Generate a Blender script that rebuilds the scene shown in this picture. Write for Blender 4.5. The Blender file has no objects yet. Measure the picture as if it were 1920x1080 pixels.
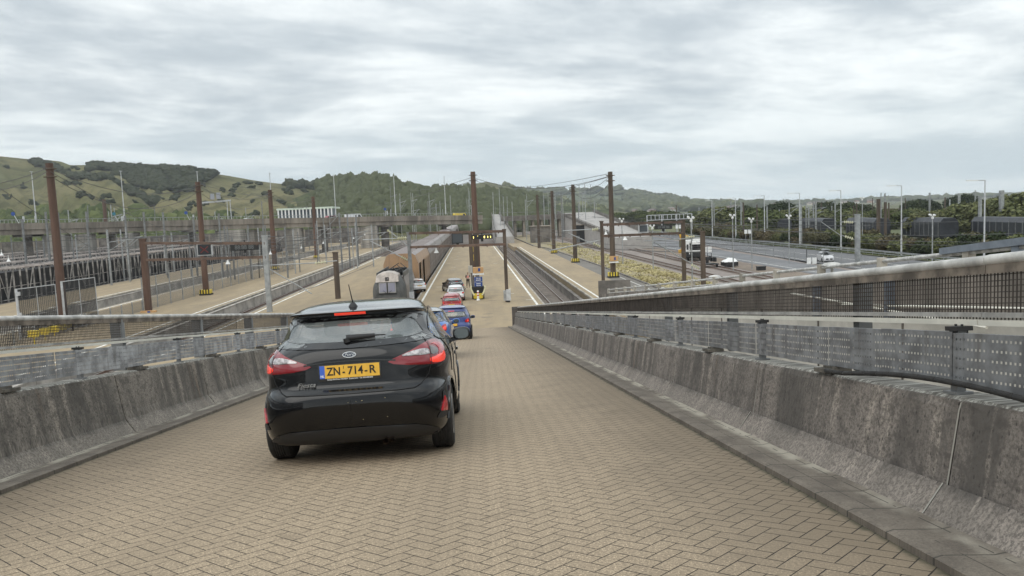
import bpy, math, random
import numpy as np
from math import sin, cos, tan, pi, radians, hypot, atan, atan2, sqrt, floor
from mathutils import Vector, Matrix
random.seed(7); RNG = np.random.default_rng(7)
scene = bpy.context.scene
COL = scene.collection
# ------------------------------------------------------------------ camera
FPX = 1500.0; ROLL = radians(2.4); ZC = 8.4; HR = 1.3
PITCH = radians(5.2604); YAW = radians(2.7092)
SL = 0.119294; AZ = radians(0.41277); LR = (ZC - HR) / SL
_F = Vector((sin(YAW)*cos(PITCH), cos(YAW)*cos(PITCH), -sin(PITCH)))
_R = Vector((cos(YAW), -sin(YAW), 0)); _U = _R.cross(_F)
cx = _R*cos(ROLL) - _U*sin(ROLL); cy = _R*sin(ROLL) + _U*cos(ROLL); cz = -_F
cam_d = bpy.data.cameras.new('camera'); cam = bpy.data.objects.new('camera', cam_d); COL.objects.link(cam)
cam_d.sensor_width = 36; cam_d.lens = FPX/1920*36; cam_d.clip_start = 0.05; cam_d.clip_end = 30000
cam.matrix_world = Matrix(((cx.x, cy.x, cz.x, 0), (cx.y, cy.y, cz.y, 0), (cx.z, cy.z, cz.z, ZC), (0, 0, 0, 1)))
scene.camera = cam

# ------------------------------------------------------------------ node helper
class E:
    """tiny expression wrapper round shader sockets"""
    def __init__(s, nt, v): s.nt = nt; s.v = v
    def m(s, op, *a):
        n = s.nt.nodes.new('ShaderNodeMath'); n.operation = op
        for i, q in enumerate((s,)+a):
            q = q.v if isinstance(q, E) else q
            if isinstance(q, (int, float)): n.inputs[i].default_value = q
            else: s.nt.links.new(q, n.inputs[i])
        return E(s.nt, n.outputs[0])
    def __add__(s, o): return s.m('ADD', o)
    __radd__ = __add__
    def __sub__(s, o): return s.m('SUBTRACT', o)
    def __rsub__(s, o): return E(s.nt, o).m('SUBTRACT', s)
    def __mul__(s, o): return s.m('MULTIPLY', o)
    __rmul__ = __mul__
    def __truediv__(s, o): return s.m('DIVIDE', o)
    def floor(s): return s.m('FLOOR')
    def frac(s): return s.m('FRACT')
    def abs(s): return s.m('ABSOLUTE')
    def gt(s, o): return s.m('GREATER_THAN', o)
    def lt(s, o): return s.m('LESS_THAN', o)
    def min(s, o): return s.m('MINIMUM', o)
    def max(s, o): return s.m('MAXIMUM', o)
    def pow(s, o): return s.m('POWER', o)
    def ramp(s, a, b, lo=0.0, hi=1.0, smooth=True):
        n = s.nt.nodes.new('ShaderNodeMapRange'); n.interpolation_type = 'SMOOTHSTEP' if smooth else 'LINEAR'
        s.nt.links.new(s.v, n.inputs[0])
        for i, q in zip((1, 2, 3, 4), (a, b, lo, hi)): n.inputs[i].default_value = q
        return E(s.nt, n.outputs[0])
def xyz(nt, vec):
    n = nt.nodes.new('ShaderNodeSeparateXYZ'); nt.links.new(vec, n.inputs[0])
    return [E(nt, o) for o in n.outputs]
def comb(nt, *a):
    n = nt.nodes.new('ShaderNodeCombineXYZ')
    for i, q in enumerate(a):
        if isinstance(q, E): nt.links.new(q.v, n.inputs[i])
        else: n.inputs[i].default_value = q
    return n.outputs[0]
def noise(nt, vec, scale, detail=4, rough=0.55, dist=0.0):
    n = nt.nodes.new('ShaderNodeTexNoise'); nt.links.new(vec, n.inputs['Vector'])
    n.inputs['Scale'].default_value = scale; n.inputs['Detail'].default_value = detail
    n.inputs['Roughness'].default_value = rough; n.inputs['Distortion'].default_value = dist
    return E(nt, n.outputs['Fac'])
def white(nt, vec):
    n = nt.nodes.new('ShaderNodeTexWhiteNoise'); n.noise_dimensions = '3D'; nt.links.new(vec, n.inputs[0]); return E(nt, n.outputs[0])
def voro(nt, vec, scale):
    n = nt.nodes.new('ShaderNodeTexVoronoi'); nt.links.new(vec, n.inputs['Vector']); n.inputs['Scale'].default_value = scale
    return E(nt, n.outputs['Distance'])
def mix(nt, f, a, b):
    n = nt.nodes.new('ShaderNodeMix'); n.data_type = 'RGBA'
    for i, q in ((0, f), (6, a), (7, b)):
        q = q.v if isinstance(q, E) else q
        if isinstance(q, (int, float)): n.inputs[i].default_value = q
        elif isinstance(q, tuple): n.inputs[i].default_value = (*q[:3], 1)
        else: nt.links.new(q, n.inputs[i])
    return n.outputs[2]

# ------------------------------------------------------------------ world: overcast cloud deck over the Nishita sky
SUN_EL = radians(42); SUN_AZ = radians(215)
w = bpy.data.worlds.new('World'); scene.world = w; w.use_nodes = True; nt = w.node_tree; nt.nodes.clear()
out = nt.nodes.new('ShaderNodeOutputWorld'); bg = nt.nodes.new('ShaderNodeBackground'); nt.links.new(bg.outputs[0], out.inputs[0])
sky = nt.nodes.new('ShaderNodeTexSky'); sky.sky_type = 'NISHITA'; sky.sun_disc = False; sky.sun_elevation = SUN_EL; sky.sun_rotation = SUN_AZ
sky.air_density = 1.2; sky.dust_density = 2.0
tc = nt.nodes.new('ShaderNodeTexCoord')
dx, dy, dz = xyz(nt, tc.outputs['Generated'])
zz = dz.max(0.0)+0.11
px, py = dx/zz, dy/zz
tilt = comb(nt, px*0.95+py*0.10, py*1.1-px*0.22, 0.0)
n1 = noise(nt, tilt, 0.66, 9, 0.60, 0.3)
n2 = noise(nt, comb(nt, px*1.0+3.1, py*1.4-px*0.35+1.0, 2.0), 1.9, 8, 0.60, 0.2)
n3 = noise(nt, comb(nt, px+7.1, py, 4.0), 0.25, 3, 0.5, 0.0)
cl = (n1*0.64+n2*0.20+n3*0.28)
low = dz.ramp(0.0, 0.16)
bright = cl.ramp(0.46, 0.655)
c = mix(nt, bright, (3.9, 4.35, 4.65), (7.8, 8.1, 8.05))
c = mix(nt, low, mix(nt, cl.ramp(0.45, 0.72), (5.0, 5.9, 6.25), (7.0, 7.6, 7.65)), c)
zen = dz.ramp(0.25, 0.9, 1.0, 1.6)
cm = nt.nodes.new('ShaderNodeVectorMath'); cm.operation = 'SCALE'; nt.links.new(c, cm.inputs[0]); nt.links.new(zen.v, cm.inputs[3])
full = mix(nt, 0.94, sky.outputs[0], cm.outputs[0])
nt.links.new(full, bg.inputs[0]); bg.inputs[1].default_value = 0.11
sd = bpy.data.lights.new('sun', 'SUN'); sd.energy = 0.7; sd.angle = radians(50); sd.color = (1.0, 0.96, 0.9)
so = bpy.data.objects.new('sun', sd); COL.objects.link(so)
# sun direction (rotation measured clockwise from +Y like the sky)
_sd = Vector((sin(SUN_AZ)*cos(SUN_EL), cos(SUN_AZ)*cos(SUN_EL), sin(SUN_EL)))
so.rotation_euler = _sd.to_track_quat('Z', 'Y').to_euler()
vs = scene.view_settings; vs.view_transform = 'Standard'; vs.look = 'None'; vs.exposure = 0.45; vs.gamma = 1.0

# ------------------------------------------------------------------ geometry helpers
def ray(x, y):
    a = x-960; b = y-540
    A = a*cos(ROLL)-b*sin(ROLL); B = a*sin(ROLL)+b*cos(ROLL)
    return _F*FPX + _R*A - _U*B
def gz(x, y, z=0.0):
    d = ray(x, y); t = (z-ZC)/d.z; return Vector((d.x*t, d.y*t, z))
def at(x, y, Y):
    d = ray(x, y); t = Y/d.y; return Vector((d.x*t, Y, ZC+d.z*t))
def RW(u, s, n=0.0):
    """ramp coordinates (across, along, height above ramp) to world"""
    return Vector((u*cos(AZ)+s*sin(AZ), -u*sin(AZ)+s*cos(AZ), ZC-HR-SL*s+n))

class MB:
    def __init__(s): s.v = []; s.f = []; s.mi = []; s.uv = []; s.cur = 0
    def add(s, vs, fs, uv=None):
        o = len(s.v); s.v += [tuple(v) for v in vs]; s.f += [tuple(o+i for i in f) for f in fs]; s.mi += [s.cur]*len(fs)
        if uv is not None: s.uv += [tuple(q) for q in uv]
        elif s.uv: s.uv += [(0, 0)]*len(vs)
        return s
    def box(s, c, d, rz=0.0, M=None):
        x, y, z = d[0]/2, d[1]/2, d[2]/2
        R = M or Matrix.Rotation(rz, 3, 'Z'); c = Vector(c)
        vs = [c+R@Vector((sx*x, sy*y, sz*z)) for sz in (-1, 1) for sy in (-1, 1) for sx in (-1, 1)]
        return s.add(vs, [(0, 2, 3, 1), (4, 5, 7, 6), (0, 1, 5, 4), (2, 6, 7, 3), (0, 4, 6, 2), (1, 3, 7, 5)])
    def beam(s, p, q, wd, ht, up=(0, 0, 1)):
        p = Vector(p); q = Vector(q); d = (q-p).normalized(); up = Vector(up)
        if abs(d.dot(up)) > 0.98: up = Vector((0, 1, 0))
        r = d.cross(up).normalized(); u = r.cross(d)
        vs = [e+r*(a*wd/2)+u*(b*ht/2) for e in (p, q) for a, b in ((-1, -1), (1, -1), (1, 1), (-1, 1))]
        return s.add(vs, [(0, 3, 2, 1), (4, 5, 6, 7), (0, 1, 5, 4), (1, 2, 6, 5), (2, 3, 7, 6), (3, 0, 4, 7)])
    def tube(s, p, q, r1, r2=None, n=8, caps=True):
        r2 = r1 if r2 is None else r2
        p = Vector(p); q = Vector(q); d = (q-p).normalized()
        a = d.cross(Vector((0, 0, 1)) if abs(d.z) < 0.9 else Vector((0, 1, 0))).normalized(); b = d.cross(a)
        vs = []
        for e, r in ((p, r1), (q, r2)):
            vs += [e+(a*cos(2*pi*i/n)+b*sin(2*pi*i/n))*r for i in range(n)]
        fs = [(i, (i+1) % n, n+(i+1) % n, n+i) for i in range(n)]
        if caps: fs += [tuple(range(n-1, -1, -1)), tuple(range(n, 2*n))]
        return s.add(vs, fs)
    def path(s, pts, r, n=6):
        for i in range(len(pts)-1): s.tube(pts[i], pts[i+1], r, r, n)
        return s
    def lathe(s, c, prof, n=16, axis='Z'):
        """prof: list of (r, h) from bottom to top"""
        vs = []; c = Vector(c)
        for r, h in prof:
            for i in range(n):
                a = 2*pi*i/n
                if axis == 'Z': vs.append(c+Vector((r*cos(a), r*sin(a), h)))
                elif axis == 'X': vs.append(c+Vector((h, r*cos(a), r*sin(a))))
                else: vs.append(c+Vector((r*cos(a), h, -r*sin(a))))
        fs = []
        for k in range(len(prof)-1):
            for i in range(n):
                fs.append((k*n+i, k*n+(i+1) % n, (k+1)*n+(i+1) % n, (k+1)*n+i))
        fs += [tuple(range(n-1, -1, -1)), tuple((len(prof)-1)*n+i for i in range(n))]
        return s.add(vs, fs)
    def prism(s, prof, ends):
        """sweep a 2D closed profile [(a,b)] with function ends: list of callables (a,b)->world"""
        n = len(prof); vs = []
        for fn in ends: vs += [fn(a, b) for a, b in prof]
        fs = []
        for k in range(len(ends)-1):
            for i in range(n):
                j = (i+1) % n; fs.append((k*n+i, k*n+j, (k+1)*n+j, (k+1)*n+i))
        fs += [tuple(range(n-1, -1, -1)), tuple((len(ends)-1)*n+i for i in range(n))]
        return s.add(vs, fs)
    def quad(s, a, b, c, d, uv=None): return s.add([a, b, c, d], [(0, 1, 2, 3)], uv)
    def build(s, name, mats, parent=None, smooth=False, angle=None, fixn=True):
        me = bpy.data.meshes.new(name)
        me.from_pydata(s.v, [], s.f)
        if not isinstance(mats, (list, tuple)): mats = [mats]
        for m_ in mats: me.materials.append(m_)
        if len(mats) > 1: me.polygons.foreach_set('material_index', s.mi)
        if s.uv:
            ul = me.uv_layers.new(name='UVMap'); li = np.zeros(len(me.loops), int); me.loops.foreach_get('vertex_index', li)
            ul.data.foreach_set('uv', np.array(s.uv, float)[li].ravel())
        if smooth:
            me.polygons.foreach_set('use_smooth', [True]*len(me.polygons))
            if angle: me.set_sharp_from_angle(angle=radians(angle))
        me.update()
        o = bpy.data.objects.new(name, me); COL.objects.link(o)
        if parent is not None: o.parent = parent
        return o
def npobj(name, V, Fc, mat, parent=None, smooth=False):
    me = bpy.data.meshes.new(name); k = Fc.shape[1]
    me.vertices.add(len(V)); me.vertices.foreach_set('co', np.asarray(V, float).ravel())
    me.loops.add(Fc.size); me.loops.foreach_set('vertex_index', Fc.ravel().astype(np.int32))
    me.polygons.add(len(Fc)); me.polygons.foreach_set('loop_start', np.arange(len(Fc), dtype=np.int32)*k)
    me.materials.append(mat); me.update(calc_edges=True)
    if smooth: me.polygons.foreach_set('use_smooth', [True]*len(me.polygons))
    o = bpy.data.objects.new(name, me); COL.objects.link(o)
    if parent is not None: o.parent = parent
    return o
def tag(o, label, cat=None, group=None, kind=None):
    if label: o['label'] = label
    if cat: o['category'] = cat
    if group: o['group'] = group
    if kind: o['kind'] = kind
    return o
def struct(o): o['kind'] = 'structure'; return o
def thing(name, label, cat, loc=(0, 0, 0), rz=0.0, group=None):
    o = bpy.data.objects.new(name, None); COL.objects.link(o); o.location = loc; o.rotation_euler = (0, 0, rz)
    o.empty_display_size = 0.2
    return tag(o, label, cat, group)
def dup(root, loc=None, rz=None, label=None, group=None, M=None, scale=None):
    def cp(o, parent):
        c = o.copy(); COL.objects.link(c)
        if parent is not None: c.parent = parent
        for ch in list(o.children): cp(ch, c)
        return c
    r = cp(root, None)
    if M is not None: r.matrix_world = M
    else:
        if loc is not None: r.location = loc
        if rz is not None: r.rotation_euler = (0, 0, rz)
    if scale: r.scale = scale if isinstance(scale, tuple) else (scale,)*3
    if label: r['label'] = label
    if group: r['group'] = group
    return r
def text(s, size, mat, name, parent, M, extrude=0.001, align='CENTER', sx=1.0, bold=0.0, shear=0.0):
    cu = bpy.data.curves.new('tmp', 'FONT'); cu.body = s; cu.size = size; cu.extrude = extrude; cu.align_x = align; cu.align_y = 'CENTER'; cu.offset = bold; cu.shear = shear
    o = bpy.data.objects.new('tmp', cu); COL.objects.link(o)
    dg = bpy.context.evaluated_depsgraph_get(); me = bpy.data.meshes.new_from_object(o.evaluated_get(dg))
    bpy.data.objects.remove(o); bpy.data.curves.remove(cu)
    me.name = name; me.materials.clear(); me.materials.append(mat)
    me.transform(M @ Matrix.Diagonal((sx, 1, 1, 1)))
    ob = bpy.data.objects.new(name, me); COL.objects.link(ob)
    if parent is not None: ob.parent = parent
    return ob

# ------------------------------------------------------------------ materials
MATS = {}
def mat(name, col, rough=0.7, metal=0.0, var=0.0, scale=3.0, bump=0.0, bscale=20.0, emis=None, estr=0.0, col2=None, coat=0.0, spec=None, streak=False):
    if name in MATS: return MATS[name]
    m = bpy.data.materials.new(name); m.use_nodes = True; nt = m.node_tree; b = nt.nodes['Principled BSDF']; MATS[name] = m
    b.inputs['Base Color'].default_value = (*col, 1); b.inputs['Roughness'].default_value = rough; b.inputs['Metallic'].default_value = metal
    if coat: b.inputs['Coat Weight'].default_value = coat; b.inputs['Coat Roughness'].default_value = 0.03
    if spec is not None: b.inputs['Specular IOR Level'].default_value = spec
    if var or col2:
        g = nt.nodes.new('ShaderNodeNewGeometry'); P = g.outputs['Position']
        if streak:
            x, y, z = xyz(nt, P); P = comb(nt, x*1.0, y*1.0, z*0.15)
        f = noise(nt, P, scale, 6, 0.62)
        d = col2 or tuple(max(0, c*(1-var)) for c in col); l = col if col2 else tuple(min(1, c*(1+var)) for c in col)
        nt.links.new(mix(nt, f.ramp(0.35, 0.65), d, l), b.inputs['Base Color'])
    if bump:
        g = nt.nodes.new('ShaderNodeNewGeometry'); f = noise(nt, g.outputs['Position'], bscale, 4, 0.6)
        bn = nt.nodes.new('ShaderNodeBump'); bn.inputs['Strength'].default_value = bump; bn.inputs['Distance'].default_value = 0.02
        nt.links.new(f.v, bn.inputs['Height']); nt.links.new(bn.outputs[0], b.inputs['Normal'])
    if emis: b.inputs['Emission Color'].default_value = (*emis, 1); b.inputs['Emission Strength'].default_value = estr
    return m
def newmat(name):
    m = bpy.data.materials.new(name); m.use_nodes = True; MATS[name] = m; return m, m.node_tree, m.node_tree.nodes['Principled BSDF']
def bumpnode(nt, b, h, strength=0.5, dist=0.01):
    bn = nt.nodes.new('ShaderNodeBump'); bn.inputs['Strength'].default_value = strength; bn.inputs['Distance'].default_value = dist
    nt.links.new(h.v, bn.inputs['Height']); nt.links.new(bn.outputs[0], b.inputs['Normal'])
def uvsock(nt):
    n = nt.nodes.new('ShaderNodeUVMap'); return n.outputs[0]

def paving_material(name, W, base, dark, joint):
    m, nt, b = newmat(name)
    uv = uvsock(nt); x, y, _ = xyz(nt, uv)
    k_ = 1/(W*sqrt(2)); a = (x+y)*k_; c_ = (y-x)*k_
    i = a.floor(); j = c_.floor(); fx = a-i; fy = c_-j
    q = i-j; k = q-(q*0.25).floor()*4.0
    e1 = k.gt(0.5)*k.lt(1.5); e2 = k.gt(1.5)*k.lt(2.5); hz = k.lt(1.5)
    lu = (fx+e1)*hz+(fy+e2)*(1.0-hz); lv = fy*hz+fx*(1.0-hz)
    edge = lu.min(2.0-lu).min(lv.min(1.0-lv))*W
    wob = noise(nt, uv, 9.0, 3, 0.6)
    mort = (edge+(wob-0.5)*0.004).ramp(0.0014, 0.0046)
    idv = comb(nt, i-e1, j-e2, 0.0)
    r = white(nt, idv)
    big = noise(nt, uv, 0.35, 5, 0.6); mid = noise(nt, uv, 2.2, 4, 0.6)
    grain = noise(nt, uv, 62.0, 4, 0.85); spk = voro(nt, uv, 60.0)
    col = mix(nt, r.ramp(0, 1, 0, 1, False), tuple(v*0.94 for v in base), tuple(v*1.06 for v in base))
    col = mix(nt, big.ramp(0.35, 0.7, 0.0, 0.55), col, dark)
    col = mix(nt, mid.ramp(0.5, 0.75, 0.0, 0.35), col, tuple(v*0.7 for v in base))
    col = mix(nt, grain.ramp(0.42, 0.58, 0.0, 0.80), col, tuple(v*0.40 for v in base))
    col = mix(nt, spk.ramp(0.12, 0.26, 0.75, 0.0), col, tuple(min(1, v*1.9) for v in base))
    # grime bands towards the kerbs (oily dirt that stays with the road)
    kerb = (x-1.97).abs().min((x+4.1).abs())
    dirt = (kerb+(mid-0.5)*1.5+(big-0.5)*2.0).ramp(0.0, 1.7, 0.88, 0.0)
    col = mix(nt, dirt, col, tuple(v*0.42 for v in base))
    trk = (x+0.35).abs().min((x+1.95).abs()); col = mix(nt, (trk+(big-0.5)*0.6).ramp(0.0, 0.42, 0.30, 0.0), col, tuple(v*0.55 for v in base))
    oil = noise(nt, comb(nt, x*1.0, y*0.6, 3.0), 1.6, 5, 0.6); col = mix(nt, oil.ramp(0.64, 0.72, 0.0, 0.55), col, tuple(v*0.40 for v in base))
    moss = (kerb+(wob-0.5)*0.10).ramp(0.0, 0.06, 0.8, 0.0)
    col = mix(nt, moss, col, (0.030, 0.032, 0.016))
    col = mix(nt, mort, joint, col)
    nt.links.new(col, b.inputs['Base Color']); b.inputs['Roughness'].default_value = 0.85
    bumpnode(nt, b, mort*0.7+grain*0.5+r*0.25, 0.7, 0.006)
    return m
M_PAVE = paving_material('ramp_block_paving', 0.097, (0.44, 0.342, 0.232), (0.34, 0.265, 0.185), (0.012, 0.009, 0.006))

def concrete_wall_material(name, base, dark, pale):
    m, nt, b = newmat(name)
    uv = uvsock(nt); s, n, _ = xyz(nt, uv)
    st = noise(nt, comb(nt, s*1.7, n*0.35, 0.0), 1.0, 6, 0.62)
    st2 = noise(nt, comb(nt, s*4.5, n*0.5, 5.0), 1.0, 4, 0.6)
    mot = noise(nt, uv, 9.0, 6, 0.7); fine = noise(nt, uv, 42.0, 5, 0.85)
    pit = voro(nt, comb(nt, s*1.0, n*0.55, 0.0), 38.0)
    pitm = noise(nt, uv, 30.0, 3, 0.6)
    col = mix(nt, st.ramp(0.36, 0.62), dark, base)
    col = mix(nt, st2.ramp(0.56, 0.66, 0.0, 0.7), col, pale)
    col = mix(nt, (noise(nt, comb(nt, s*1.3, n*0.15, 9.0), 1.0, 5, 0.6)).ramp(0.60, 0.68, 0.0, 0.8), col, (0.19, 0.125, 0.075))
    col = mix(nt, (noise(nt, comb(nt, s*1.9, n*0.12, 19.0), 1.0, 5, 0.6)).ramp(0.60, 0.66, 0.0, 0.85), col, (0.055, 0.05, 0.045))
    col = mix(nt, mot.ramp(0.48, 0.62, 0.0, 0.6), col, tuple(v*0.5 for v in dark))
    col = mix(nt, (pit.ramp(0.18, 0.30, 0.9, 0.0)*pitm.ramp(0.42, 0.55)), col, (0.03, 0.027, 0.025))
    col = mix(nt, n.ramp(0.12, 0.2, 0.35, 0.0), col, pale)
    top = mix(nt, noise(nt, uv, 14.0, 5, 0.75).ramp(0.4, 0.6), (0.12, 0.115, 0.10), (0.50, 0.49, 0.44))
    col = mix(nt, n.gt(0.705), col, top)
    col = mix(nt, fine.ramp(0.44, 0.58, 0.0, 0.75), col, tuple(v*0.32 for v in base))
    nt.links.new(col, b.inputs['Base Color']); b.inputs['Roughness'].default_value = 0.93
    bumpnode(nt, b, fine*0.7+mot*0.6+pit*0.5, 0.55, 0.012)
    return m
M_CONC = concrete_wall_material('weathered_barrier_concrete', (0.275, 0.24, 0.21), (0.10, 0.09, 0.08), (0.43, 0.375, 0.32))
M_CONL = concrete_wall_material('pale_weathered_barrier_concrete', (0.27, 0.24, 0.205), (0.095, 0.087, 0.077), (0.42, 0.37, 0.31))

def wire_material(name, cw, ch, wire, col, rough=0.6):
    """woven mesh with open cells, cell size cw x ch (UV in metres)"""
    m, nt, b = newmat(name); uv = uvsock(nt); x, y, _ = xyz(nt, uv)
    f = ((x/cw).frac()*cw).lt(wire).max(((y/ch).frac()*ch).lt(wire))
    b.inputs['Base Color'].default_value = (*col, 1); b.inputs['Roughness'].default_value = rough
    nt.links.new(f.v, b.inputs['Alpha']); return m
def tray_material(name, k=1.0):
    m, nt, b = newmat(name); uv = uvsock(nt); x, y, _ = xyz(nt, uv)
    cx_ = (x/0.034).frac(); row = (y/0.052).frac()
    hole = cx_.gt(0.32)*cx_.lt(0.70)*row.gt(0.42)*row.lt(0.66)
    sect = (x/0.30).frac(); hole = hole*sect.lt(0.9)
    nz = noise(nt, uv, 6.0, 5, 0.6); st = noise(nt, comb(nt, x*9.0, y*1.2, 0.0), 1.0, 4, 0.6)
    blk = noise(nt, comb(nt, (x/1.55).floor()*1.7, 0.0, 0.0), 1.0, 1, 0.5)
    col = mix(nt, nz.ramp(0.35, 0.65), (0.16*k, 0.163*k, 0.168*k), (0.31*k, 0.32*k, 0.33*k))
    col = mix(nt, blk.ramp(0.35, 0.65, 0.0, 0.35), col, (0.10, 0.105, 0.11))
    col = mix(nt, st.ramp(0.55, 0.72, 0.0, 0.6), col, (0.12, 0.11, 0.10))
    slot = (x/0.034).frac().lt(0.12)*row.gt(0.3)*row.lt(0.76)
    col = mix(nt, slot*0.45, col, (0.12, 0.12, 0.12))
    nt.links.new(col, b.inputs['Base Color']); b.inputs['Roughness'].default_value = 0.5; b.inputs['Metallic'].default_value = 0.35
    nt.links.new((1.0-hole).v, b.inputs['Alpha'])
    return m
M_TRAY = tray_material('galvanised_perforated_steel'); M_TRAYL = tray_material('pale_perforated_steel', 1.6)

def ground_material(name, a, bcol, c=None, s1=0.05, s2=1.5, bump=0.4, bs=8.0):
    m, nt, b = newmat(name); g = nt.nodes.new('ShaderNodeNewGeometry'); P = g.outputs['Position']
    f1 = noise(nt, P, s1, 6, 0.65); f2 = noise(nt, P, s2, 6, 0.7)
    col = mix(nt, f1.ramp(0.38, 0.62), a, bcol)
    col = mix(nt, f2.ramp(0.42, 0.68, 0.0, 0.7), col, c or tuple(v*0.55 for v in a))
    nt.links.new(col, b.inputs['Base Color']); b.inputs['Roughness'].default_value = 0.95
    if bump: bumpnode(nt, b, noise(nt, P, bs, 5, 0.7), bump, 0.05)
    return m
M_BALLAST = ground_material('track_ballast', (0.17, 0.145, 0.125), (0.21, 0.18, 0.16), (0.09, 0.075, 0.065), 0.08, 3.0)
M_PINK = ground_material('pale_pinkish_ballast', (0.30, 0.255, 0.225), (0.24, 0.205, 0.185), (0.15, 0.125, 0.11), 0.1, 2.5)
M_ASPH = ground_material('road_asphalt', (0.16, 0.162, 0.168), (0.20, 0.20, 0.205), (0.12, 0.12, 0.123), 0.06, 0.6, 0.1)
M_DASPH = ground_material('dark_platform_asphalt', (0.17, 0.155, 0.135), (0.21, 0.19, 0.165), (0.12, 0.11, 0.10), 0.1, 0.8, 0.1)
M_FIELD = ground_material('fields', (0.085, 0.10, 0.04), (0.13, 0.125, 0.06), (0.05, 0.06, 0.025), 0.006, 0.08, 0)
M_DRY = ground_material('dry_grass_ground', (0.31, 0.26, 0.16), (0.25, 0.20, 0.14), (0.27, 0.24, 0.12), 0.12, 1.2)
M_VERGE = ground_material('verge_grass', (0.10, 0.12, 0.045), (0.15, 0.14, 0.07), (0.07, 0.075, 0.03), 0.1, 1.2)
def platform_material():
    m, nt, b = newmat('platform_block_paving'); g = nt.nodes.new('ShaderNodeNewGeometry'); P = g.outputs['Position']; x, y, z = xyz(nt, P)
    f1 = noise(nt, comb(nt, x*0.5, y*0.08, 0.0), 1.0, 5, 0.6); f2 = noise(nt, P, 0.7, 6, 0.7); f3 = noise(nt, P, 14.0, 3, 0.7)
    col = mix(nt, f1.ramp(0.35, 0.65), (0.37, 0.285, 0.175), (0.30, 0.235, 0.15))
    col = mix(nt, f2.ramp(0.48, 0.66, 0.0, 0.6), col, (0.24, 0.195, 0.14))
    j = (y/3.0).frac().lt(0.012).max((x/1.6).frac().lt(0.012))
    col = mix(nt, j*0.35, col, (0.14, 0.11, 0.08))
    col = mix(nt, f3.ramp(0.4, 0.7, 0.0, 0.25), col, (0.18, 0.145, 0.10))
    nt.links.new(col, b.inputs['Base Color']); b.inputs['Roughness'].default_value = 0.9; return m
M_PLAT = platform_material()
def sheet_material(name, cols, streak=5.0, rough=0.5, metal=0.3):
    """stained painted metal: vertical dirt streaks over panels"""
    m, nt, b = newmat(name); g = nt.nodes.new('ShaderNodeNewGeometry'); x, y, z = xyz(nt, g.outputs['Position'])
    f = noise(nt, comb(nt, x*0.6, y*1.5, z*0.22), 1.2, 6, 0.65); f2 = noise(nt, g.outputs['Position'], 0.4, 5, 0.6)
    f3 = noise(nt, comb(nt, x*4, y*streak, z*0.4), 1.0, 5, 0.65)
    col = mix(nt, f.ramp(0.35, 0.65), cols[0], cols[1]); col = mix(nt, f3.ramp(0.55, 0.72, 0, 0.8), col, cols[2])
    col = mix(nt, f2.ramp(0.5, 0.7, 0, 0.5), col, cols[2])
    nt.links.new(col, b.inputs['Base Color']); b.inputs['Roughness'].default_value = rough; b.inputs['Metallic'].default_value = metal; return m
M_TRAIN = sheet_material('dirty_brown_train_side', ((0.31, 0.27, 0.245), (0.23, 0.205, 0.19), (0.12, 0.10, 0.09)))
M_TRAINO = sheet_material('ochre_stained_wagon_end', ((0.43, 0.27, 0.15), (0.36, 0.24, 0.155), (0.24, 0.15, 0.09)))
M_TROOF = sheet_material('mauve_grey_train_roof', ((0.33, 0.285, 0.27), (0.27, 0.235, 0.225), (0.18, 0.155, 0.15)))
M_LOCO = mat('loco_dark_grey', (0.10, 0.10, 0.095), 0.5, 0.2, 0.25, 1.5)
M_LOCOR = mat('loco_roof_dome', (0.42, 0.37, 0.33), 0.5, 0.2, 0.25, 1.5)
M_RUST = mat('rust_brown_paint', (0.105, 0.060, 0.042), 0.75, 0.0, 0.22, 1.2, 0.2, 12, streak=True)
M_RUSTD = mat('dark_brown_steel', (0.085, 0.062, 0.045), 0.75, 0.0, 0.25, 1.5, streak=True)
M_BRN = mat('beam_brown', (0.12, 0.078, 0.058), 0.75, 0.0, 0.3, 1.0)
M_GALV = mat('galvanised_grey', (0.34, 0.35, 0.35), 0.5, 0.4, 0.18, 2.0)
M_GALVD = mat('dull_grey_steel', (0.20, 0.205, 0.205), 0.6, 0.3, 0.2, 2.0)
M_LIGHTG = mat('pale_grey_paint', (0.50, 0.51, 0.52), 0.5, 0.1, 0.12, 3.0)
M_RAILT = mat('weathered_light_rail', (0.46, 0.45, 0.425), 0.6, 0.1, 0.28, 5.0)
M_RAILC = mat('cream_rail', (0.72, 0.69, 0.60), 0.5, 0.1, 0.12, 2.0)
M_MESHW = mat('dark_rusty_wire', (0.055, 0.045, 0.038), 0.8, 0.1, 0.3, 6.0)
M_BLACK = mat('black_steel', (0.02, 0.02, 0.02), 0.6)
M_RUBBER = mat('black_rubber', (0.022, 0.021, 0.02), 0.85, 0, 0.2, 8.0, 0.2, 60)
M_WHITE = mat('white_paint', (0.78, 0.78, 0.76), 0.5, 0, 0.06, 3.0)
M_LINE = mat('worn_white_line', (0.74, 0.72, 0.66), 0.8, 0, 0.25, 1.5)
M_YEL = mat('yellow_paint', (0.72, 0.55, 0.06), 0.55, 0, 0.15, 4.0)
M_CREAM = mat('pale_concrete_wall', (0.52, 0.49, 0.43), 0.9, 0, 0.12, 0.8)
M_CON2 = mat('bridge_concrete', (0.24, 0.21, 0.175), 0.95, 0, 0.35, 0.35, streak=True)
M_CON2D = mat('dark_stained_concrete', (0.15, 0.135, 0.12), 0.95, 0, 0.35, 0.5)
M_RAIL = mat('rail_steel', (0.20, 0.13, 0.10), 0.5, 0.5, 0.2, 2.0)
M_RAILTOP = mat('polished_rail_head', (0.42, 0.40, 0.38), 0.3, 0.8)
M_SLEEP = mat('sleepers', (0.22, 0.19, 0.165), 0.9, 0, 0.25, 1.0)
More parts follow.
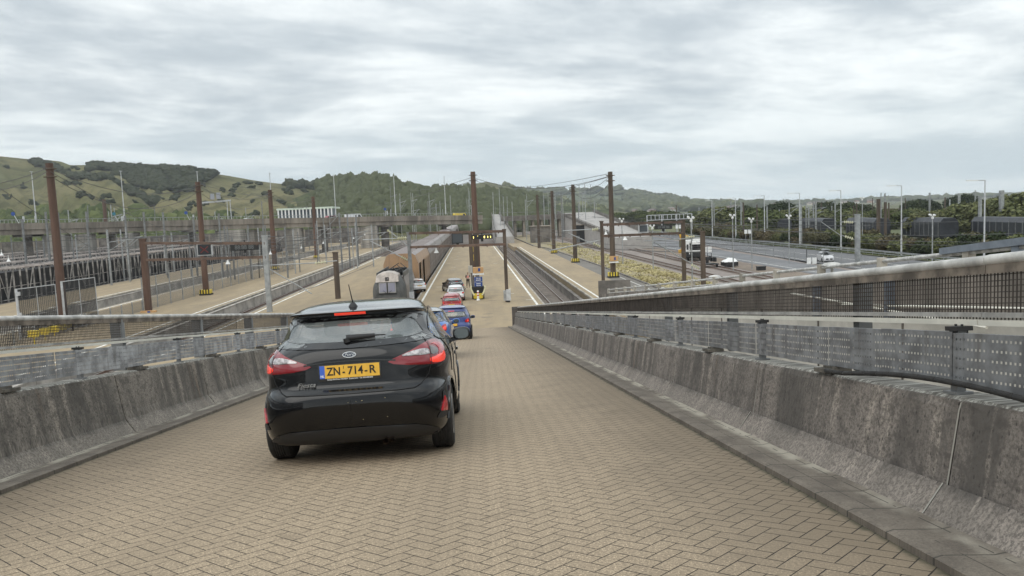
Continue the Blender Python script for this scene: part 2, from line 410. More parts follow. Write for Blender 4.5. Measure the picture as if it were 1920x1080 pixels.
M_BLUE = mat('sign_blue', (0.02, 0.065, 0.27), 0.5)
M_SCREEN = mat('dark_display_glass', (0.025, 0.03, 0.035), 0.25)
M_ORANGE = mat('faded_orange_panel', (0.55, 0.33, 0.15), 0.7, 0, 0.1, 3.0)
M_RED = mat('red_paint', (0.45, 0.03, 0.03), 0.4)
M_INS = mat('cream_insulator', (0.62, 0.60, 0.42), 0.35)
# ------------------------------------------------------------------ the ramp
def bank(u, s): return 0.02*(u+1.0)*max(0.0, min(1.0, (48-s)/20))
def grid_uv(us, ss, fz, name, m, fuv=lambda u, s: (u, s)):
    mb = MB(); vs = []; uv = []
    for s in ss:
        for u in us: vs.append(RW(u, s, fz(u, s))); uv.append(fuv(u, s))
    n = len(us); fs = [(j*n+i, j*n+i+1, (j+1)*n+i+1, (j+1)*n+i) for j in range(len(ss)-1) for i in range(n-1)]
    mb.add(vs, fs, uv); return mb.build(name, m)
SS = list(np.linspace(-5, LR, 70))
struct(grid_uv(list(np.linspace(-4.1, 1.97, 9)), SS, lambda u, s: bank(u, s), 'ramp_road', M_PAVE))
# gutters of dark long blocks with a small step
def gutter_material():
    m, nt, b = newmat('gutter_blocks'); uv = uvsock(nt); x, y, _ = xyz(nt, uv)
    f = noise(nt, uv, 2.5, 6, 0.7); g = noise(nt, uv, 60.0, 3, 0.7); j = (y/0.42).frac().lt(0.03).max((x/0.15+0.1).frac().lt(0.05)*(noise(nt, uv, 3.0).gt(0.5)))
    col = mix(nt, f.ramp(0.35, 0.65), (0.12, 0.10, 0.08), (0.20, 0.17, 0.135)); col = mix(nt, g.ramp(0.4, 0.7, 0, 0.5), col, (0.06, 0.055, 0.05))
    sand = (x.m('ADD', (f-0.5)*0.18)).ramp(0.20, 0.29); col = mix(nt, sand*noise(nt, uv, 1.1, 3, 0.6).ramp(0.4, 0.6), col, (0.36, 0.33, 0.27))
    col = mix(nt, j*0.8, col, (0.035, 0.032, 0.026)); nt.links.new(col, b.inputs['Base Color']); b.inputs['Roughness'].default_value = 0.9
    bumpnode(nt, b, g+f, 0.6, 0.01); return m
M_GUT = gutter_material()
for sgn, a, c in ((1, 1.97, 2.30), (-1, -4.1, -4.42)):
    mb = MB(); prof = [(a, -0.03), (a, 0.035), (a+sgn*0.04, 0.045), (c-sgn*0.05, 0.028), (c, 0.035), (c+sgn*0.1, 0.035), (c+sgn*0.1, -0.1)]
    vs = []; uv = []
    for s in SS:
        for u, n in prof: vs.append(RW(u, s, n+bank(u, s))); uv.append((abs(u-a), s))
    k = len(prof); mb.add(vs, [(j*k+i, j*k+i+1, (j+1)*k+i+1, (j+1)*k+i) for j in range(len(SS)-1) for i in range(k-1)], uv)
    struct(mb.build('ramp_gutter', M_GUT))
# solid body under the road
mb = MB()
for u0, u1 in ((-4.9, 2.9),):
    pts = [RW(u, s, -0.12) for s in (-5, LR) for u in (u0, u1)]; low = [Vector((p.x, p.y, min(-1.2, p.z-0.3))) for p in pts]
    mb.add(pts+low, [(0, 1, 3, 2), (4, 6, 7, 5), (0, 4, 5, 1), (2, 3, 7, 6), (0, 2, 6, 4), (1, 5, 7, 3)])
struct(mb.build('ramp_embankment_wall', M_CREAM))

def wall_prof(sg, foot, top):
    # (u, n) closed profile: toe slope, near vertical face, rounded shoulder, back
    return [(foot, -0.12), (foot, 0.03), (foot+sg*0.015, 0.05), (foot+sg*0.115, 0.195), (foot+sg*0.135, 0.225), (foot+sg*0.20, 0.66), (foot+sg*0.212, 0.70), (foot+sg*0.24, 0.718),
            (foot+sg*0.41, 0.722), (foot+sg*0.435, 0.70), (foot+sg*0.45, -0.12)]
def mesh_panel(u, s0, s1, n0, n1, cw, ch, wr, name, parent, split):
    """woven wire: real bars near the camera, spaced the same all the way down"""
    mb = MB(); s = s0
    while s < s1:
        k = 1.0 if s < split else (2.0 if s < split*2 else 4.0)
        ww = wr*(1.0 if k == 1 else 1.6 if k == 2 else 3.0)
        jit = random.uniform(-0.003, 0.003)
        mb.beam(RW(u, s, n0), RW(u, s+jit, n1), ww, ww*0.8, up=(0, 1, 0)); s += cw*k
    nn = n0
    while nn < n1-0.01:
        ss_ = np.linspace(s0, s1, 24)
        for a_, b_ in zip(ss_[:-1], ss_[1:]): mb.beam(RW(u+wr*0.8, a_, nn+random.uniform(-.002, .002)), RW(u+wr*0.8, b_, nn+random.uniform(-.002, .002)), wr, wr)
        nn += ch
    return mb.build(name, M_MESHW, parent)
def parapet(sg, foot, label, s_start, s_end, posts, wide):
    root = thing('ramp_parapet', label, 'parapet', RW(foot, s_start))
    inv = Matrix.Translation(-RW(foot, s_start))
    def fin(o, p=None):
        o.data.transform(inv); o.parent = p or root; return o
    # concrete in cast lengths with open joints
    mb = MB(); prof = wall_prof(sg, foot, 0.72); L = 3.03; s = s_start; joints = []
    arc = [0]
    for i in range(1, len(prof)): arc.append(arc[-1]+hypot(prof[i][0]-prof[i-1][0], prof[i][1]-prof[i-1][1]))
    k = len(prof)
    while s < s_end:
        e = min(s+L, s_end); g = 0.011
        st = [s+g, s+g+0.02]+list(np.linspace(s+0.3, e-0.3, 5))+[e-g-0.02, e-g] if e-s > 0.8 else [s+g, e-g]
        vs = []; uv = []
        for ii, q in enumerate(st):
            tuck = 0.008 if ii in (0, len(st)-1) else 0.0
            wob = [0.004*sin(q*7.3+i*2.1)+0.003*sin(q*23.0+i) for i in range(k)]
            for i, (u, n) in enumerate(prof): vs.append(RW(u+sg*(tuck+wob[i]*(1 if 2 < i < 9 else 0)), q, n+bank(foot, q)*(0 if n > .2 else 1)-(tuck if n > .6 else 0))); uv.append((q, n))
        fs = [(a*k+i, a*k+(i+1) % k, (a+1)*k+(i+1) % k, (a+1)*k+i) for a in range(len(st)-1) for i in range(k)]
        if sg < 0: fs = [f[::-1] for f in fs]
        fs += [tuple(range(k)), tuple(len(vs)-1-i for i in range(k))]
        mb.add(vs, fs, uv); s = e
    # dark joint filler
    mbj = mb; mb.cur = 1; s = s_start+L
    while s < s_end-1:
        vs = [RW(u+sg*(0.006 if sg > 0 else .02), q, n+bank(foot, q)*(0 if n > .2 else 1)-(0.01 if n > .6 else 0)) for q in (s-0.007, s+0.007) for u, n in prof]
        mbj.add(vs, [(i, (i+1) % k, k+(i+1) % k, k+i) for i in range(k)], [(0, 0)]*2*k); s += L
    fin(mb.build('concrete_wall', [M_CONC if sg > 0 else M_CONL, mat('pale_sealant', (0.30, 0.285, 0.25), 0.8) if sg > 0 else mat('dark_joint', (.05, .045, .04), .9)]))
    ut = foot+sg*0.25            # tray
    ur = foot+sg*0.45            # mesh and rails
    # perforated cable tray: sheet with a return flange at top and bottom
    mb = MB(); vs = []; uv = []; tp = [(ut+sg*0.035, 0.775), (ut, 0.775), (ut, 1.062), (ut+sg*0.035, 1.062)]; ta = [0.0, 0.035, 0.322, 0.357]
    ST = np.arange(s_start, s_end, 0.775)
    seg = 0
    for s in ST:
        e = min(s+0.775, s_end); off = sg*(0.003*(seg % 2)+random.uniform(0, .004)); dn = random.uniform(-.004, .004)
        b0 = len(vs)
        for q in (s, e-0.004):
            for (u, n), a_ in zip(tp, ta): vs.append(RW(u+off, q, n+dn)); uv.append((q, a_))
        seg += 1
    fs = [(8*g_+i, 8*g_+i+1, 8*g_+4+i+1, 8*g_+4+i) for g_ in range(len(ST)) for i in range(3)]
    mb.add(vs, fs, uv); fin(mb.build('perforated_cable_tray', M_TRAY if sg > 0 else M_TRAYL))
    def rail(name, pts, m, u0):
        mb = MB(); s = s_start
        while s < s_end:
            e = min(s+3.1, s_end); d = random.uniform(-.003, .003)
            vs = []; kk = len(pts)
            for q in (s, e-0.006): vs += [RW(u0+a_, q, n_+d) for a_, n_ in pts]
            mb.add(vs, [(i, (i+1) % kk, kk+(i+1) % kk, kk+i) for i in range(kk)]+[tuple(range(kk))[::-1], tuple(range(kk, 2*kk))]); s = e
        o = mb.build(name, m, smooth=True, angle=50); return fin(o)
    c12 = [(0.034*cos(t*pi/6), 1.446+0.030*sin(t*pi/6)) for t in range(12)]
    rail('handrail', [(a_, n_) for a_, n_ in c12], M_RAILT, ur)
    rail('handrail_skirt', [(-0.02, 1.375), (0.02, 1.375), (0.02, 1.425), (-0.02, 1.425)], mat('rusty_skirt', (0.15, 0.125, 0.10), 0.8, 0, 0.5, 5.0), ur)
    rail('lower_rail', [(-0.03, 1.092), (0.03, 1.092), (0.03, 1.122), (-0.03, 1.122)], M_RAILC, ur-sg*0.03)
    rail('lower_rail', [(-0.02, 1.135), (0.02, 1.135), (0.02, 1.16), (-0.02, 1.16)], mat('grey_angle', (0.33, 0.32, 0.30), 0.7, 0.1, 0.25, 5.0), ur-sg*0.02)
    fin(mesh_panel(ur, s_start, s_end, 1.12, 1.385, 0.030, 0.0305, 0.0055, 'wire_mesh', None, 16))
    # posts: fat ones on plates with timber packs, slim ones with T heads
    i = 0; s = posts
    while s < s_end-0.5:
        if i % 2 == 0:      # slim post with black T cap carrying the lower rail
            mb = MB(); mb.beam(RW(ut+sg*0.05, s, 0.722), RW(ut+sg*0.05, s, 1.075), 0.05, 0.06, up=(0, 1, 0)); mb.beam(RW(ut+sg*0.05, s-0.06, 0.727), RW(ut+sg*0.05, s+0.06, 0.727), 0.10, 0.014)
            p = fin(mb.build('slim_post', M_GALVD))
            mb = MB(); mb.beam(RW(ut+sg*0.05, s-0.055, 1.082), RW(ut+sg*0.05, s+0.055, 1.082), 0.09, 0.024); mb.beam(RW(ut+sg*0.05, s-0.03, 1.055), RW(ut+sg*0.05, s+0.03, 1.055), 0.07, 0.03)
            for d in (-.028, .028): mb.tube(RW(ut+sg*0.05, s+d, 1.08), RW(ut+sg*0.05, s+d, 1.105), 0.007)
            fin(mb.build('post_cap', M_BLACK))
        else:
            mb = MB(); mb.beam(RW(ur+sg*0.06, s, 0.72), RW(ur+sg*0.06, s, 1.42), wide, 0.09, up=(0, 1, 0)); fin(mb.build('fence_post', M_GALVD))
            mb = MB(); mb.beam(RW(ut+sg*0.03, s-0.13, 0.738), RW(ut+sg*0.03, s+0.13, 0.738), 0.17, 0.030); mb.beam(RW(ut+sg*0.05, s-0.11, 0.762), RW(ut+sg*0.05, s+0.07, 0.762), 0.12, 0.018)
            fin(mb.build('timber_pack', mat('grey_timber', (0.10, 0.09, 0.075), 0.9, 0, 0.4, 9.0)))
        s += 1.52; i += 1
    return root
parapet(1, 2.30, 'stained concrete parapet with dark mesh and white handrail, right edge of the ramp', -2.0, LR, 4.22, 0.10)
parapet(-1, -4.42, 'paler weathered concrete parapet with mesh and handrail, left edge of the ramp', -2.0, LR, 9.45-1.52*6, 0.16)
# black hose lying along the right wall top
mb = MB(); pts = [RW(2.50+0.02*sin(t*3), 2.4+0.9*t*1.9, 0.745+(0.055*max(0, sin((t-0.55)*pi/1.2)) if t > 0.55 else 0)) for t in np.linspace(0, 1.9, 22)]
mb.path(pts, 0.016, 8); tag(mb.build('hose', M_RUBBER, smooth=True), 'black hose lying along the top of the right concrete parapet', 'hose')
# end posts of the parapets
for u, lb in ((2.62, 'dark steel end plate closing the right ramp parapet'), (-4.72, 'dark steel end plate closing the left ramp parapet')):
    mb = MB(); mb.box(RW(u, LR+0.1, 0.75), (0.62, 0.10, 1.5)); mb.box(RW(u, LR+0.06, 1.35), (0.5, 0.12, 0.1)); tag(mb.build('end_plate', M_CON2D), lb, 'end plate')
# metal drain strip / joint across ramp foot
mb = MB()
for s_, w_ in ((LR-14, 0.02), (LR-4.4, 0.03)): 
    mb.add([RW(u, s, 0.006+bank(u, s)) for u, s in ((-4.1, s_), (1.97, s_), (1.97, s_+w_), (-4.1, s_+w_))], [(0, 1, 2, 3)])
struct(mb.build('ramp_joint', mat('joint_dark', (0.05, 0.045, 0.04), 0.9)))

# ------------------------------------------------------------------ cars
def pchip(x, y, q):
    x = np.asarray(x, float); y = np.asarray(y, float); h = np.diff(x); d = np.diff(y)/h
    m = np.zeros(len(x)); m[1:-1] = np.where(d[:-1]*d[1:] > 0, 2*d[:-1]*d[1:]/(d[:-1]+d[1:]+1e-12), 0); m[0] = d[0]; m[-1] = d[-1]
    q = np.clip(q, x[0], x[-1]); i = np.clip(np.searchsorted(x, q)-1, 0, len(x)-2); t = (q-x[i])/h[i]
    return (2*t**3-3*t**2+1)*y[i]+(t**3-2*t**2+t)*h[i]*m[i]+(-2*t**3+3*t**2)*y[i+1]+(t**3-t**2)*h[i]*m[i+1]
HATCH = [  # z, rear y, front y, half width, exponent
 (0.19, .17, 3.90, .80, 6.5), (0.24, .10, 3.98, .845, 6.8), (0.32, .05, 4.02, .862, 6.8), (0.42, .015, 4.04, .868, 6.4), (0.52, .0, 4.035, .870, 6.0), (0.60, .004, 4.02, .868, 5.6),
 (0.640, .018, 4.01, .864, 5.4), (0.668, .055, 4.00, .860, 5.4), (0.70, .080, 3.98, .860, 5.4), (0.78, .088, 3.90, .862, 5.4), (0.86, .092, 3.72, .860, 5.2), (0.92, .098, 3.45, .852, 4.9), (0.975, .112, 3.20, .836, 4.5),
 (1.02, .135, 3.02, .812, 4.0), (1.065, .180, 2.90, .782, 3.7), (1.12, .245, 2.76, .748, 3.4), (1.20, .305, 2.60, .712, 3.4), (1.27, .355, 2.45, .680, 3.5), (1.305, .372, 2.37, .664, 3.6),
 (1.325, .285, 2.32, .656, 4.2), (1.345, .275, 2.27, .645, 4.4), (1.365, .40, 2.22, .628, 3.8), (1.395, .58, 2.14, .600, 3.3), (1.42, .76, 2.06, .565, 3.0), (1.445, 1.0, 1.96, .50, 2.8), (1.462, 1.22, 1.86, .41, 2.6), (1.472, 1.40, 1.76, .28, 2.4), (1.476, 1.52, 1.66, .10, 2.2)]
SUV = [(z*1.08+.03 if z > .5 else z*1.12, yr*(0.8 if z > 1.0 else 1), yf, w_*(1.0 if z < 1 else 1.04), n) for z, yr, yf, w_, n in HATCH]
class Shape:
    def __init__(s, tab, L=4.04, W=1.735, Hh=1.476):
        T = np.array(tab, float); s.kz = Hh/T[-1, 0]; s.ky = L/4.04; s.kx = W/1.735
        s.z = T[:, 0]*s.kz; s.yr = T[:, 1]*s.ky; s.yf = T[:, 2]*s.ky; s.w = T[:, 3]*s.kx; s.n = T[:, 4]
        s.psi = np.linspace(0, pi, 241)
    def par(s, z): return [float(pchip(s.z, q, np.array([z]))[0]) for q in (s.yr, s.yf, s.w, s.n)]
    def pt(s, psi, z, P=None):
        yr, yf, w_, n = P or s.par(z); l = (yf-yr)/2; yc = (yf+yr)/2
        c, q = np.cos(psi), np.sin(psi); r = (np.abs(c)**n+np.abs(q)**n)**(-1/n)
        return w_*q*r, yc-l*c*r
    def psi_s(s, z, a):            # arc length from the rear centre line (signed)
        P = s.par(z); x, y = s.pt(s.psi, z, P); d = np.concatenate([[0], np.cumsum(np.hypot(np.diff(x), np.diff(y)))])
        return np.sign(a)*np.interp(abs(a), d, s.psi)
    def psi_x(s, z, a, front=False):
        P = s.par(z); x, y = s.pt(s.psi, z, P)
        h = 120
        if front: return np.sign(a)*np.interp(abs(a), x[h:][::-1], s.psi[h:][::-1])
        return np.sign(a)*np.interp(abs(a), x[:h+1], s.psi[:h+1])
    def psi_y(s, z, a, side=1):
        P = s.par(z); x, y = s.pt(s.psi, z, P); return side*np.interp(a, y, s.psi)
    def P3(s, psi, z, off=0.0):
        x, y = s.pt(psi, z); p = Vector((float(x), float(y), z))
        if off:
            e = 0.01
            x1, y1 = s.pt(psi+e, z); x0, y0 = s.pt(psi-e, z); zu = min(z+0.012, s.z[-1]-.001); xu, yu = s.pt(psi, zu); xd, yd = s.pt(psi, z-0.012)
            t = Vector((float(x1-x0), float(y1-y0), 0)); v = Vector((float(xu-xd), float(yu-yd), zu-(z-0.012)))
            n = t.cross(v).normalized(); p = p+n*off
        return p
def cat(poly, n=5):
    """smooth closed polygon (Catmull-Rom)"""
    P = [np.array(p, float) for p in poly]; out = []; k = len(P)
    for i in range(k):
        a, b, c, d = P[i-1], P[i], P[(i+1) % k], P[(i+2) % k]
        for t in np.arange(n)/n: out.append(tuple(0.5*((2*b)+(-a+c)*t+(2*a-5*b+4*c-d)*t*t+(-a+3*b-3*c+d)*t**3)))
    return out
def inside(poly, x, y):
    c = False; k = len(poly); j = k-1
    for i in range(k):
        xi, yi = poly[i]; xj, yj = poly[j]
        if (yi > y) != (yj > y) and x < (xj-xi)*(y-yi)/(yj-yi)+xi: c = not c
        j = i
    return c
def rows(poly, z):
    xs = []
    k = len(poly)
    for i in range(k):
        (x0, z0), (x1, z1) = poly[i-1], poly[i]
        if (z0 <= z) != (z1 <= z): xs.append(x0+(x1-x0)*(z-z0)/(z1-z0))
    return (min(xs), max(xs)) if len(xs) > 1 else None
def patch(S, fmap, poly, off, name, m, parent, nr=12, nc=14, depth=0.012, smooth=True):
    zs = [p[1] for p in poly]; z0, z1 = min(zs), max(zs); e = (z1-z0)*0.004
    Z = [z0+e+(z1-z0-2*e)*(0.5-0.5*cos(pi*i/nr)) for i in range(nr+1)]; Z = [z for z in Z if rows(poly, z)]
    mb = MB(); vs = []; k = nc+1
    for z in Z:
        a, b = rows(poly, z)
        for c in range(k): vs.append(S.P3(fmap(z, a+(b-a)*c/nc), z, off))
    n = len(Z); fs = [(r*k+c, r*k+c+1, (r+1)*k+c+1, (r+1)*k+c) for r in range(n-1) for c in range(nc)]
    if depth:
        per = [c for c in range(k)]+[r*k+nc for r in range(1, n)]+[(n-1)*k+c for c in range(nc-1, -1, -1)]+[r*k for r in range(n-2, 0, -1)]
        base = len(vs)
        for r in (0, ): pass
        lst = []
        for idx in per:
            r, c = divmod(idx, k); a, b = rows(poly, Z[r]); lst.append(S.P3(fmap(Z[r], a+(b-a)*c/nc), Z[r], off-depth))
        vs += lst; q = len(per)
        fs += [(per[i], base+i, base+(i+1) % q, per[(i+1) % q]) for i in range(q)]
    mb.add(vs, fs); return mb.build(name, m, parent, smooth, 40)
def ringstrip(S, fmap, outer, inner, off, name, m, parent):
    k = len(outer); mb = MB(); vs = [S.P3(fmap(z, a), z, off) for a, z in outer]+[S.P3(fmap(z, a), z, off) for a, z in inner]
    mb.add(vs, [(i, (i+1) % k, k+(i+1) % k, k+i) for i in range(k)]); return mb.build(name, m, parent)
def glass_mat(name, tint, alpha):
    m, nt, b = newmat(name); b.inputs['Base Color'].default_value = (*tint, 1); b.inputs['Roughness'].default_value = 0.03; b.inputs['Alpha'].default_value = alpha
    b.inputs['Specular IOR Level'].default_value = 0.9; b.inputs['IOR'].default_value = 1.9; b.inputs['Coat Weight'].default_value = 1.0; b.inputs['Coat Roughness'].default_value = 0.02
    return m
M_GLR = glass_mat('tinted_glass_painted_sky', (0.24, 0.265, 0.26), 0.55)  # pale base colour stands in for sky reflected in the rear window
M_GLS = glass_mat('side_glass', (0.02, 0.024, 0.024), 0.62)
M_GLF = glass_mat('windscreen_glass', (0.05, 0.06, 0.06), 0.25)
M_FRIT = mat('black_gloss_trim', (0.008, 0.008, 0.009), 0.12, coat=0.5)
M_TRIM = mat('black_plastic_trim', (0.018, 0.018, 0.019), 0.55)
M_TYRE = mat('tyre_rubber', (0.02, 0.0195, 0.019), 0.85, 0, 0.25, 12.0, 0.3, 80)
M_RIM = mat('alloy', (0.40, 0.41, 0.42), 0.35, 0.8)
M_SEAT = mat('seat_fabric', (0.035, 0.035, 0.037), 0.9)
M_LRED = mat('lamp_red_lens', (0.45, 0.008, 0.014), 0.08, coat=1.0)
M_LDRED = mat('lamp_dark_red_lens', (0.22, 0.006, 0.012), 0.10, coat=1.0)
M_LON = mat('lit_tail_lamp', (0.75, 0.03, 0.02), 0.15, emis=(1.0, 0.07, 0.03), estr=0.38, coat=1.0)
M_LCLR = mat('clear_lamp_lens', (0.40, 0.37, 0.37), 0.12, 0.3, 0.45, 30.0, coat=1.0)
M_CHROME = mat('chrome', (0.75, 0.75, 0.76), 0.12, 1.0)
M_PLY = mat('plate_yellow', (0.78, 0.45, 0.05), 0.45, 0, 0.06, 20.0)
M_PLB = mat('plate_blue', (0.05, 0.13, 0.55), 0.45)
M_INK = mat('plate_ink', (0.01, 0.01, 0.01), 0.6)
def make_car(label, tab, dims, paint, placeM, detail=1, plate=None, roofmat=None, lamps='wide', name='car', group=None, brake=True, no_rear=False):
    S = Shape(tab, *dims); H_ = dims[2]; kz = S.kz; ky = S.ky; kx = S.kx
    root = thing(name, label, 'car', group=group); root.matrix_world = placeM
    NP = 240 if detail else 96
    Zk = list(S.z); Z = []
    for a, b in zip(Zk[:-1], Zk[1:]):
        q = max(1, int(round((b-a)/(0.018 if detail else 0.05)))) if b < 1.33*kz else (3 if detail else 1)
        Z += list(np.linspace(a, b, q, endpoint=False))
    Z.append(Zk[-1])
    wy = [0.73*ky, (0.73+2.49)*ky]; wr_ = 0.345 if tab is HATCH else 0.375
    sx = lambda z, a: S.psi_x(z, a); sf = lambda z, a: S.psi_x(z, a, True)
    rw = [(x*kx, z*kz) for x, z in [(-.715, 1.075), (-.665, 1.045), (-.35, 1.025), (0, 1.018), (.35, 1.025), (.665, 1.045), (.715, 1.075), (.672, 1.12), (.625, 1.235), (.60, 1.285), (.3, 1.300), (0, 1.304), (-.3, 1.300), (-.60, 1.285), (-.625, 1.235), (-.672, 1.12)]]
    rwi = [(x*kx, z*kz) for x, z in [(-.62, 1.115), (-.50, 1.085), (-.30, 1.078), (0, 1.075), (.30, 1.078), (.50, 1.085), (.62, 1.115), (.61, 1.15), (.585, 1.19), (.52, 1.25), (.3, 1.262), (0, 1.266), (-.3, 1.262), (-.52, 1.25), (-.585, 1.19), (-.60, 1.13)]]
    rwc, rwic = cat(rw, 3), cat(rwi, 3)
    fwin = [(x*kx, z*kz) for x, z in [(-.62, 1.03), (0, 1.0), (.62, 1.03), (.56, 1.36), (0, 1.38), (-.56, 1.36)]]
    sw = [(y*ky, z*kz) for y, z in [(.62, 1.06), (.95, 1.02), (2.62, 0.98), (2.72, 1.0), (2.38, 1.20), (2.12, 1.34), (1.7, 1.365), (1.2, 1.355), (.9, 1.29), (.72, 1.2)]]
    # body shell with openings
    psi = np.linspace(-pi, pi, NP+1)[:-1]; vs = []
    for z in Z:
        P = S.par(z); x, y = S.pt(psi, z, P)
        # x from sin; restore sign for negative psi
        vs += [(float(a), float(b), z) for a, b in zip(x, y)]
    fs = []; mi = []
    for r in range(len(Z)-1):
        zc = (Z[r]+Z[r+1])/2
        for c in range(NP):
            c2 = (c+1) % NP; i0, i1, i2, i3 = r*NP+c, r*NP+c2, (r+1)*NP+c2, (r+1)*NP+c
            mx = (vs[i0][0]+vs[i1][0]+vs[i2][0]+vs[i3][0])/4; my = (vs[i0][1]+vs[i1][1]+vs[i2][1]+vs[i3][1])/4
            if zc > .95*kz:
                if my < S.yr.min()+.9*ky and abs(mx) < .69*kx and my < 0.45*ky and inside(rwic, mx, zc): continue
                if my > 2.0*ky and abs(mx) < .6*kx and inside(fwin, mx, zc): continue
                if abs(mx) > .5*kx and inside(sw, my, zc): continue
            if abs(mx) > .6*kx and any((my-q)**2+(zc-.31)**2 < wr_**2 for q in wy): continue
            fs.append((i0, i1, i2, i3)); mi.append(1 if (roofmat and zc > 1.31*kz) else 0)
    mb = MB(); mb.v = vs; mb.f = fs; mb.mi = mi
    n0 = len(mb.v); tp = (len(Z)-1)*NP
    mb.f.append(tuple(tp+i for i in range(NP))); mb.mi.append(1 if roofmat else 0)
    body = mb.build('body', [paint]+([roofmat] if roofmat else []), root, True, 50)
    # floor and wheel housings
    mb = MB(); mb.box((0, 2.02*ky, 0.24), (1.45*kx, 3.6*ky, 0.06)); mb.box((0, 2.02*ky, .5), (1.0*kx, 3.4*ky, .45))
    for q in wy: mb.box((0, q, .45), (1.42*kx, .66, .42))
    mb.build('underbody', mat('underbody_black', (0.01, 0.01, 0.01), 0.95), root)
    # glass
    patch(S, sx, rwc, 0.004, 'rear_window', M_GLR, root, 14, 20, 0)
    ringstrip(S, sx, rwc, rwic, 0.0065, 'window_border', M_FRIT, root)
    patch(S, sf, fwin, 0.004, 'windscreen', M_GLF, root, 8, 10, 0)
    for sd_ in (1, -1):
        fm = lambda z, a, sd_=sd_: S.psi_y(z, a, sd_)
        patch(S, fm, sw, 0.005, 'side_window', M_GLS, root, 10, 12, 0)
        ins = cat(sw, 2); cxm = 1.75*ky; czm = 1.18*kz; inn = [(cxm+(a-cxm)*.965, czm+(z-czm)*.90) for a, z in ins]
        ringstrip(S, fm, ins, inn, 0.007, 'window_trim', M_FRIT, root)
        if detail:
            for yy in (1.62*ky,): patch(S, fm, [(yy-.04, 1.0*kz), (yy+.04, 1.0*kz), (yy-.02, 1.36*kz), (yy-.08, 1.36*kz)], 0.009, 'door_pillar', M_FRIT, root, 6, 2, 0)
    # wheels
    wm = None
    for q in wy:
        for sd_ in (1, -1):
            x = sd_*(.752 if tab is HATCH else .79)*kx
            wt = .195; R = .31 if tab is HATCH else .335
            mb = MB(); mb.lathe((x, q, R), [(R-.10, -wt/2), (R-.03, -wt/2-.004), (R-.006, -wt/2+.012), (R, -wt/2+.035)]+[(R-(0.006 if k_ % 2 else 0), -wt/2+.045+k_*.0105) for k_ in range(11)]+[(R, wt/2-.035), (R-.006, wt/2-.012), (R-.03, wt/2+.004), (R-.10, wt/2)], 32 if detail else 16, 'X')
            wh = mb.build('wheel', M_TYRE, root, True, 35)
            mb = MB(); mb.lathe((x+sd_*.07, q, R), [(.205, -.02), (.21, .01), (.19, .03), (.03, .02)] if sd_ > 0 else [(.03, -.02), (.19, -.03), (.21, -.01), (.205, .02)], 20, 'X'); mb.build('rim', M_RIM, wh, True, 35)
    # mirrors
    for sd_ in (1, -1):
        mx = sd_*(.86*kx+.085); my = 2.62*ky; mz = 1.02*kz
        bm = bpy.data.meshes.new('m'); import bmesh
        b_ = bmesh.new(); bmesh.ops.create_icosphere(b_, subdivisions=3, radius=1.0)
        for v in b_.verts:
            c = v.co; c.x = np.sign(c.x)*abs(c.x)**.6*.105; c.z = np.sign(c.z)*abs(c.z)**.62*.078; c.y = (c.y*.085 if c.y > 0 else max(c.y*.05, -.026)); c += Vector((mx, my, mz))
        b_.to_mesh(bm); b_.free(); bm.name = 'mirror_housing'; bm.materials.append(M_FRIT if detail else paint); bm.polygons.foreach_set('use_smooth', [True]*len(bm.polygons))
        mo = bpy.data.objects.new('mirror_housing', bm); COL.objects.link(mo); mo.parent = root
        mb = MB(); mb.add([(mx+.085*cos(t)*abs(cos(t))**-.35*(1 if abs(cos(t)) > .01 else 0), my-.028, mz+.06*sin(t)) for t in np.linspace(.1, 2*pi+.1, 20, endpoint=False)], [tuple(range(20))]); mb.build('mirror_glass', mat('mirror_glass', (.12, .13, .13), .06, 1.0), mo)
        mb = MB(); mb.beam((sd_*.80*kx, my+.02, mz-.07), (mx-sd_*.03, my+.01, mz-.05), .07, .05); mb.build('mirror_arm', M_FRIT, mo)
    # lamps
    fm = sx
    def arc(z, a): return S.psi_s(z, a)
    for sd_ in (1, -1):
        q = lambda pts: [(sd_*a*kx, z*kz) for a, z in pts]
        nm = 'tail_lamp'
        if lamps == 'wide':
            O = q([(.33, .875), (.48, .840), (.70, .825), (.88, .825), (1.02, .84), (1.07, .90), (1.05, .98), (.97, 1.025), (.82, 1.035), (.66, 1.005), (.50, .945)])
            lo = patch(S, arc, cat(O, 3), 0.012, nm, M_LDRED if detail else M_LRED, root, 12, 18, .03)
            if detail:
                patch(S, arc, cat(q([(.735, .843), (.86, .833), (.99, .843), (1.04, .885), (1.0, .925), (.88, .903), (.74, .890)]), 3), 0.016, 'lit_panel', M_LON, lo, 6, 10, .008)
                patch(S, arc, cat(q([(.45, .918), (.56, .913), (.70, .913), (.722, .918), (.720, .952), (.68, .963), (.60, .960), (.50, .940)]), 3), 0.017, 'reversing_panel', M_LCLR, lo, 6, 10, .008)
                patch(S, arc, cat(q([(.745, .912), (.82, .914), (.87, .930), (.84, .958), (.78, .975), (.745, .975)]), 3), 0.018, 'indicator_panel', mat('smoky_lens', (.13, .12, .12), .1, coat=1.0), lo, 6, 8, .008)
                patch(S, arc, cat(q([(.86, .905), (.98, .912), (1.03, .94), (1.0, .985), (.90, 1.005), (.78, 1.0), (.87, .975), (.895, .94)]), 3), 0.016, 'red_band', M_LRED, lo, 6, 10, .008)
                patch(S, arc, q([(.731, .825), (.738, .825), (.735, 1.018), (.728, 1.018)]), 0.019, 'panel_gap', M_INK, lo, 6, 1, 0)
            elif brake:
                patch(S, arc, cat(q([(.72, .82), (.95, .82), (.97, .88), (.75, .90)]), 3), 0.018, 'lit_panel', M_LON, lo, 4, 6, .005)
        else:
            O = q([(.62, .80), (.84, .79), (.90, .86), (.88, .97), (.72, .955), (.63, .89)])
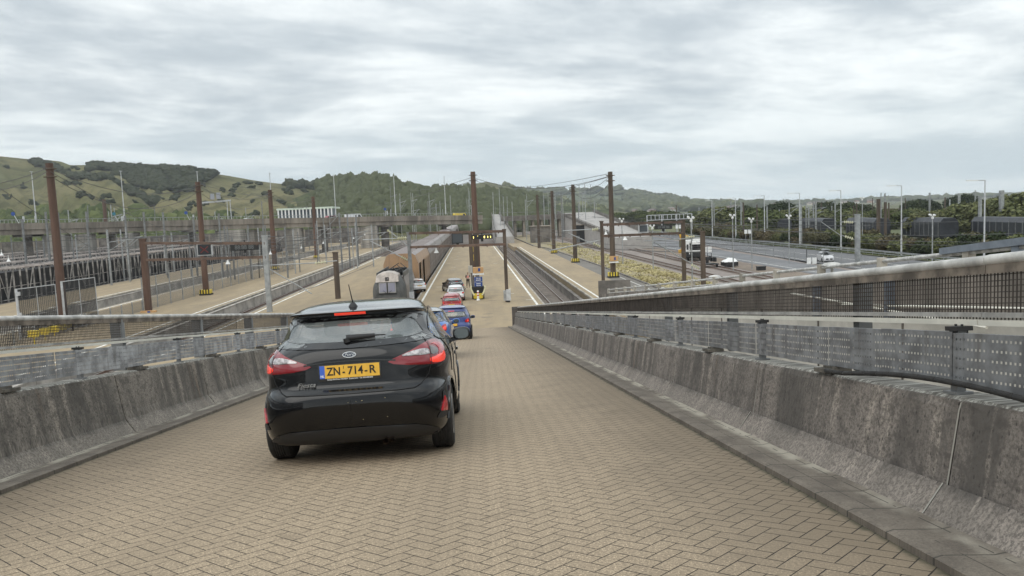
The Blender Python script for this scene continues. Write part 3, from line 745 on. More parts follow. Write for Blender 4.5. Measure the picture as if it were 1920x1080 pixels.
            lo = patch(S, arc, cat(O, 3), 0.014, nm, M_LRED, root, 8, 8, .03)
            if brake: patch(S, arc, cat(q([(.70, .83), (.82, .83), (.84, .91), (.72, .90)]), 3), 0.020, 'lit_panel', M_LON, lo, 4, 6, .005)
        rf = patch(S, arc, q([(.83, .40), (.96, .395), (.985, .47), (.93, .53)]) if detail else q([(.70, .40), (.86, .40), (.86, .45), (.70, .45)]), 0.014, 'reflector', M_LRED, root, 6, 5, .02)
        if detail:
            patch(S, arc, cat(q([(.76, .35), (.98, .36), (1.03, .46), (.97, .565), (.90, .56), (.88, .45)]), 3), 0.006, 'corner_scoop', M_TRIM, root, 8, 8, 0.0)
    # high brake lamp under spoiler lip
    patch(S, sx, [(x*kx, z*kz) for x, z in [(-.14, 1.320), (.14, 1.320), (.14, 1.337), (-.14, 1.337)]], 0.006, 'high_brake_lamp', M_LON, root, 3, 12, .02)
    # lower bumper valance + plate
    patch(S, arc, cat([(x*kx, z*kz) for x, z in [(-.70, .20), (.70, .20), (.80, .24), (.66, .30), (.55, .325), (0, .335), (-.55, .325), (-.66, .30), (-.80, .24)]], 3), 0.008, 'bumper_valance', M_TRIM, root, 6, 24, 0.0)
    pz = .825*kz; py = min(S.par(pz)[0], S.par(pz-.05)[0])-0.014; px = -0.0
    if tab is SUV or not detail: pz = .70*kz; py = S.par(pz)[0]-0.02
    mb = MB(); mb.box((px, py+.004, pz-.008), (.545, .018, .145)); pl = mb.build('number_plate', M_FRIT if detail else M_INK, root)
    mb = MB(); mb.box((px, py-.0065, pz), (.52, .004, .112)); mb.build('plate_face', M_PLY, pl)
    if detail:
        mb = MB(); mb.box((px-.238, py-.0085, pz), (.044, .003, .111)); mb.build('plate_band', M_PLB, pl)
        MX = lambda x, z, y=py-.0095: Matrix.Translation((x, y, z)) @ Matrix.Rotation(pi/2, 4, 'X')
        text('ZN', .098, M_INK, 'plate_letters', pl, MX(-.138, pz), sx=.86, bold=.0018)
        text('-', .09, M_INK, 'plate_letters', pl, MX(-.052, pz-.003), sx=.8, bold=.002)
        text('1', .032, M_INK, 'plate_letters', pl, MX(-.052, pz+.033), bold=.001)
        text('714', .098, M_INK, 'plate_letters', pl, MX(.050, pz), sx=.93, bold=.0018)
        text('-', .09, M_INK, 'plate_letters', pl, MX(.142, pz-.003), sx=1.0, bold=.002)
        text('R', .098, M_INK, 'plate_letters', pl, MX(.198, pz), sx=1.0, bold=.0018)
        text('NL', .026, M_WHITE, 'plate_letters', pl, MX(-.238, pz-.036), bold=.0008)
        text('Garage BUYS en HAUSEN  Zoetermeer  Tel. 020-6881838', .0165, M_WHITE, 'plate_frame_text', pl, MX(0, pz-.0665, py-.0062), bold=.0002)
        # oval badge with script
        mz = .965*kz; my = S.par(mz)[0]
        def oval(a, b, y, n, name, m, par):
            mb = MB(); mb.add([(a*cos(t), y0, mz+b*sin(t)) for y0 in (y, y+.02) for t in np.linspace(0, 2*pi, n, endpoint=False)], [tuple(range(n)), tuple(range(2*n-1, n-1, -1))]+[(i, i+n, (i+1) % n+n, (i+1) % n) for i in range(n)])
            return mb.build(name, m, par)
        bd = oval(.060, .0265, my-.012, 32, 'badge', M_CHROME, root); oval(.0535, .0205, my-.0135, 32, 'badge_face', mat('badge_dark', (.012, .02, .05), .2), bd)
        text('Ford', .040, M_CHROME, 'badge_script', bd, Matrix.Translation((0, my-.0150, mz+.001)) @ Matrix.Rotation(pi/2, 4, 'X'), sx=1.1, shear=.4)
        text('Fiesta', .052, M_CHROME, 'model_badge', root, Matrix.Translation((-.385, S.par(.73)[0]-.016, .722)) @ Matrix.Rotation(-.06, 4, 'Z') @ Matrix.Rotation(pi/2, 4, 'X'), sx=1.35, shear=.35)
        # wiper with housing
        mb = MB(); yb = S.par(1.03)[0]
        a0 = S.P3(sx(1.085, -.03), 1.085, .03); a1 = S.P3(sx(1.095, .22), 1.095, .03); a2 = S.P3(sx(1.100, .31), 1.100, .022)
        mb.tube(a0, a1, .030, .018, 10); mb.tube(a1, a2, .007, .005, 8); mb.tube(S.P3(sx(1.070, -.02), 1.070, .0), a0, .03, .033, 12); mb.build('rear_wiper', M_TRIM, root, True, 40)
        # antenna
        mb = MB(); az = 1.385; p0 = Vector((-.01, .56, 1.385)); mb.lathe(p0, [(.045, -.02), (.042, .012), (.026, .035), (.010, .05)], 14); mb.tube(p0+Vector((0, 0, .04)), p0+Vector((-.012, -.115, .21)), .006, .0035, 8); mb.build('antenna', M_TRIM, root, True, 40)
        # spoiler underside shadow gap & shut lines
        def line(pts, fmap, wd, nm, off=.0035):
            mb = MB(); td = np.linspace(0, len(pts)-1, (len(pts)-1)*5+1); pts = [(float(np.interp(q, range(len(pts)), [p[0] for p in pts])), float(np.interp(q, range(len(pts)), [p[1] for p in pts]))) for q in td]; P = [S.P3(fmap(z, a), z, off) for a, z in pts]
            for a, b in zip(P[:-1], P[1:]): mb.beam(a, b, wd, wd*.6)
            return mb.build(nm, M_INK, root)
        hx = [(-.70, 1.07), (-.735, 1.02), (-.738, .94), (-.732, .82), (-.70, .745), (-.62, .665), (-.56, .640), (-.4, .634), (0, .630), (.4, .634), (.56, .640), (.62, .665), (.70, .745), (.732, .82), (.738, .94), (.735, 1.02), (.70, 1.07)]
        line([(a, z) for a, z in hx], arc, .007, 'tailgate_gap', .003)
        # tailgate recess lines (upper lip above plate)
        mb = MB()
        top = [(-.40, .890), (-.2, .908), (0, .912), (.2, .908), (.40, .890)]
        for (a, z), (b, z2) in zip(top[:-1], top[1:]):
            A = S.P3(sx(z, a), z, .002); B = S.P3(sx(z2, b), z2, .002); mb.beam(A, B, .03, .012)
        mb.build('plate_lip', M_FRIT, root)
        for sd_ in (1, -1):
            fmy = lambda z, a, sd_=sd_: S.psi_y(z, a, sd_)
            line([(1.60, 1.0), (1.62, .8), (1.66, .5), (1.62, .3)], fmy, .006, 'door_gap'); line([(.72, 1.05), (.76, .98), (.98, .85), (1.08, .70)], fmy, .006, 'door_gap')
            line([(2.70, .98), (2.78, .8), (2.78, .4)], fmy, .006, 'door_gap')
            for hy in (1.32, 2.25):
                h0 = S.P3(fmy(.86, hy), .86, .03); h1 = S.P3(fmy(.86, hy+.2), .86, .03); mb = MB(); mb.beam(h0, h1, .02, .03); mb.build('door_handle', paint, root)
            # wheel arch lips
            for q_ in wy:
                mb = MB(); ar = [S.P3(fmy(.31+.352*sin(t), q_+.352*cos(t)), .31+.352*sin(t), .004) for t in np.linspace(.0, pi, 18)]
                for a, b in zip(ar[:-1], ar[1:]): mb.beam(a, b, .02, .02)
                mb.build('arch_lip', M_FRIT, root)
        # exhaust, small dents/dirt specks, parking dimples
        mb = MB(); mb.tube((.27, .10, .185), (.27, .36, .195), .028, .028, 14, False); mb.tube((.33, .11, .192), (.33, .36, .195), .020, .020, 14, False); mb.build('exhaust_pipe', mat('exhaust', (.16, .10, .06), .5, .7), root, True, 40)
        mb = MB(); mb.tube((0, .35, .26), (0, .9, .26), .09, .09, 12); mb.build('silencer', M_BLACK, root)
        mb = MB()
        for x, z, r in ((.10, .565, .006), (.30, .575, .004), (.05, .56, .003), (-.02, .555, .003), (.10, .40, .004), (.31, .41, .004)):
            p = S.P3(sx(z, x), z, .003); mb.box(p, (r*1.3, .003, r*.8))
        mb.build('paint_chips', mat('chip_pale', (.6, .5, .25), .6), root)
        # hanging charm in windscreen
        mb = MB(); mb.tube((.17, 2.33, 1.30), (.17, 2.33, 1.19), .003); mb.lathe((.17, 2.33, 1.13), [(.006, 0), (.03, .02), (.03, .05), (.008, .075)], 10); mb.build('hanging_charm', mat('charm_red', (.6, .08, .05), .6), root)
        mb = MB(); mb.box((.18, 2.30, 1.335), (.24, .03, .065)); mb.build('inner_mirror', M_BLACK, root)
    else:
        for sd_ in (0,):
            mb = MB(); mb.box((0, S.par(.90*kz)[0]-.008, .90*kz), (.10*kx, .012, .04)); mb.build('badge', M_CHROME, root)
    # seats and dash
    for sx_ in (-.36, .36):
        mb = MB()
        def rb(cc, dd):
            n = 12; prof = [(dd[0]/2*np.sign(cos(t))*abs(cos(t))**.45, dd[2]/2*np.sign(sin(t))*abs(sin(t))**.45) for t in np.linspace(0, 2*pi, 20, endpoint=False)]
            mb.prism([(float(a), float(b)) for a, b in prof], [lambda a, b, k_=k_, f=f: Vector((cc[0]+a*f, cc[1]+k_*dd[1], cc[2]+b*f)) for k_, f in ((-.5, .88), (-.35, 1), (.35, 1), (.5, .88))])
        rb((sx_*kx, 1.72*ky, .82*kz), (.50, .14, .62)); rb((sx_*kx, 1.66*ky, 1.20*kz), (.27, .10, .19)); mb.build('front_seat', M_SEAT, root, True, 40)
    mb = MB(); mb.box((0, .92*ky, .74*kz), (1.28*kx, .16, .48*kz))
    for sx_ in (-.40, .40): mb.box((sx_*kx, .90*ky, 1.03*kz), (.24, .08, .13))
    mb.build('rear_seat', M_SEAT, root)
    mb = MB(); mb.box((0, 2.75*ky, .86*kz), (1.35*kx, .35, .22)); mb.build('dashboard', mat('dash_grey', (.05, .05, .052), .8), root)
    # headlamps + grille so the front reads too
    for sd_ in (1, -1):
        patch(S, lambda z, a: S.psi_y(z, a, sd_), [(y*ky, z*kz) for y, z in [(3.45, .72), (3.80, .66), (3.78, .74), (3.5, .80)]], .008, 'headlamp', M_LCLR, root, 5, 6, .02)
    patch(S, sf, [(x*kx, z*kz) for x, z in [(-.45, .38), (.45, .38), (.5, .58), (-.5, .58)]], .008, 'grille', M_TRIM, root, 5, 8, .02)
    return root
def rampM(u, s, yaw=0.0, roll=0.0, n=0.0, flat=False):
    eu = Vector((cos(AZ), -sin(AZ), 0)); es = Vector((sin(AZ), cos(AZ), 0 if flat else -SL)).normalized(); en = eu.cross(es)
    B = Matrix((eu, es, en)).transposed().to_4x4()
    p = RW(u, s, n+bank(u, s))
    if flat: p.z = 0
    return Matrix.Translation(p) @ B @ Matrix.Rotation(yaw, 4, 'Z') @ Matrix.Rotation(roll, 4, 'Y')
def paint(name, col, flake=0.0, rough=0.28):
    m = mat(name, col, rough, 0.0, coat=1.0, spec=0.5); m.node_tree.nodes['Principled BSDF'].inputs['Coat IOR'].default_value = 1.45
    return m
P_BLK = paint('black_car_paint', (0.003, 0.0032, 0.004), rough=.12); P_BLK.node_tree.nodes['Principled BSDF'].inputs['Specular IOR Level'].default_value = 0.2; P_BLK.node_tree.nodes['Principled BSDF'].inputs['Coat Weight'].default_value = .75
# faint road film on the black paint
make_car('black hatchback with lit tail lamps and yellow number plate, nearest on the ramp', HATCH, (4.04, 1.735, 1.476), P_BLK,
         rampM(-1.155, 6.80, radians(0.4), -atan(0.02)), detail=1)
# ------------------------------------------------------------------ the ground and the rail yard
def flat(name, pts, z, m, th=0.0):
    mb = MB(); n = len(pts)
    if th:
        mb.add([(x, y, z) for x, y in pts]+[(x, y, z-th) for x, y in pts], [tuple(range(n))]+[(i, i+n, (i+1) % n+n, (i+1) % n) for i in range(n)])
    else: mb.add([(x, y, z) for x, y in pts], [tuple(range(n))])
    o = mb.build(name, m); return struct(o)
def rect(x0, x1, y0, y1): return [(x0, y0), (x1, y0), (x1, y1), (x0, y1)]
GZ = -1.2
flat('ground', [(-9000, -3000), (9000, -3000), (9000, 12000), (-9000, 12000)], GZ, M_FIELD)
flat('ballast', rect(-150, 30, -40, 900), GZ+0.02, M_BALLAST)
flat('pale_ballast', rect(26.5, 44, -10, 420), GZ+0.30, M_PINK)
flat('track_verge', [(44, -10), (62, -10), (62, 60), (51, 119), (58, 196), (67, 290), (67, 420), (44, 420)], GZ+0.26, M_PINK)
# platforms
flat('platform', rect(-5.9, 6.3, 30, 236), 0.0, M_PLAT, 1.19)
flat('platform', rect(-21.6, -11.1, 40, 186), 0.0, M_PLAT, 1.19)
flat('platform', rect(-40.9, -27.0, 20, 300), 0.0, M_PLAT, 1.19)
flat('platform', rect(-58.0, -47.6, 60, 320), 0.0, M_PLAT, 1.19)
flat('platform', rect(11.5, 16.6, 50, 205), 0.0, M_PLAT, 1.19)
flat('platform', [(10.6, 205), (15.6, 205), (14.5, 300), (9.8, 300)], -0.02, M_PLAT, 1.0)
flat('platform_strip', [(16.6, 40), (19.2, 40), (19.2, 122), (18.0, 176), (16.6, 190)], -0.004, M_DASPH, 1.19)
flat('dry_grass_bank', [(19.5, 60), (26.8, 60), (27.5, 130), (26.0, 200), (24, 330), (15.0, 330), (16.2, 205), (17.8, 190), (18.4, 176), (19.5, 122)], -0.25, M_DRY, 0.9)
# kerb, edge copings, white lines
def strip(name, pts, wd, z, m, h=0.0, dx=0.0):
    mb = MB()
    for (x0, y0), (x1, y1) in zip(pts[:-1], pts[1:]):
        if h: mb.beam((x0, y0, z+h/2), (x1, y1, z+h/2), wd, h)
        else: mb.add([(x0-wd/2, y0, z), (x0+wd/2, y0, z), (x1+wd/2, y1, z), (x1-wd/2, y1, z)], [(0, 1, 2, 3)])
    return struct(mb.build(name, m))
for x, y0, y1 in ((-5.35, 60, 232), (5.75, 60, 232), (-21.05, 48, 186), (12.05, 60, 204), (-27.55, 30, 290), (-41.5+1.1, 40, 290), (-48.2, 60, 300)):
    strip('platform_line', [(x, y0), (x, y1)], 0.22, 0.006, M_LINE)
strip('platform_line', [(18.3, 60), (18.3, 104)], 0.10, 0.003, M_LINE)
for x, y0, y1 in ((-5.9, 30, 236), (6.3, 30, 236), (-21.6, 40, 186), (-11.1, 40, 186), (11.5, 50, 205), (-27.0, 20, 300), (-40.9, 20, 300), (-47.6, 60, 320), (-58.0, 60, 320)):
    strip('platform_coping', [(x, y0), (x, y1)], 0.35, -0.16, mat('coping_concrete', (0.36, 0.33, 0.28), .9, 0, .3, .6), 0.155)
strip('kerb', [(19.3, 60), (19.3, 122), (18.2, 176), (17.7, 190), (15.9, 205), (15.0, 300)], 0.25, -0.05, M_CON2D, 0.17)
# small worn marks on the central platform
mb = MB()
for i in range(26):
    y = 66+i*6.1+random.uniform(-1, 1); x = random.choice((-4.7, -4.6, 5.0, 5.1, 3.5, -3.6)); mb.add([(x, y, .004), (x+.7, y, .004), (x+.7, y+.18, .004), (x, y+.18, .004)], [(0, 1, 2, 3)])
struct(mb.build('platform_line', M_LINE))
mb = MB()
for i in range(30):
    y = 64+random.uniform(0, 150); x = random.uniform(-4.5, 4.8); mb.add([(x, y, .005), (x+random.uniform(.4, 1.3), y, .005), (x+1.0, y+.22, .005), (x+.1, y+.25, .005)], [(0, 1, 2, 3)])
struct(mb.build('platform_stain', mat('oil_stain', (.13, .11, .09), .8)))
# tracks: two rails on sleepers
def track(xs, y0, y1, gz_=GZ, dense=True, label=None, xfun=None):
    f = xfun or (lambda y: xs)
    mb = MB(); L = (y1-y0); n = max(2, int(L/25)+1); ys = np.linspace(y0, y1, n)
    for sd_ in (-.75, .75):
        for a, b in zip(ys[:-1], ys[1:]):
            mb.cur = 0; mb.beam((f(a)+sd_, a, gz_+.20), (f(b)+sd_, b, gz_+.20), .075, .15)
            mb.cur = 1; mb.beam((f(a)+sd_, a, gz_+.283), (f(b)+sd_, b, gz_+.283), .055, .012)
    mb.cur = 2; y = y0
    while y < min(y1, y0+200):
        mb.beam((f(y)-1.25, y, gz_+.09), (f(y)+1.25, y, gz_+.09), .26, .08); y += .68 if y < 150 else 1.4
    return struct(mb.build('railway_track', [M_RAIL, M_RAILTOP, M_SLEEP]))
track(8.55, 40, 420); track(-8.5, 60, 420); track(-24.3, 40, 420); track(-44.3, 60, 420)
track(-62.2, 60, 380); track(-74, 60, 380); track(-86, 60, 380)
track(31.3, 40, 420, GZ+.22); track(36.5, 40, 420, GZ+.22, xfun=lambda y: 36.5+max(0, (y-150))*0.02)
track(-52.0-60, 100, 420)
# retaining walls beside the sunk tracks (pale blockwork face, cable trough)
def low_wall(x, y0, y1, z0, z1, m, label):
    mb = MB(); y = y0
    while y < y1:
        e = min(y+4.0, y1); mb.box((x, (y+e)/2-.02, (z0+z1)/2), (.25, e-y-.06, z1-z0)); mb.box((x, (y+e)/2-.02, z1+.04), (.36, e-y-.05, .08)); y = e
    return tag(mb.build('retaining_wall', m), label, 'wall')
low_wall(10.55, 60, 196, GZ, -.35, M_CON2D, 'dark low concrete trough wall beside the empty track right of the central platform')
low_wall(-26.2, 40, 300, GZ, -.15, mat('pale_block', (.40, .37, .33), .9, 0, .3, .5), 'pale blockwork retaining wall along the track left of the tan platform')
low_wall(-46.6, 60, 300, GZ, -.15, MATS['pale_block'], 'pale blockwork wall by the track behind the mesh fence')
low_wall(-59.2, 60, 300, GZ, -.15, M_CON2D, 'dark low wall in front of the lattice wagons')

# roads on the right
def poly_strip(name, L_, R_, z, m): 
    mb = MB(); n = len(L_); mb.add([(x, y, z) for x, y in L_]+[(x, y, z) for x, y in R_], [(i, n+i, n+i+1, i+1) for i in range(n-1)]); return struct(mb.build(name, m))
poly_strip('service_road', [(43.6, -20), (43.8, 120), (44.0, 161), (45.5, 260), (46, 400)], [(50.6, -20), (49.6, 100), (51.5, 161), (58.5, 240), (64, 330)], GZ+.34, M_ASPH)
poly_strip('main_road', [(52.5, -40), (51.2, 100), (53.5, 161), (60.0, 240), (66.0, 330)], [(65.2, -40), (65.2, 100), (65.4, 161), (66.5, 240), (70, 330)], GZ+.34, M_ASPH)
poly_strip('grass_verge', [(66.0, -60), (66.0, 161), (67.0, 240), (71, 330), (75, 420)], [(90, -60), (90, 161), (92, 240), (95, 330), (100, 420)], GZ+.36, M_VERGE)
strip('road_line', [(45.0, 60), (45.2, 161), (46.8, 250)], .14, GZ+.346, M_LINE)
strip('road_line', [(59.0, 40), (59.0, 100), (60.0, 161), (63.5, 240)], .14, GZ+.346, M_LINE)
strip('road_line', [(52.6, 40), (52.4, 100), (54.4, 161), (60.8, 240)], .14, GZ+.346, M_LINE)
flat('siding_slab', [(38.2, 60), (43.2, 60), (43.4, 240), (40, 240)], GZ+.33, ground_material('brown_gravel', (.24, .19, .145), (.19, .15, .12), None, .15, 2))

# ------------------------------------------------------------------ fences, guard rails
def rail_fence(pts, label, hgt=.75, post=4.0, m=M_GALV, z=GZ+.35, rails=((.72, .30),), name='guard_rail', cat_='guard rail'):
    root = thing(name, label, cat_, (pts[0][0], pts[0][1], z)); o0 = Vector((pts[0][0], pts[0][1], z))
    mb = MB()
    for (x0, y0), (x1, y1) in zip(pts[:-1], pts[1:]):
        for h, t in rails: mb.beam(Vector((x0, y0, z+h))-o0, Vector((x1, y1, z+h))-o0, .06, t)
    mb.build('rail', m, root)
    mb = MB()
    for (x0, y0), (x1, y1) in zip(pts[:-1], pts[1:]):
        d = hypot(x1-x0, y1-y0); n = max(1, int(d/post))
        for i in range(n): t = i/n; mb.beam(Vector((x0+(x1-x0)*t, y0+(y1-y0)*t, z))-o0, Vector((x0+(x1-x0)*t, y0+(y1-y0)*t, z+hgt))-o0, .08, .08)
    mb.build('rail_posts', m, root); return root
rail_fence([(66.3, 20), (66.0, 105), (67.0, 131), (66.3, 165), (66.0, 220), (68, 300), (72, 380)], 'long galvanised double guard rail beyond the far road in front of the hedge', .8, rails=((.70, .28), (.30, .12)))
def mesh_fence(pts, h, label, post=3.0, z=0.0, cell=(.09, .06), wire=.022, bars=M_GALV, dark=(.10, .10, .10), pw=.09, name='mesh_fence'):
    root = thing(name, label, 'fence', (pts[0][0], pts[0][1], z)); o0 = Vector((pts[0][0], pts[0][1], z))
    key = 'fence_wire_%g_%g' % (cell[0], wire)
    wm = MATS.get(key) or wire_material(key, cell[0], cell[1], wire, dark)
    mb = MB(); d0 = 0
    for (x0, y0), (x1, y1) in zip(pts[:-1], pts[1:]):
        d = hypot(x1-x0, y1-y0); vs = [Vector((x0, y0, z+.05))-o0, Vector((x1, y1, z+.05))-o0, Vector((x1, y1, z+h))-o0, Vector((x0, y0, z+h))-o0]
        mb.add(vs, [(0, 1, 2, 3)], [(d0, 0), (d0+d, 0), (d0+d, h), (d0, h)]); d0 += d
    mb.build('mesh_panel', wm, root)
    for (x0, y0), (x1, y1) in zip(pts[:-1], pts[1:]):
        d = hypot(x1-x0, y1-y0); n = max(1, int(d/post))
        for i in range(n+1):
            t = i/n; mb = MB(); p = Vector((x0+(x1-x0)*t, y0+(y1-y0)*t, z))-o0; mb.beam(p, p+Vector((0, 0, h+.12)), pw, pw); mb.build('post', bars, root)
    return root
mesh_fence([(-34.2, 84), (-34.2, 103), (-33.8, 128), (-33.2, 150)], 3.4, 'tall grey mesh fence with close posts along the platform left of the tracks', 3.2, cell=(.10, .07), wire=.024)
mesh_fence([(54.0, 40), (50.6, 119), (53.0, 161), (59.4, 235), (63.5, 266)], 2.0, 'thin mesh fence between the service road and the main road', 5.0, GZ+.35, cell=(.12, .12), wire=.015, pw=.06)
# two big framed mesh gates on the left
for k, (xa, ya, xb, yb, lb) in enumerate(((40, 600, 112, 590, 'tall white framed dark mesh gate left of the thick brown mast'), (125, 590, 187, 588, 'tall dark mesh gate right of the thick brown mast'))):
    A = at(xa, ya+45, 66 if k == 0 else 70); B = at(xb, yb+40, 70 if k == 0 else 74.5); A.z = B.z = 0
    ht = at(xa+(0 if k == 0 else 0), 541 if k == 0 else 527, A.y).z
    root = thing('mesh_gate', lb, 'gate', A); d = B-A
    mb = MB()
    for t in (0, .5, 1): mb.beam(d*t, d*t+Vector((0, 0, ht)), .14 if t == 0 else .06, .14 if t == 0 else .06)
    for h_ in (.15, ht-.04): mb.beam(Vector((0, 0, h_)), d+Vector((0, 0, h_)), .07, .07)
    mb.build('gate_frame', M_LIGHTG, root)
    mb = MB(); mb.add([Vector((0, 0, .1)), d+Vector((0, 0, .1)), d+Vector((0, 0, ht)), Vector((0, 0, ht))], [(0, 1, 2, 3)], [(0, 0), (d.length, 0), (d.length, ht), (0, ht)])
    mb.build('gate_mesh', MATS.get('gate_wire') or wire_material('gate_wire', .20, .085, .05, (.03, .03, .032)), root)
    if k == 0:
        mb = MB(); mb.box((.2, -.1, ht*.9), (.25, .2, .3)); mb.box((.2, -.1, ht*.5), (.2, .15, .2)); mb.build('hinge_box', M_LIGHTG, root)
mesh_fence([(-35.6, 60), (-34.6, 70), (-34.3, 84)], 1.1, 'low wire barrier carrying yellow pads beside the gates', 2.2, cell=(.2, .09), wire=.035)
for k, (x_, y_) in enumerate(((63, 626), (84, 621), (101, 617), (116, 613), (131, 609))):
    p = at(x_, y_, 62+k*2.6); mb = MB(); mb.box((0, 0, 0), (.62, .3, .52)); 
    for d in (-.2, 0, .2): mb.box((0, -.17, d), (.72, .06, .10))
    mb.tube((0, 0, -.2), (0, 0, -p.z), .04)
    o = mb.build('impact_pad', M_YEL); o.location = p; tag(o, '%s yellow pad on the low wire barrier, seen through the left parapet mesh' % ('leftmost', 'second from left', 'middle', 'second from right', 'rightmost')[k], 'impact pad', 'yellow pads')

# ------------------------------------------------------------------ masts
def mast(xb, yb, xt, yt, wpx, m, label, z=0.0, name='mast', group=None, collar=True, base=False, taper=1.0, square=False, cat_='mast', Y=None):
    p = gz(xb, yb, z) if Y is None else at(xb, yb, Y)
    if Y is not None: p.z = z
    t = at(xt, yt, p.y); h = t.z-p.z; r = wpx*p.y/FPX/2*1.02
    root = thing(name, label, cat_, p, group=group)
    mb = MB(); lean = 0
    if square: mb.beam((0, 0, 0), (0, 0, h), 2*r, 2*r, up=(0, 1, 0)); mb.box((0, 0, h-.02), (2*r+.08, 2*r+.08, .12))
    else: mb.tube((0, 0, 0), (0, 0, h), r*taper, r*.92, 14)
    mb.build('shaft', m, root, not square, 40)
    if collar:
        mb = MB()
        for dz_ in (h*.035, h*.085):
            mb.lathe((0, 0, h-dz_), [(r+.03, -.08), (r+.07, -.05), (r+.07, .05), (r+.03, .08)], 12); mb.box((0, 0, h-dz_), (2*r+.5, .12, .10))
        mb.build('collar', M_RUSTD, root)
    if base:
        mb = MB(); mb.cur = 0; mb.box((0, -.1, .42), (1.25, 1.0, .5)); mb.cur = 1
        for sx_ in (-.5, -.17, .17, .5): mb.tube((sx_, -.55, .0), (sx_, -.55, .7), .10, .10, 8)
        mb.box((0, 0, .1), (1.35, 1.2, .2)); mb.build('yellow_buffer', [M_YEL, M_BLACK], root)
    return root, p, h
MS = {}
for key, a in dict(
    L1=(120, 603, 92, 306, 13.5, M_RUST, 'thick rust-brown overhead line mast nearest the left edge of the photo', 0.0, 1.15, False),
    L2=(387, 553, 372, 341, 9.5, M_RUST, 'rust-brown overhead line mast beside the mesh fence left of centre', 0.0, 1.15, True),
    L3=(516, 506, 507, 356, 8, M_RUST, 'rust-brown mast with a yellow buffer behind the grey gantry post', 0.0, 1.2, True),
    L4=(594, 484, 583, 369, 6.5, M_RUST, 'rust-brown mast farthest along the left platform fence', 0.0, 1.2, True),
    L5=(203, 470, 193, 374, 6.5, M_RUST, 'distant rust-brown mast rising behind the lattice wagons', GZ, 1.1, False),
    C=(895, 508, 885, 322, 9.5, M_RUST, 'thick rust-brown mast in the middle of the central platform', 0.0, 1.35, False),
    R1=(1150, 520, 1144, 322, 9, M_RUSTD, 'tallest brown mast on the right platform, yellow buffer at its foot', 0.0, 1.15, True),
    R2=(1079, 492, 1075, 346, 7, M_RUSTD, 'second brown mast from the front along the right platform edge', 0.0, 1.15, True),
    R3=(1039, 475, 1035, 358, 6, M_RUSTD, 'third brown mast from the front along the right platform edge', 0.0, 1.15, True),
    R4=(1011, 465, 1008, 365, 5, M_RUSTD, 'farthest of the four brown masts along the right platform', 0.0, 1.15, False)).items():
    MS[key] = mast(*a[:6], a[6], a[7], base=a[9], taper=a[8], group='brown overhead line masts')
GP = {}
for key, a in dict(
    GL1=(279, 585, 269, 448, 9.5, M_RUST, 'short rust-brown gantry post holding the left end of the beams with the red cross'),
    GL2=(506, 585, 495, 442, 8.5, M_GALV, 'grey gantry post with a cantilever arm on the left'),
    GL3=(634, 560, 627, 473, 8.5, M_RUSTD, 'short dark brown post carrying an insulator arm left of the train'),
    GC1=(773, 566, 767, 436, 6.5, M_GALVD, 'grey gantry post in front of the train'),
    GC2=(951, 566, 946, 430, 6.0, M_RUSTD, 'dark brown gantry post at the foot of the ramp'),
    GR1=(1132, 553, 1127, 415, 5.5, M_RUSTD, 'dark gantry post at the left end of the right beams'),
    GR2=(1283, 528, 1277, 412, 6.5, M_RUSTD, 'brown gantry post at the right end of the right beams'),
    GR3=(1319, 534, 1314, 434, 7.5, M_RUSTD, 'short brown post holding the cantilever tube beyond the ramp')).items():
    GP[key] = mast(*a[:6], a[6], name='gantry_post', group='gantry posts', collar=False, square=True, cat_='post')
def tops(k, dz_=0.0):
    r, p, h = GP[k]; return Vector((p.x, p.y, p.z+h-dz_))
def gantry(k1, k2, label, y_up, y_lo, ins, ext=0.0):
    a = GP[k1][1]; b = GP[k2][1]; root = thing('sign_gantry', label, 'gantry', a)
    # keep the far end at the depth of its own post
    for (ya, yb) in (y_up, y_lo):
        A = at(GP[k1][3] if False else 0, 0, 1) if False else None
    return root
def beam_between(k1, k2, ys, wd, ht, parent_name, label, m=M_BRN):
    a = GP[k1][1]; b = GP[k2][1]; root = thing(parent_name, label, 'gantry', a)
    res = []
    for (xa, ya), (xb, yb) in ys:
        A = at(xa, ya, a.y-.15); B = at(xb, yb, b.y-.15); res.append((A, B))
        mb = MB(); mb.beam(A-a, B-a, wd, ht)
        n = 8
        for i in range(n): p = A.lerp(B, (i+.5)/n); mb.box(p-a+Vector((0, -wd/2-.02, -ht/2)), (.10, .10, .16))
        mb.build('beam', m, root)
    return root, a, res
gl = beam_between('GL1', 'GL2', [((272, 456), (497, 456)), ((275, 487.5), (499, 482))], .22, .26, 'sign_gantry', 'brown twin beam gantry carrying the red cross panel and clock on the left')
gc = beam_between('GC1', 'GC2', [((768, 437.5), (946, 433.5)), ((770, 463.5), (948, 458))], .22, .24, 'sign_gantry', 'brown twin beam gantry across the central platform')
gr = beam_between('GR1', 'GR2', [((1128, 421.5), (1278, 416)), ((1130, 442.5), (1279, 437))], .22, .26, 'sign_gantry', 'rusty twin beam gantry over the right platform')
def panel(px0, py0, px1, py1, Y, name, label, cat_, fr=.08, face=M_SCREEN, border=M_LIGHTG, dep=.28):
    A = at(px0, py1, Y); B = at(px1, py0, Y); c = (A+B)/2; w_ = abs(B.x-A.x); h_ = abs(B.z-A.z)
    root = thing(name, label, cat_, c)
    mb = MB(); mb.box((0, dep/2+.02, 0), (w_, dep, h_)); mb.build('housing', border, root)
    mb = MB(); mb.box((0, 0, 0), (w_-2*fr, .05, h_-2*fr)); f = mb.build('screen', face, root)
    mb = MB(); mb.box((0, .2, h_/2+.2), (.12, .12, .4)); mb.box((0, .2, -h_/2-.12), (.25, .2, .26)); mb.build('bracket', M_BLACK, root)
    return root, c, w_, h_, f
YL = GP['GL1'][1].y-.6
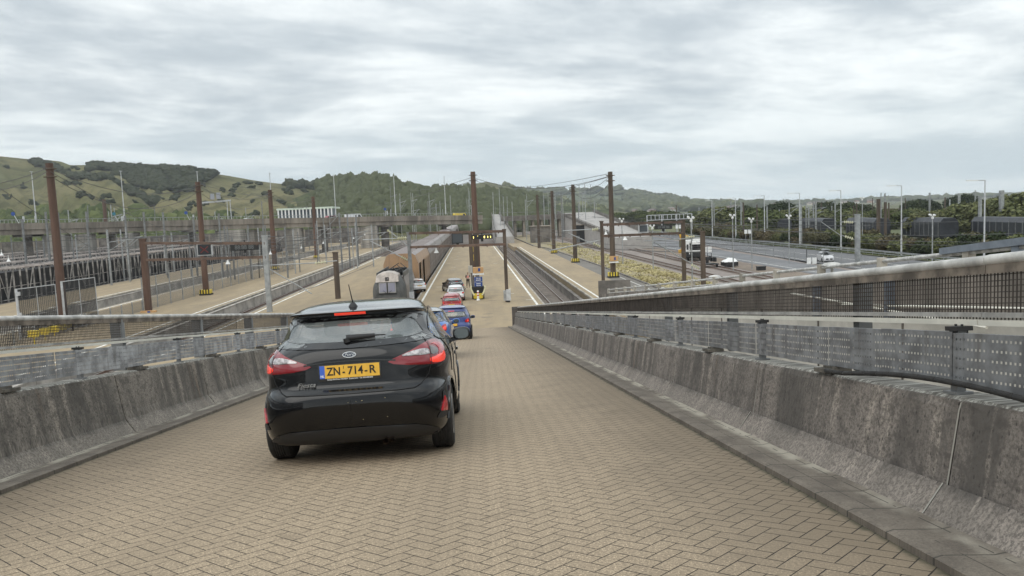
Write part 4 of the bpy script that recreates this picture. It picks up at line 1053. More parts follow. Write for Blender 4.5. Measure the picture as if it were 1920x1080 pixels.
r_, c, w_, h_, f = panel(370, 456, 396.5, 480, YL, 'lane_signal', 'square dark lane signal with a dim red cross on the left gantry', 'signal', .10)
mx_ = mat('dim_red_led', (.10, .012, .01), .5, emis=(.35, .03, .01), estr=.10)
mb = MB()
for s_ in (-1, 1): mb.beam((-w_*.26, -.04, -h_*.26*s_), (w_*.26, -.04, h_*.26*s_), .015, .09)
mb.build('cross', mx_, f)
r_, c, w_, h_, f = panel(432, 457, 484, 470.5, YL, 'led_display', 'long dark digit display on the left gantry', 'display', .04, M_BLACK, M_BLACK)
text('88:88 88', h_*.98, mat('unlit_digit', (.16, .17, .17), .6), 'digits', f, Matrix.Translation((0, -.035, 0)) @ Matrix.Rotation(pi/2, 4, 'X'), sx=.92)
YC = GP['GC1'][1].y-.6
r_, c, w_, h_, f = panel(847.5, 437, 867.5, 457, YC, 'lane_signal', 'square grey screen hanging on the central gantry', 'signal', .07, mat('slate_screen', (.07, .08, .09), .4), M_BLACK)
r_, c, w_, h_, f = panel(884, 439, 923.5, 449, YC, 'led_display', 'black display with lit yellow digits on the central gantry', 'display', .03, M_BLACK, M_BLACK)
mb = MB(); led = mat('lit_led', (.8, .7, .1), .5, emis=(1, .85, .25), estr=2.0)
for fx, fz in ((-.40, 0), (.10, 0), (.27, 0), (.40, 0), (.12, .1), (-.20, .3)):
    if fz == .3: mb.box((fx*w_, -.04, .2*h_), (.05, .03, .05))
    else: mb.box((fx*w_, -.04, fz*.2-.08*h_), (.055, .03, .46*h_))
mb.build('lit_digits', led, f)
YR = GP['GR1'][1].y+2
r_, c, w_, h_, f = panel(1197.5, 420, 1215.5, 437, YR+3, 'lane_signal', 'square grey screen with pale frame on the right gantry', 'signal', .12, MATS['slate_screen'], M_LIGHTG)
r_, c, w_, h_, f = panel(1228, 422, 1260.5, 430.5, YR+4, 'led_display', 'long dark unlit display on the right gantry', 'display', .03, M_BLACK, M_BLACK)
text('88:88 88', h_*.9, MATS['unlit_digit'], 'digits', f, Matrix.Translation((0, -.035, 0)) @ Matrix.Rotation(pi/2, 4, 'X'))
# horn loudspeakers hanging from beams
def horn(x, y, Y, label, sc=1.0):
    p = at(x, y, Y); mb = MB(); mb.lathe((0, 0, 0), [(.26*sc, -.22*sc), (.24*sc, -.20*sc), (.10*sc, .05*sc), (.07*sc, .22*sc)], 12); mb.tube((0, 0, .2*sc), (0, 0, .62*sc), .03*sc)
    o = mb.build('horn_loudspeaker', M_WHITE, None, True, 40); o.location = p; tag(o, label, 'loudspeaker', 'white horn loudspeakers')
for x, y, Y, l in ((427, 491, YL, 'white horn loudspeaker under the left gantry beam'), (818, 470, YC, 'white horn loudspeaker under the central gantry'), (507, 474, 120, 'white horn loudspeaker right of the grey left gantry post'),
                   (565, 464, 150, 'white horn loudspeaker above the mesh fence'), (606, 455, 175, 'white horn loudspeaker at the far end of the mesh fence'), (638, 450, 200, 'small white horn loudspeaker left of the round bridge pier'),
                   (663, 446, 220, 'small white horn loudspeaker against the pale abutment'), (16, 487, 105, 'white horn loudspeaker at the left edge by the wagons'), (3, 476, 115, 'white horn loudspeaker cut by the left edge'), (1136, 438, 84, 'white horn loudspeaker on the dark right gantry post'),
                   (1172, 446, 88, 'white horn loudspeaker under the right gantry beam'), (684, 440, 230, 'white horn loudspeaker left of the bridge pier top')):
    horn(x, y, Y, l)
# cantilever arms with insulators
def cantilever(k, pts, ins, label, Y):
    root = thing('cantilever_arm', label, 'cantilever', at(*pts[0], Y)); o0 = at(*pts[0], Y)
    mb = MB()
    for a, b in zip(pts[0::2], pts[1::2]): mb.tube(at(*a, Y)-o0, at(*b, Y)-o0, .055, .055, 8)
    mb.build('tubes', M_GALV, root, True, 40)
    for (xa, ya, xb, yb, n) in ins:
        A = at(xa, ya, Y-.05)-o0; B = at(xb, yb, Y-.05)-o0; d = (B-A).normalized(); mb = MB()
        for i in range(n):
            p = A.lerp(B, (i+.5)/n); mb.tube(p-d*.03, p+d*.05, .20, .09, 12)
        mb.tube(A, B, .05); mb.build('insulator', M_INS, root, True, 40)
cantilever('a', [(471, 499), (592, 493), (501, 502), (585, 551), (610, 491), (632, 489)], [(590, 494, 612, 491, 4)], 'grey cantilever arm with green insulator discs between the grey and brown posts', 84)
cantilever('b', [(680, 450), (767, 446), (694, 452), (767, 489), (728, 431), (765, 462)], [(745, 447, 762, 446, 5), (752, 481, 764, 488, 4), (726, 431, 733, 437, 2)], 'grey cantilever arms with yellowish insulators left of the central gantry', 82)
cantilever('c', [(1207, 452), (1314, 446), (1225, 453), (1313, 504)], [(1285, 445, 1303, 443, 4), (1296, 496, 1311, 504, 4)], 'long grey cantilever tube with cream insulators over the right tracks', 88)
cantilever('d', [(1055, 433), (1128, 429), (1065, 437), (1128, 465), (1030, 470), (1128, 450)], [(1110, 431, 1122, 429, 4), (1112, 456, 1126, 463, 4)], 'grey cantilever arm with cream insulators left of the dark right gantry post', 82)
cantilever('e', [(1578, 416), (1604, 416), (1578, 441), (1603, 450), (1540, 416), (1575, 441)], [(1582, 416, 1600, 417, 5), (1584, 443, 1600, 448, 4)], 'small cantilever with insulators on the grey post behind the ramp handrail', 110)
mast(1608, 500, 1603, 402, 7.5, M_GALV, 'grey square post with a white lamp rising behind the ramp handrail', GZ, collar=False, square=True, Y=110, name='gantry_post', cat_='post', group='gantry posts')
# white cabinet on the brown post at the ramp foot
p = at(951, 553, GP['GC2'][1].y-.35)
root = thing('cabinet', 'white equipment cabinet strapped to the dark brown post at the ramp foot', 'cabinet', p)
mb = MB(); mb.box((.12, 0, 0), (.42, .35, 1.05)); mb.build('door_box', M_LIGHTG, root); mb = MB(); mb.box((-.22, .05, -.05), (.25, .4, .95)); mb.build('side_box', M_GALV, root)
mb = MB(); mb.box((.1, 0, -.66), (.3, .3, .28)); mb.build('bracket', M_BLACK, root)
p = at(772, 554, GP['GC1'][1].y-.3); mb = MB(); mb.box((0, 0, 0), (.48, .35, .62)); mb.box((0, 0, .33), (.52, .39, .04)); o = mb.build('cabinet', M_LIGHTG); o.location = p; tag(o, 'small white cabinet at the foot of the grey post before the train', 'cabinet')

# central sign island: twin columns, orange box, blue notices, black/yellow bumper, striped bollard
YS = gz(897, 560).y
p0 = Vector((gz(897, 560).x, YS, 0)); root = thing('sign_island', 'yellow bumper island with blue headlight notices and an orange box on the central platform', 'sign', p0)
zt = at(893, 462, YS+3).z
mb = MB(); zc = .055
for dx_ in (-.52, .02): mb.beam((dx_, 4.5, 0), (dx_, 4.5, 6.6), .42, .42, up=(0, 1, 0))
mb.build('twin_column', M_RUSTD, root)
def pw(x, y, Yo=0.0): return at(x, y, YS+Yo)-p0
a = pw(887, 515); b = pw(906.3, 504.5); mb = MB(); mb.box(((a.x+b.x)/2, .55, (a.z+b.z)/2+.15), (b.x-a.x, .9, b.z-a.z+.05)); mb.build('orange_box', M_ORANGE, root)
mb = MB(); mb.box(((a.x+b.x)/2, .5, a.z+.02), (b.x-a.x+.08, 1.1, .16)); mb.build('white_ledge', M_WHITE, root)
mb = MB(); mb.box(((a.x+b.x)/2+.1, .07, (a.z+b.z)/2+.2), (.22, .04, .32)); mb.build('blue_sticker', M_BLUE, root)
for (x0, y0, x1, y1, t1, t2) in ((889.6, 519, 904, 528.3, 'TURN OFF', 'HEADLIGHTS'), (890, 529, 904.3, 538.3, 'ETEIGNEZ', 'VOS FEUX')):
    a = pw(x0, y1); b = pw(x1, y0); c_ = (a+b)/2; w_ = b.x-a.x; h_ = b.z-a.z
    mb = MB(); mb.box((c_.x, .1, c_.z), (w_, .06, h_)); s_ = mb.build('blue_notice', M_BLUE, root)
    mb = MB(); mb.box((c_.x, .14, c_.z), (w_+.06, .04, h_+.05)); mb.build('notice_frame', M_LIGHTG, s_)
    for t_, q in ((t1, .2), (t2, -.2)): text(t_, h_*.30, M_WHITE, 'lettering', s_, Matrix.Translation((c_.x, .06, c_.z+h_*q)) @ Matrix.Rotation(pi/2, 4, 'X'), sx=.62 if len(t_) > 8 else .72, bold=.008)
mb = MB(); 
for sd_ in (-1, 1): mb.beam((sd_*.48, .15, 0), (sd_*.48, .15, 3.2), .05, .05, up=(0, 1, 0))
mb.build('notice_post', M_GALV, root)
mb = MB(); pr = [(.62*cos(t), -.25-.55*sin(t)) for t in np.linspace(0, pi, 12)]
mb.prism(pr+[(-.62, .5), (.62, .5)], [lambda a, b: Vector((a, b, .05)), lambda a, b: Vector((a*1.0, b, 1.25))]); mb.build('black_bumper', M_RUBBER, root, True, 40)
mb = MB(); pr = [(.55*cos(t), -.45-.50*sin(t)) for t in np.linspace(0, pi, 12)]
mb.prism(pr, [lambda a, b: Vector((a*.9, b, .10)), lambda a, b: Vector((a, b-.04, .62))]); mb.build('yellow_nose', M_YEL, root)
mb = MB()
for i in range(7):
    for sd_ in (-1, 1): t = i/6; mb.box((sd_*(.68-.25*t*t), -.05-.75*t, 1.25-.75*t), (.16, .14, .14))
mb.build('cream_studs', mat('cream_plastic', (.72, .68, .45), .5), root)
q0 = Vector((gz(896.8, 563).x, gz(896.8, 563).y-.1, 0)); rb_ = thing('bollard', 'white and red striped bollard before the yellow bumper island', 'bollard', q0)
mb = MB(); mb.lathe((0, 0, 0), [(.19, 0), (.19, .06), (.12, .10), (.10, .6), (.10, .95), (.07, 1.0)], 14); mb.build('post', M_WHITE, rb_, True, 40)
mb = MB()
for z_ in (.45, .72): mb.lathe((0, 0, z_), [(.106, 0), (.106, .12)], 14)
mb.build('red_band', mat('bollard_red', (.5, .06, .05), .6), rb_)
# yellow clips on the mast farther along
for k, (x, y, l) in enumerate(((885, 483, 'yellow buffer box left of the central mast, nearer one'), (884.5, 467, 'yellow buffer box left of the central mast, farther one'), (882, 505, 'pale box on the left of the orange sign box'))):
    p = at(x, y, YS+3+[14, 26, 0][k]); mb = MB(); mb.box((0, 0, 0), (.42, .5, .75)); mb.box((-.15, -.3, 0), (.14, .1, .4)); mb.tube((0, 0, -.3), (0, 0, -p.z), .05); o = mb.build('buffer_box', M_YEL if k < 2 else M_CREAM); o.location = p; tag(o, l, 'buffer')
for (x, y, l) in ((1151, 463+24, 'orange and white box on the tallest right mast'), ):
    p = at(x, y, MS['R1'][1].y-.5); root = thing('mast_box', l, 'box', p); mb = MB(); mb.box((0, 0, .15), (1.0, .35, .62)); mb.build('box_body', M_ORANGE, root); mb = MB(); mb.box((0, -.05, -.3), (1.1, .45, .16)); mb.build('ledge', M_WHITE, root); mb = MB(); mb.box((.1, -.2, .15), (.2, .04, .35)); mb.build('sticker', M_BLUE, root)
p = at(279, 588, GP['GL1'][1].y-.5); root = thing('mast_box', 'orange and white box at the foot of the rust-brown left gantry post', 'box', p); mb = MB(); mb.box((0, 0, .1), (1.5, .4, .4)); mb.build('box_body', M_ORANGE, root); mb = MB(); mb.box((.1, -.22, .05), (.28, .04, .45)); mb.build('sticker', M_BLUE, root)

# ------------------------------------------------------------------ the shuttle train
XT = -8.45
def loft_sections(secs, m, name, parent, smooth=True, ang=40):
    mb = MB(); k = len(secs[0]); vs = [v for s in secs for v in s]
    fs = [(a*k+i, a*k+(i+1) % k, (a+1)*k+(i+1) % k, (a+1)*k+i) for a in range(len(secs)-1) for i in range(k)]
    fs += [tuple(range(k-1, -1, -1)), tuple((len(secs)-1)*k+i for i in range(k))]; mb.add(vs, fs); return mb.build(name, m, parent, smooth, ang)
loco = thing('locomotive', 'dark grey electric locomotive with a rounded front and two pale windows', 'locomotive', (XT, 79, GZ+.3))
def lsec(y, w_, h_, dome, z0=.25, tw=.62):
    p = [(-w_, z0), (w_, z0), (w_, h_*.60), (w_*.93, h_*.74), (w_*tw, h_), (w_*tw*.5, h_+dome), (0, h_+dome*1.25), (-w_*tw*.5, h_+dome), (-w_*tw, h_), (-w_*.93, h_*.74), (-w_, h_*.60)]
    return [Vector((a, y, b)) for a, b in p]
loft_sections([lsec(-.75, 1.15, 3.35, .04), lsec(-.45, 1.30, 3.75, .14), lsec(0.1, 1.55, 3.85, .22), lsec(1.0, 1.60, 3.85, .22), lsec(2.2, 1.6, 3.85, .2)], M_LOCO, 'cab', loco)
mb = MB(); mb.prism([(-1.6, .25), (1.6, .25), (1.6, 2.55), (1.35, 3.45), (-1.35, 3.45), (-1.6, 2.55)], [lambda a, b: Vector((a, 2.2, b)), lambda a, b: Vector((a, 14.2, b))]); mb.build('loco_body', M_TRAIN, loco)
mb = MB()
for sd_ in (-1, 1): mb.add([Vector((sd_*1.36, y, z)) for y, z in ((2.2, 3.3), (13.8, 3.3), (13.8, 3.95), (2.2, 3.95))]+[Vector((sd_*1.28, y, z)) for y, z in ((2.2, 3.3), (13.8, 3.3), (13.8, 3.95), (2.2, 3.95))], [(0, 1, 2, 3), (7, 6, 5, 4), (3, 2, 6, 7), (0, 3, 7, 4), (1, 5, 6, 2)])
mb.build('roof_side_panel', M_LOCO, loco)
mb = MB()
loft = [Vector((a, -.48, b)) for a, b in [(-.86, 3.72), (.86, 3.72), (.8, 3.28), (-.8, 3.28)]]
mb.add([Vector((-1.12, -.92, 3.24)), Vector((1.12, -.92, 3.24)), Vector((1.04, -.66, 3.86)), Vector((.52, -.52, 4.10)), Vector((0, -.50, 4.16)), Vector((-.52, -.52, 4.10)), Vector((-1.04, -.66, 3.86))]+[Vector((x, 1.5, z)) for x, z in ((-1.12, 3.3), (1.12, 3.3), (1.06, 3.90), (.54, 4.14), (0, 4.20), (-.54, 4.14), (-1.06, 3.90))],
       [tuple(range(7)), (2, 1, 8, 9), (3, 2, 9, 10), (4, 3, 10, 11), (5, 4, 11, 12), (6, 5, 12, 13), (0, 6, 13, 7)])
mb.build('brow', M_LOCOR, loco, True, 40)
for sx_ in (-.42, .42):
    mb = MB(); mb.box((sx_, -.80, 2.68), (.80, .10, 1.02)); wf = mb.build('cab_window', mat('window_surround', (.36, .35, .33), .5), loco)
    mb = MB(); mb.box((sx_, -.862, 2.70), (.66, .03, .86)); mb.build('pane', mat('pale_reflecting_glass', (.30, .30, .37), .12, coat=1, spec=1.0), wf)
mb = MB(); mb.box((0, -.85, 2.68), (.10, .06, 1.02)); mb.box((0, -.84, 2.10), (1.75, .07, .09))
for sd_ in (-1, 1): mb.beam((sd_*.08, -.90, 2.12), (sd_*.40, -.90, 2.42), .03, .03)
mb.build('wipers', M_BLACK, loco)
mb = MB(); mb.box((0, -.86, 3.55), (.36, .14, .32)); mb.build('head_lamp_box', M_TRIM, loco); mb = MB(); 
for sx_ in (-.08, .08): mb.tube((sx_, -.95, 3.55), (sx_, -.92, 3.55), .055, .055, 10)
mb.build('head_lamps', M_LCLR, loco)
mb = MB()
for i in range(46):
    x = random.uniform(-.95, .95); y = random.uniform(2.6, 13); mb.box((x, y, 3.55+random.uniform(0, .25)), (random.uniform(.1, .5), random.uniform(.1, .8), random.uniform(.1, .5)), random.uniform(0, 3))
for y in (3.5, 8, 12):
    for sd_ in (-1, 1): mb.beam((sd_*.8, y, 3.8), (sd_*.1, y+1.6, 4.25), .06, .06)
mb.build('roof_equipment', M_BLACK, loco)
mb = MB(); mb.box((0, 7, .2), (2.6, 12, .5)); 
for y in (2, 4, 10, 12):
    for sd_ in (-.75, .75): mb.lathe((sd_, y, .25), [(.5, -.06), (.5, .06)], 16, 'X')
mb.build('bogie', M_BLACK, loco)
def wagon(y0, L, side, end, roof, label, openings=(), name='shuttle_wagon', detail=True, group=None):
    r = thing(name, label, 'train wagon', (XT, y0, GZ+.3), group=group)
    W_, H_ = 2.05, 5.25
    pr = [(-W_+.1, .55), (W_-.1, .55), (W_, 1.0), (W_, 4.0), (W_-.38, H_-.25), (W_-.75, H_), (-W_+.75, H_), (-W_+.38, H_-.25), (-W_, 4.0), (-W_, 1.0)]
    mb = MB(); k = len(pr)
    ys = [0]; 
    for a, b in openings: ys += [a, b]
    ys += [L-.35]
    vs = [Vector((a, y, b)) for y in ys for a, b in pr]; fs = []; mi = []
    for s in range(len(ys)-1):
        for i in range(k):
            j = (i+1) % k
            if s % 2 == 1 and i in (2,): continue
            fs.append((s*k+i, s*k+j, (s+1)*k+j, (s+1)*k+i)); mi.append(1 if i in (4, 5, 6) else 0)
    fs.append(tuple(range(k-1, -1, -1))); mi.append(2); fs.append(tuple((len(ys)-1)*k+i for i in range(k))); mi.append(0)
    mb.v = vs; mb.f = fs; mb.mi = mi; mb.build('wagon_body', [side, roof, end], r)
    mb = MB(); mb.box((0, L/2, .75), (2*W_-.3, L-.5, .3)); mb.box((-.6, L/2, 2.8), (.1, L-.5, 4)); mb.build('interior', M_BLACK, r)
    mb = MB(); mb.box((0, L/2, .3), (2.6, L-1, .4))
    for y in (2, 4.2, L-4.4, L-2.2):
        for sd_ in (-.75, .75): mb.lathe((sd_, y, .25), [(.45, -.06), (.45, .06)], 12, 'X')
    mb.build('bogie', M_BLACK, r)
    if detail:
        n = int(L/1.7)
        mb = MB()
        for i in range(n):
            y = .6+i*1.7
            if any(a-.2 < y < b+.2 for a, b in openings): continue
            mb.box((W_+.02, y, 2.4), (.05, .06, 2.9))
        for z_ in (.98, 2.2, 4.02): mb.box((W_+.015, L/2, z_), (.04, L-.4, .07)) if not openings else None
        mb.build('side_ribs', M_TRAIN, r)
        mb = MB()
        for i in range(int(L/2.6)): mb.box((0, 1.2+i*2.6, H_+.02), (2*W_-1.6, .14, .05))
        mb.build('roof_ribs', M_TROOF, r)
    return r
wagon(94.2, 25, M_TRAINO, M_TRAINO, M_TROOF, 'ochre stained end wagon of the train with open side doorways', openings=((1.6, 4.2), (8.4, 11.6)))
for k in range(11):
    wagon(119.6+k*25.6, 25.3, M_TRAIN, M_TRAIN, M_TROOF, 'dirty brown shuttle wagon, number %s behind the ochre end wagon' % ('one', 'two', 'three', 'four', 'five', 'six', 'seven', 'eight', 'nine', 'ten', 'eleven')[k], detail=k < 6, group='closed shuttle wagons')
# pantograph wire drop on the loco end
# ------------------------------------------------------------------ lattice freight wagons, left
def lattice(L=20.0):
    r = thing('lattice_wagon', 'x', 'freight wagon'); W_ = 1.95; H_ = 5.0
    mb = MB(); mb.box((0, L/2, .75), (3.7, L-.3, .35)); mb.box((0, L/2, .45), (2.4, L-2, .35)); mb.build('deck', M_BLACK, r)
    mb = MB()
    for sd_ in (-1, 1):
        x = sd_*W_; n = 12; st = (L-.6)/n
        for i in range(n+1):
            y = .3+i*st; mb.beam((x, y, .7), (x, y, H_), .16, .16, up=(0, 1, 0))
            if i < n:
                if i % 3 == 1: mb.beam((x, y, .9), (x, y+st, H_-.1), .08, .08)
                elif i % 4 == 2: mb.beam((x, y+st, .9), (x, y, H_-.1), .07, .07)
        for z_ in (1.0, 2.6): mb.beam((x, .2, z_), (x, L-.2, z_), .06, .08)
    mb.build('lattice_side', mat('dirty_lattice_steel', (.30, .28, .26), .7, .1, .55, .8), r)
    mb = MB(); mb.box((0, L/2, 2.7), (2.9, L-.5, 3.6)); mb.build('dark_inner_screen', mat('inner_screen_black', (.022, .021, .021), .9, 0, .5, .6), r)  # added black box: stands for the dark wagon interior, hides rows behind
    mb = MB()
    for sd_ in (-1, 1): mb.beam((sd_*W_, .1, H_), (sd_*W_, L-.1, H_), .22, .16)
    for i in range(9): y = .3+i*(L-.6)/8; mb.beam((-W_, y, H_), (W_, y, H_), .12, .10)
    mb.build('roof_rail', mat('pinkish_roof_rail', (.42, .37, .34), .6, .1, .3, 1.0), r)
    mb = MB()
    for y in (2, 3.8, L-3.8, L-2):
        for sd_ in (-.75, .75): mb.lathe((sd_, y, .35), [(.42, -.06), (.42, .06)], 12, 'X')
    mb.build('bogie', M_BLACK, r); return r
LW = lattice(); cnt = 0
ORD = ('nearest', 'second', 'third', 'fourth', 'fifth', 'sixth', 'seventh', 'eighth', 'ninth')
for row, (x, y0, n, rl) in enumerate(((-62.2, 74, 9, 'front row'), (-74, 92, 8, 'middle row'), (-86, 110, 7, 'rear row'))):
    for k in range(n):
        lb = 'open lattice freight wagon, %s from the left in the %s' % (ORD[k], rl)
        if cnt == 0: LW.location = (x, y0, GZ+.3); LW['label'] = lb; LW['group'] = 'open lattice freight wagons'
        else: dup(LW, (x, y0+k*20.6, GZ+.3), 0, lb, 'open lattice freight wagons')
        cnt += 1
def lorry(x, y, z, col, label, L=11, h=3.6):
    r = thing('lorry', label, 'lorry', (x, y, z), group=None)
    mb = MB(); mb.box((0, L/2, 1.0+h/2-.3), (2.4, L-2.6, h-1.0)); mb.build('box_body', mat('lorry_'+label[:6], col, .5, 0, .15, 1.0), r)
    mb = MB(); mb.prism([(-1.0, .5), (1.3, .5), (1.3, 2.9), (-.6, 2.9), (-1.0, 1.8)], [lambda a, b: Vector((-1.2, a-.4, b)), lambda a, b: Vector((1.2, a-.4, b))]); mb.build('cab', mat('lorrycab_'+label[:6], tuple(c*.8 for c in col), .4), r)
    mb = MB()
    for yy in (.4, L-3.4, L-2.2):
        for sd_ in (-1, 1): mb.lathe((sd_*1.05, yy, .48), [(.48, -.14), (.48, .14)], 14, 'X')
    mb.build('wheels', M_TYRE, r); return r
lorry(-59.9, 77, .3, (.03, .08, .26), 'blue lorry by the nearest lattice wagon at the left edge', 9, 3.2)
# ------------------------------------------------------------------ road bridge across the yard
BR = [(-60, 417.0, 443.5, 168), (0, 416.5, 441.5, 172), (100, 415.5, 438.5, 180), (240, 412.5, 434.5, 196), (400, 409.5, 431, 216), (500, 407.5, 428, 226), (640, 405.5, 424.5, 240), (720, 403.5, 422.5, 248), (800, 402.5, 421, 256), (905, 401.5, 419.5, 268)]
br = thing('road_bridge', 'long weathered concrete road bridge crossing the yard behind the masts', 'bridge', (0, 0, 0))
def bpt(i, t, dn=0.0, back=0.0):
    x, yt, yb, Y = BR[i]; T = at(x, yt, Y); B = at(x, yb, Y); p = B.lerp(T, t); p.z += dn; p.y += back; return p
mb = MB(); vs = []
LV = [(0.0, 1.2, 0), (0.0, 0.35, 0), (.38, 0.35, 0), (.40, 0, 0), (.90, 0, 0), (.90, .4, 0), (.42, .4, 0), (.42, 9.0, 0), (.90, 9.0, 0), (.90, 9.4, 0), (0.0, 9.4, 0)]
for i in range(len(BR)):
    for t, bk, _ in LV: vs.append(bpt(i, t, 0, bk))
k = len(LV); mb.add(vs, [(a*k+i, a*k+(i+1) % k, (a+1)*k+(i+1) % k, (a+1)*k+i) for a in range(len(BR)-1) for i in range(k)]+[tuple(range(k)), tuple((len(BR)-1)*k+i for i in range(k))[::-1]])
mb.build('deck', M_CON2, br)
mb = MB()
for i in range(len(BR)-1):
    mb.beam(bpt(i, 1.0, .45, .1), bpt(i+1, 1.0, .45, .1), .10, .10)
    n = 14
    for j in range(n): a = bpt(i, .9, 0, .1).lerp(bpt(i+1, .9, 0, .1), j/n); b = bpt(i, 1.0, .45, .1).lerp(bpt(i+1, 1.0, .45, .1), j/n); mb.beam(a, b, .09, .09, up=(0, 1, 0))
mb.build('railing', M_GALV, br)
for (xa, xb, m_) in ((68, 102, M_CREAM), (130, 152, M_CREAM), (222, 240, M_CREAM), (398, 448, M_CREAM), (462, 474, M_CREAM), (531, 560, M_CREAM), (672, 706, M_CREAM)):
    i = max(0, min(len(BR)-2, [q for q in range(len(BR)-1) if BR[q][0] <= xa][-1])); t = (xa-BR[i][0])/(BR[i+1][0]-BR[i][0])
    A = bpt(i, 0).lerp(bpt(i+1, 0), t); C = at(xb, 440, A.y+1); mb = MB(); mb.box(((A.x+C.x)/2, A.y+5, (A.z+GZ)/2-.1), (abs(C.x-A.x), 6, A.z-GZ-.3)); mb.build('abutment', mat('stained_abutment', (.30, .28, .25), .95, 0, .35, .5, streak=True), br)
for xa, wpx in ((718, 15), (30, 12), (190, 12), (345, 12), (600, 12), (830, 10)):
    i = [q for q in range(len(BR)-1) if BR[q][0] <= xa][-1]; t = (xa-BR[i][0])/(BR[i+1][0]-BR[i][0]); A = bpt(i, 0).lerp(bpt(i+1, 0), t); r = wpx*A.y/FPX/2
    mb = MB(); mb.tube((A.x, A.y+4.5, GZ), (A.x, A.y+4.5, A.z), r, r, 18); mb.box((A.x, A.y+4.5, A.z-.25), (2*r+1.5, 7, .5)); mb.build('pier', M_CON2D, br, True, 40)
# vehicles on the bridge
def simple_vehicle(kind, loc, rz, col, label, L, W_, h, name, cat_):
    r = thing(name, label, cat_, loc, rz)
    pr = {'van': [(-L/2, .35), (L/2, .35), (L/2, 1.0), (L/2-.5, 1.25), (L/2-1.1, h), (-L/2+.1, h), (-L/2, h*.8)], 'car': [(-L/2, .3), (L/2, .3), (L/2, .75), (L/2-1.0, .95), (L/2-1.8, h), (-L/2+.7, h), (-L/2+.1, .95)]}[kind]
    mb = MB(); mb.prism(pr, [lambda a, b: Vector((a, -W_/2, b)), lambda a, b: Vector((a, -W_/2+.08, b)), lambda a, b: Vector((a, W_/2-.08, b)), lambda a, b: Vector((a, W_/2, b))]); mb.build('body', mat('veh_%g_%g_%g' % col, col, .35, coat=.8), r)
    mb = MB(); wz0, wz1 = (1.25, h-.3) if kind == 'van' else (.95, h-.10)
    for sd_ in (-1, 1):
        x0, x1 = (L/2-2.0, L/2-1.15) if kind == 'van' else (-L/2+.6, L/2-1.7)
        mb.add([(x0, sd_*(W_/2+.012), wz0), (x1+.35, sd_*(W_/2+.012), wz0), (x1-.1, sd_*(W_/2+.012), wz1), (x0+.15, sd_*(W_/2+.012), wz1)], [(0, 1, 2, 3)])
    mb.build('side_window', M_FRIT, r)
    for xx in (-L/2+.85, L/2-.85):
        for sd_ in (-1, 1): mb = MB(); mb.lathe((xx, sd_*(W_/2-.1), .33), [(.22, -.1), (.33, -.09), (.33, .09), (.22, .1)], 14, 'Y'); mb.build('wheel', M_TYRE, r)
    return r
def on_bridge(px, Yb, pyb):
    i = [q for q in range(len(BR)-1) if BR[q][0] <= px][-1]; t = (px-BR[i][0])/(BR[i+1][0]-BR[i][0]); p = bpt(i, .42, 0, 3.2).lerp(bpt(i+1, .42, 0, 3.2), t)
    a = bpt(i, 0); b = bpt(i+1, 0); return Vector((p.x, p.y, p.z+.03)), atan2(b.y-a.y, b.x-a.x)
for px, kind, col, lb, L, h, nm in ((619, 'car', (.35, .03, .05), 'red car on the bridge in front of the white roofed shed', 4.9, 1.9, 'parked_car'), (661, 'van', (.75, .76, .78), 'white van on the bridge right of the red car', 5.6, 2.35, 'van'),
                             (862, 'van', (.75, .55, .06), 'yellow van on the bridge left of the central mast', 4.6, 2.3, 'van'), (463, 'car', (.7, .72, .72), 'white car on the bridge left of the shed', 4.3, 1.6, 'parked_car')):
    p, rz = on_bridge(px, 0, 0); simple_vehicle(kind, p, rz, col, lb, L, 1.9, h, nm, 'van' if kind == 'van' else 'car')
# shed with white roof behind the bridge
sh = at(522, 407, 285); s2 = at(622, 404, 285); root = thing('shed', 'long pale shed with white fascia roof and column bays behind the bridge', 'building', (sh.x, 285, sh.z-2))
Wd = s2.x-sh.x; zt = at(522, 391, 285).z-(sh.z-2); mb = MB(); mb.box((Wd/2, 8, zt-.35), (Wd+1, 16, .6)); mb.build('roof', mat('greenish_white', (.62, .70, .60), .6), root)
mb = MB(); n = 15
for i in range(n+1): mb.box((Wd*i/n, .2, (zt-.6)/2), (.45, .3, zt-.6))
mb.build('columns', M_WHITE, root); mb = MB(); mb.box((Wd/2, 6, (zt-.6)/2), (Wd-.3, 10, zt-.7)); mb.build('wall', mat('blue_grey_glazing', (.12, .15, .18), .3), root)
# light portal with two screens on the bridge
p1, _ = on_bridge(368, 0, 0); p2, _ = on_bridge(424, 0, 0); root = thing('portal_frame', 'pale steel portal frame with two panels on top beside the bridge', 'gantry', p1)
top = at(368, 381, p1.y).z-p1.z; top2 = at(424, 376, p2.y).z-p1.z; d = p2-p1
mb = MB(); 
for o_, t_ in ((Vector((0, 0, 0)), top), (Vector((d.x, d.y, d.z)), top2)):
    for s_ in (-.5, .5): mb.tube(o_+Vector((s_, 0, -1)), o_+Vector((s_*.8, 0, t_-o_.z)), .14, .12)
mb.beam(Vector((-.6, 0, top)), Vector((d.x+.6, d.y, top2)), .35, .45); mb.build('frame', M_LIGHTG, root)
for px_, pa, pb in ((398, 363, 374), (409.5, 361, 373)):
    a = at(px_-3, pb, p1.y+3)-p1; b = at(px_+3, pa, p1.y+3)-p1; mb = MB(); mb.box(((a.x+b.x)/2, a.y, (a.z+b.z)/2), (b.x-a.x, .5, b.z-a.z)); mb.build('panel', mat('panel_grey', (.30, .31, .34), .5), root)
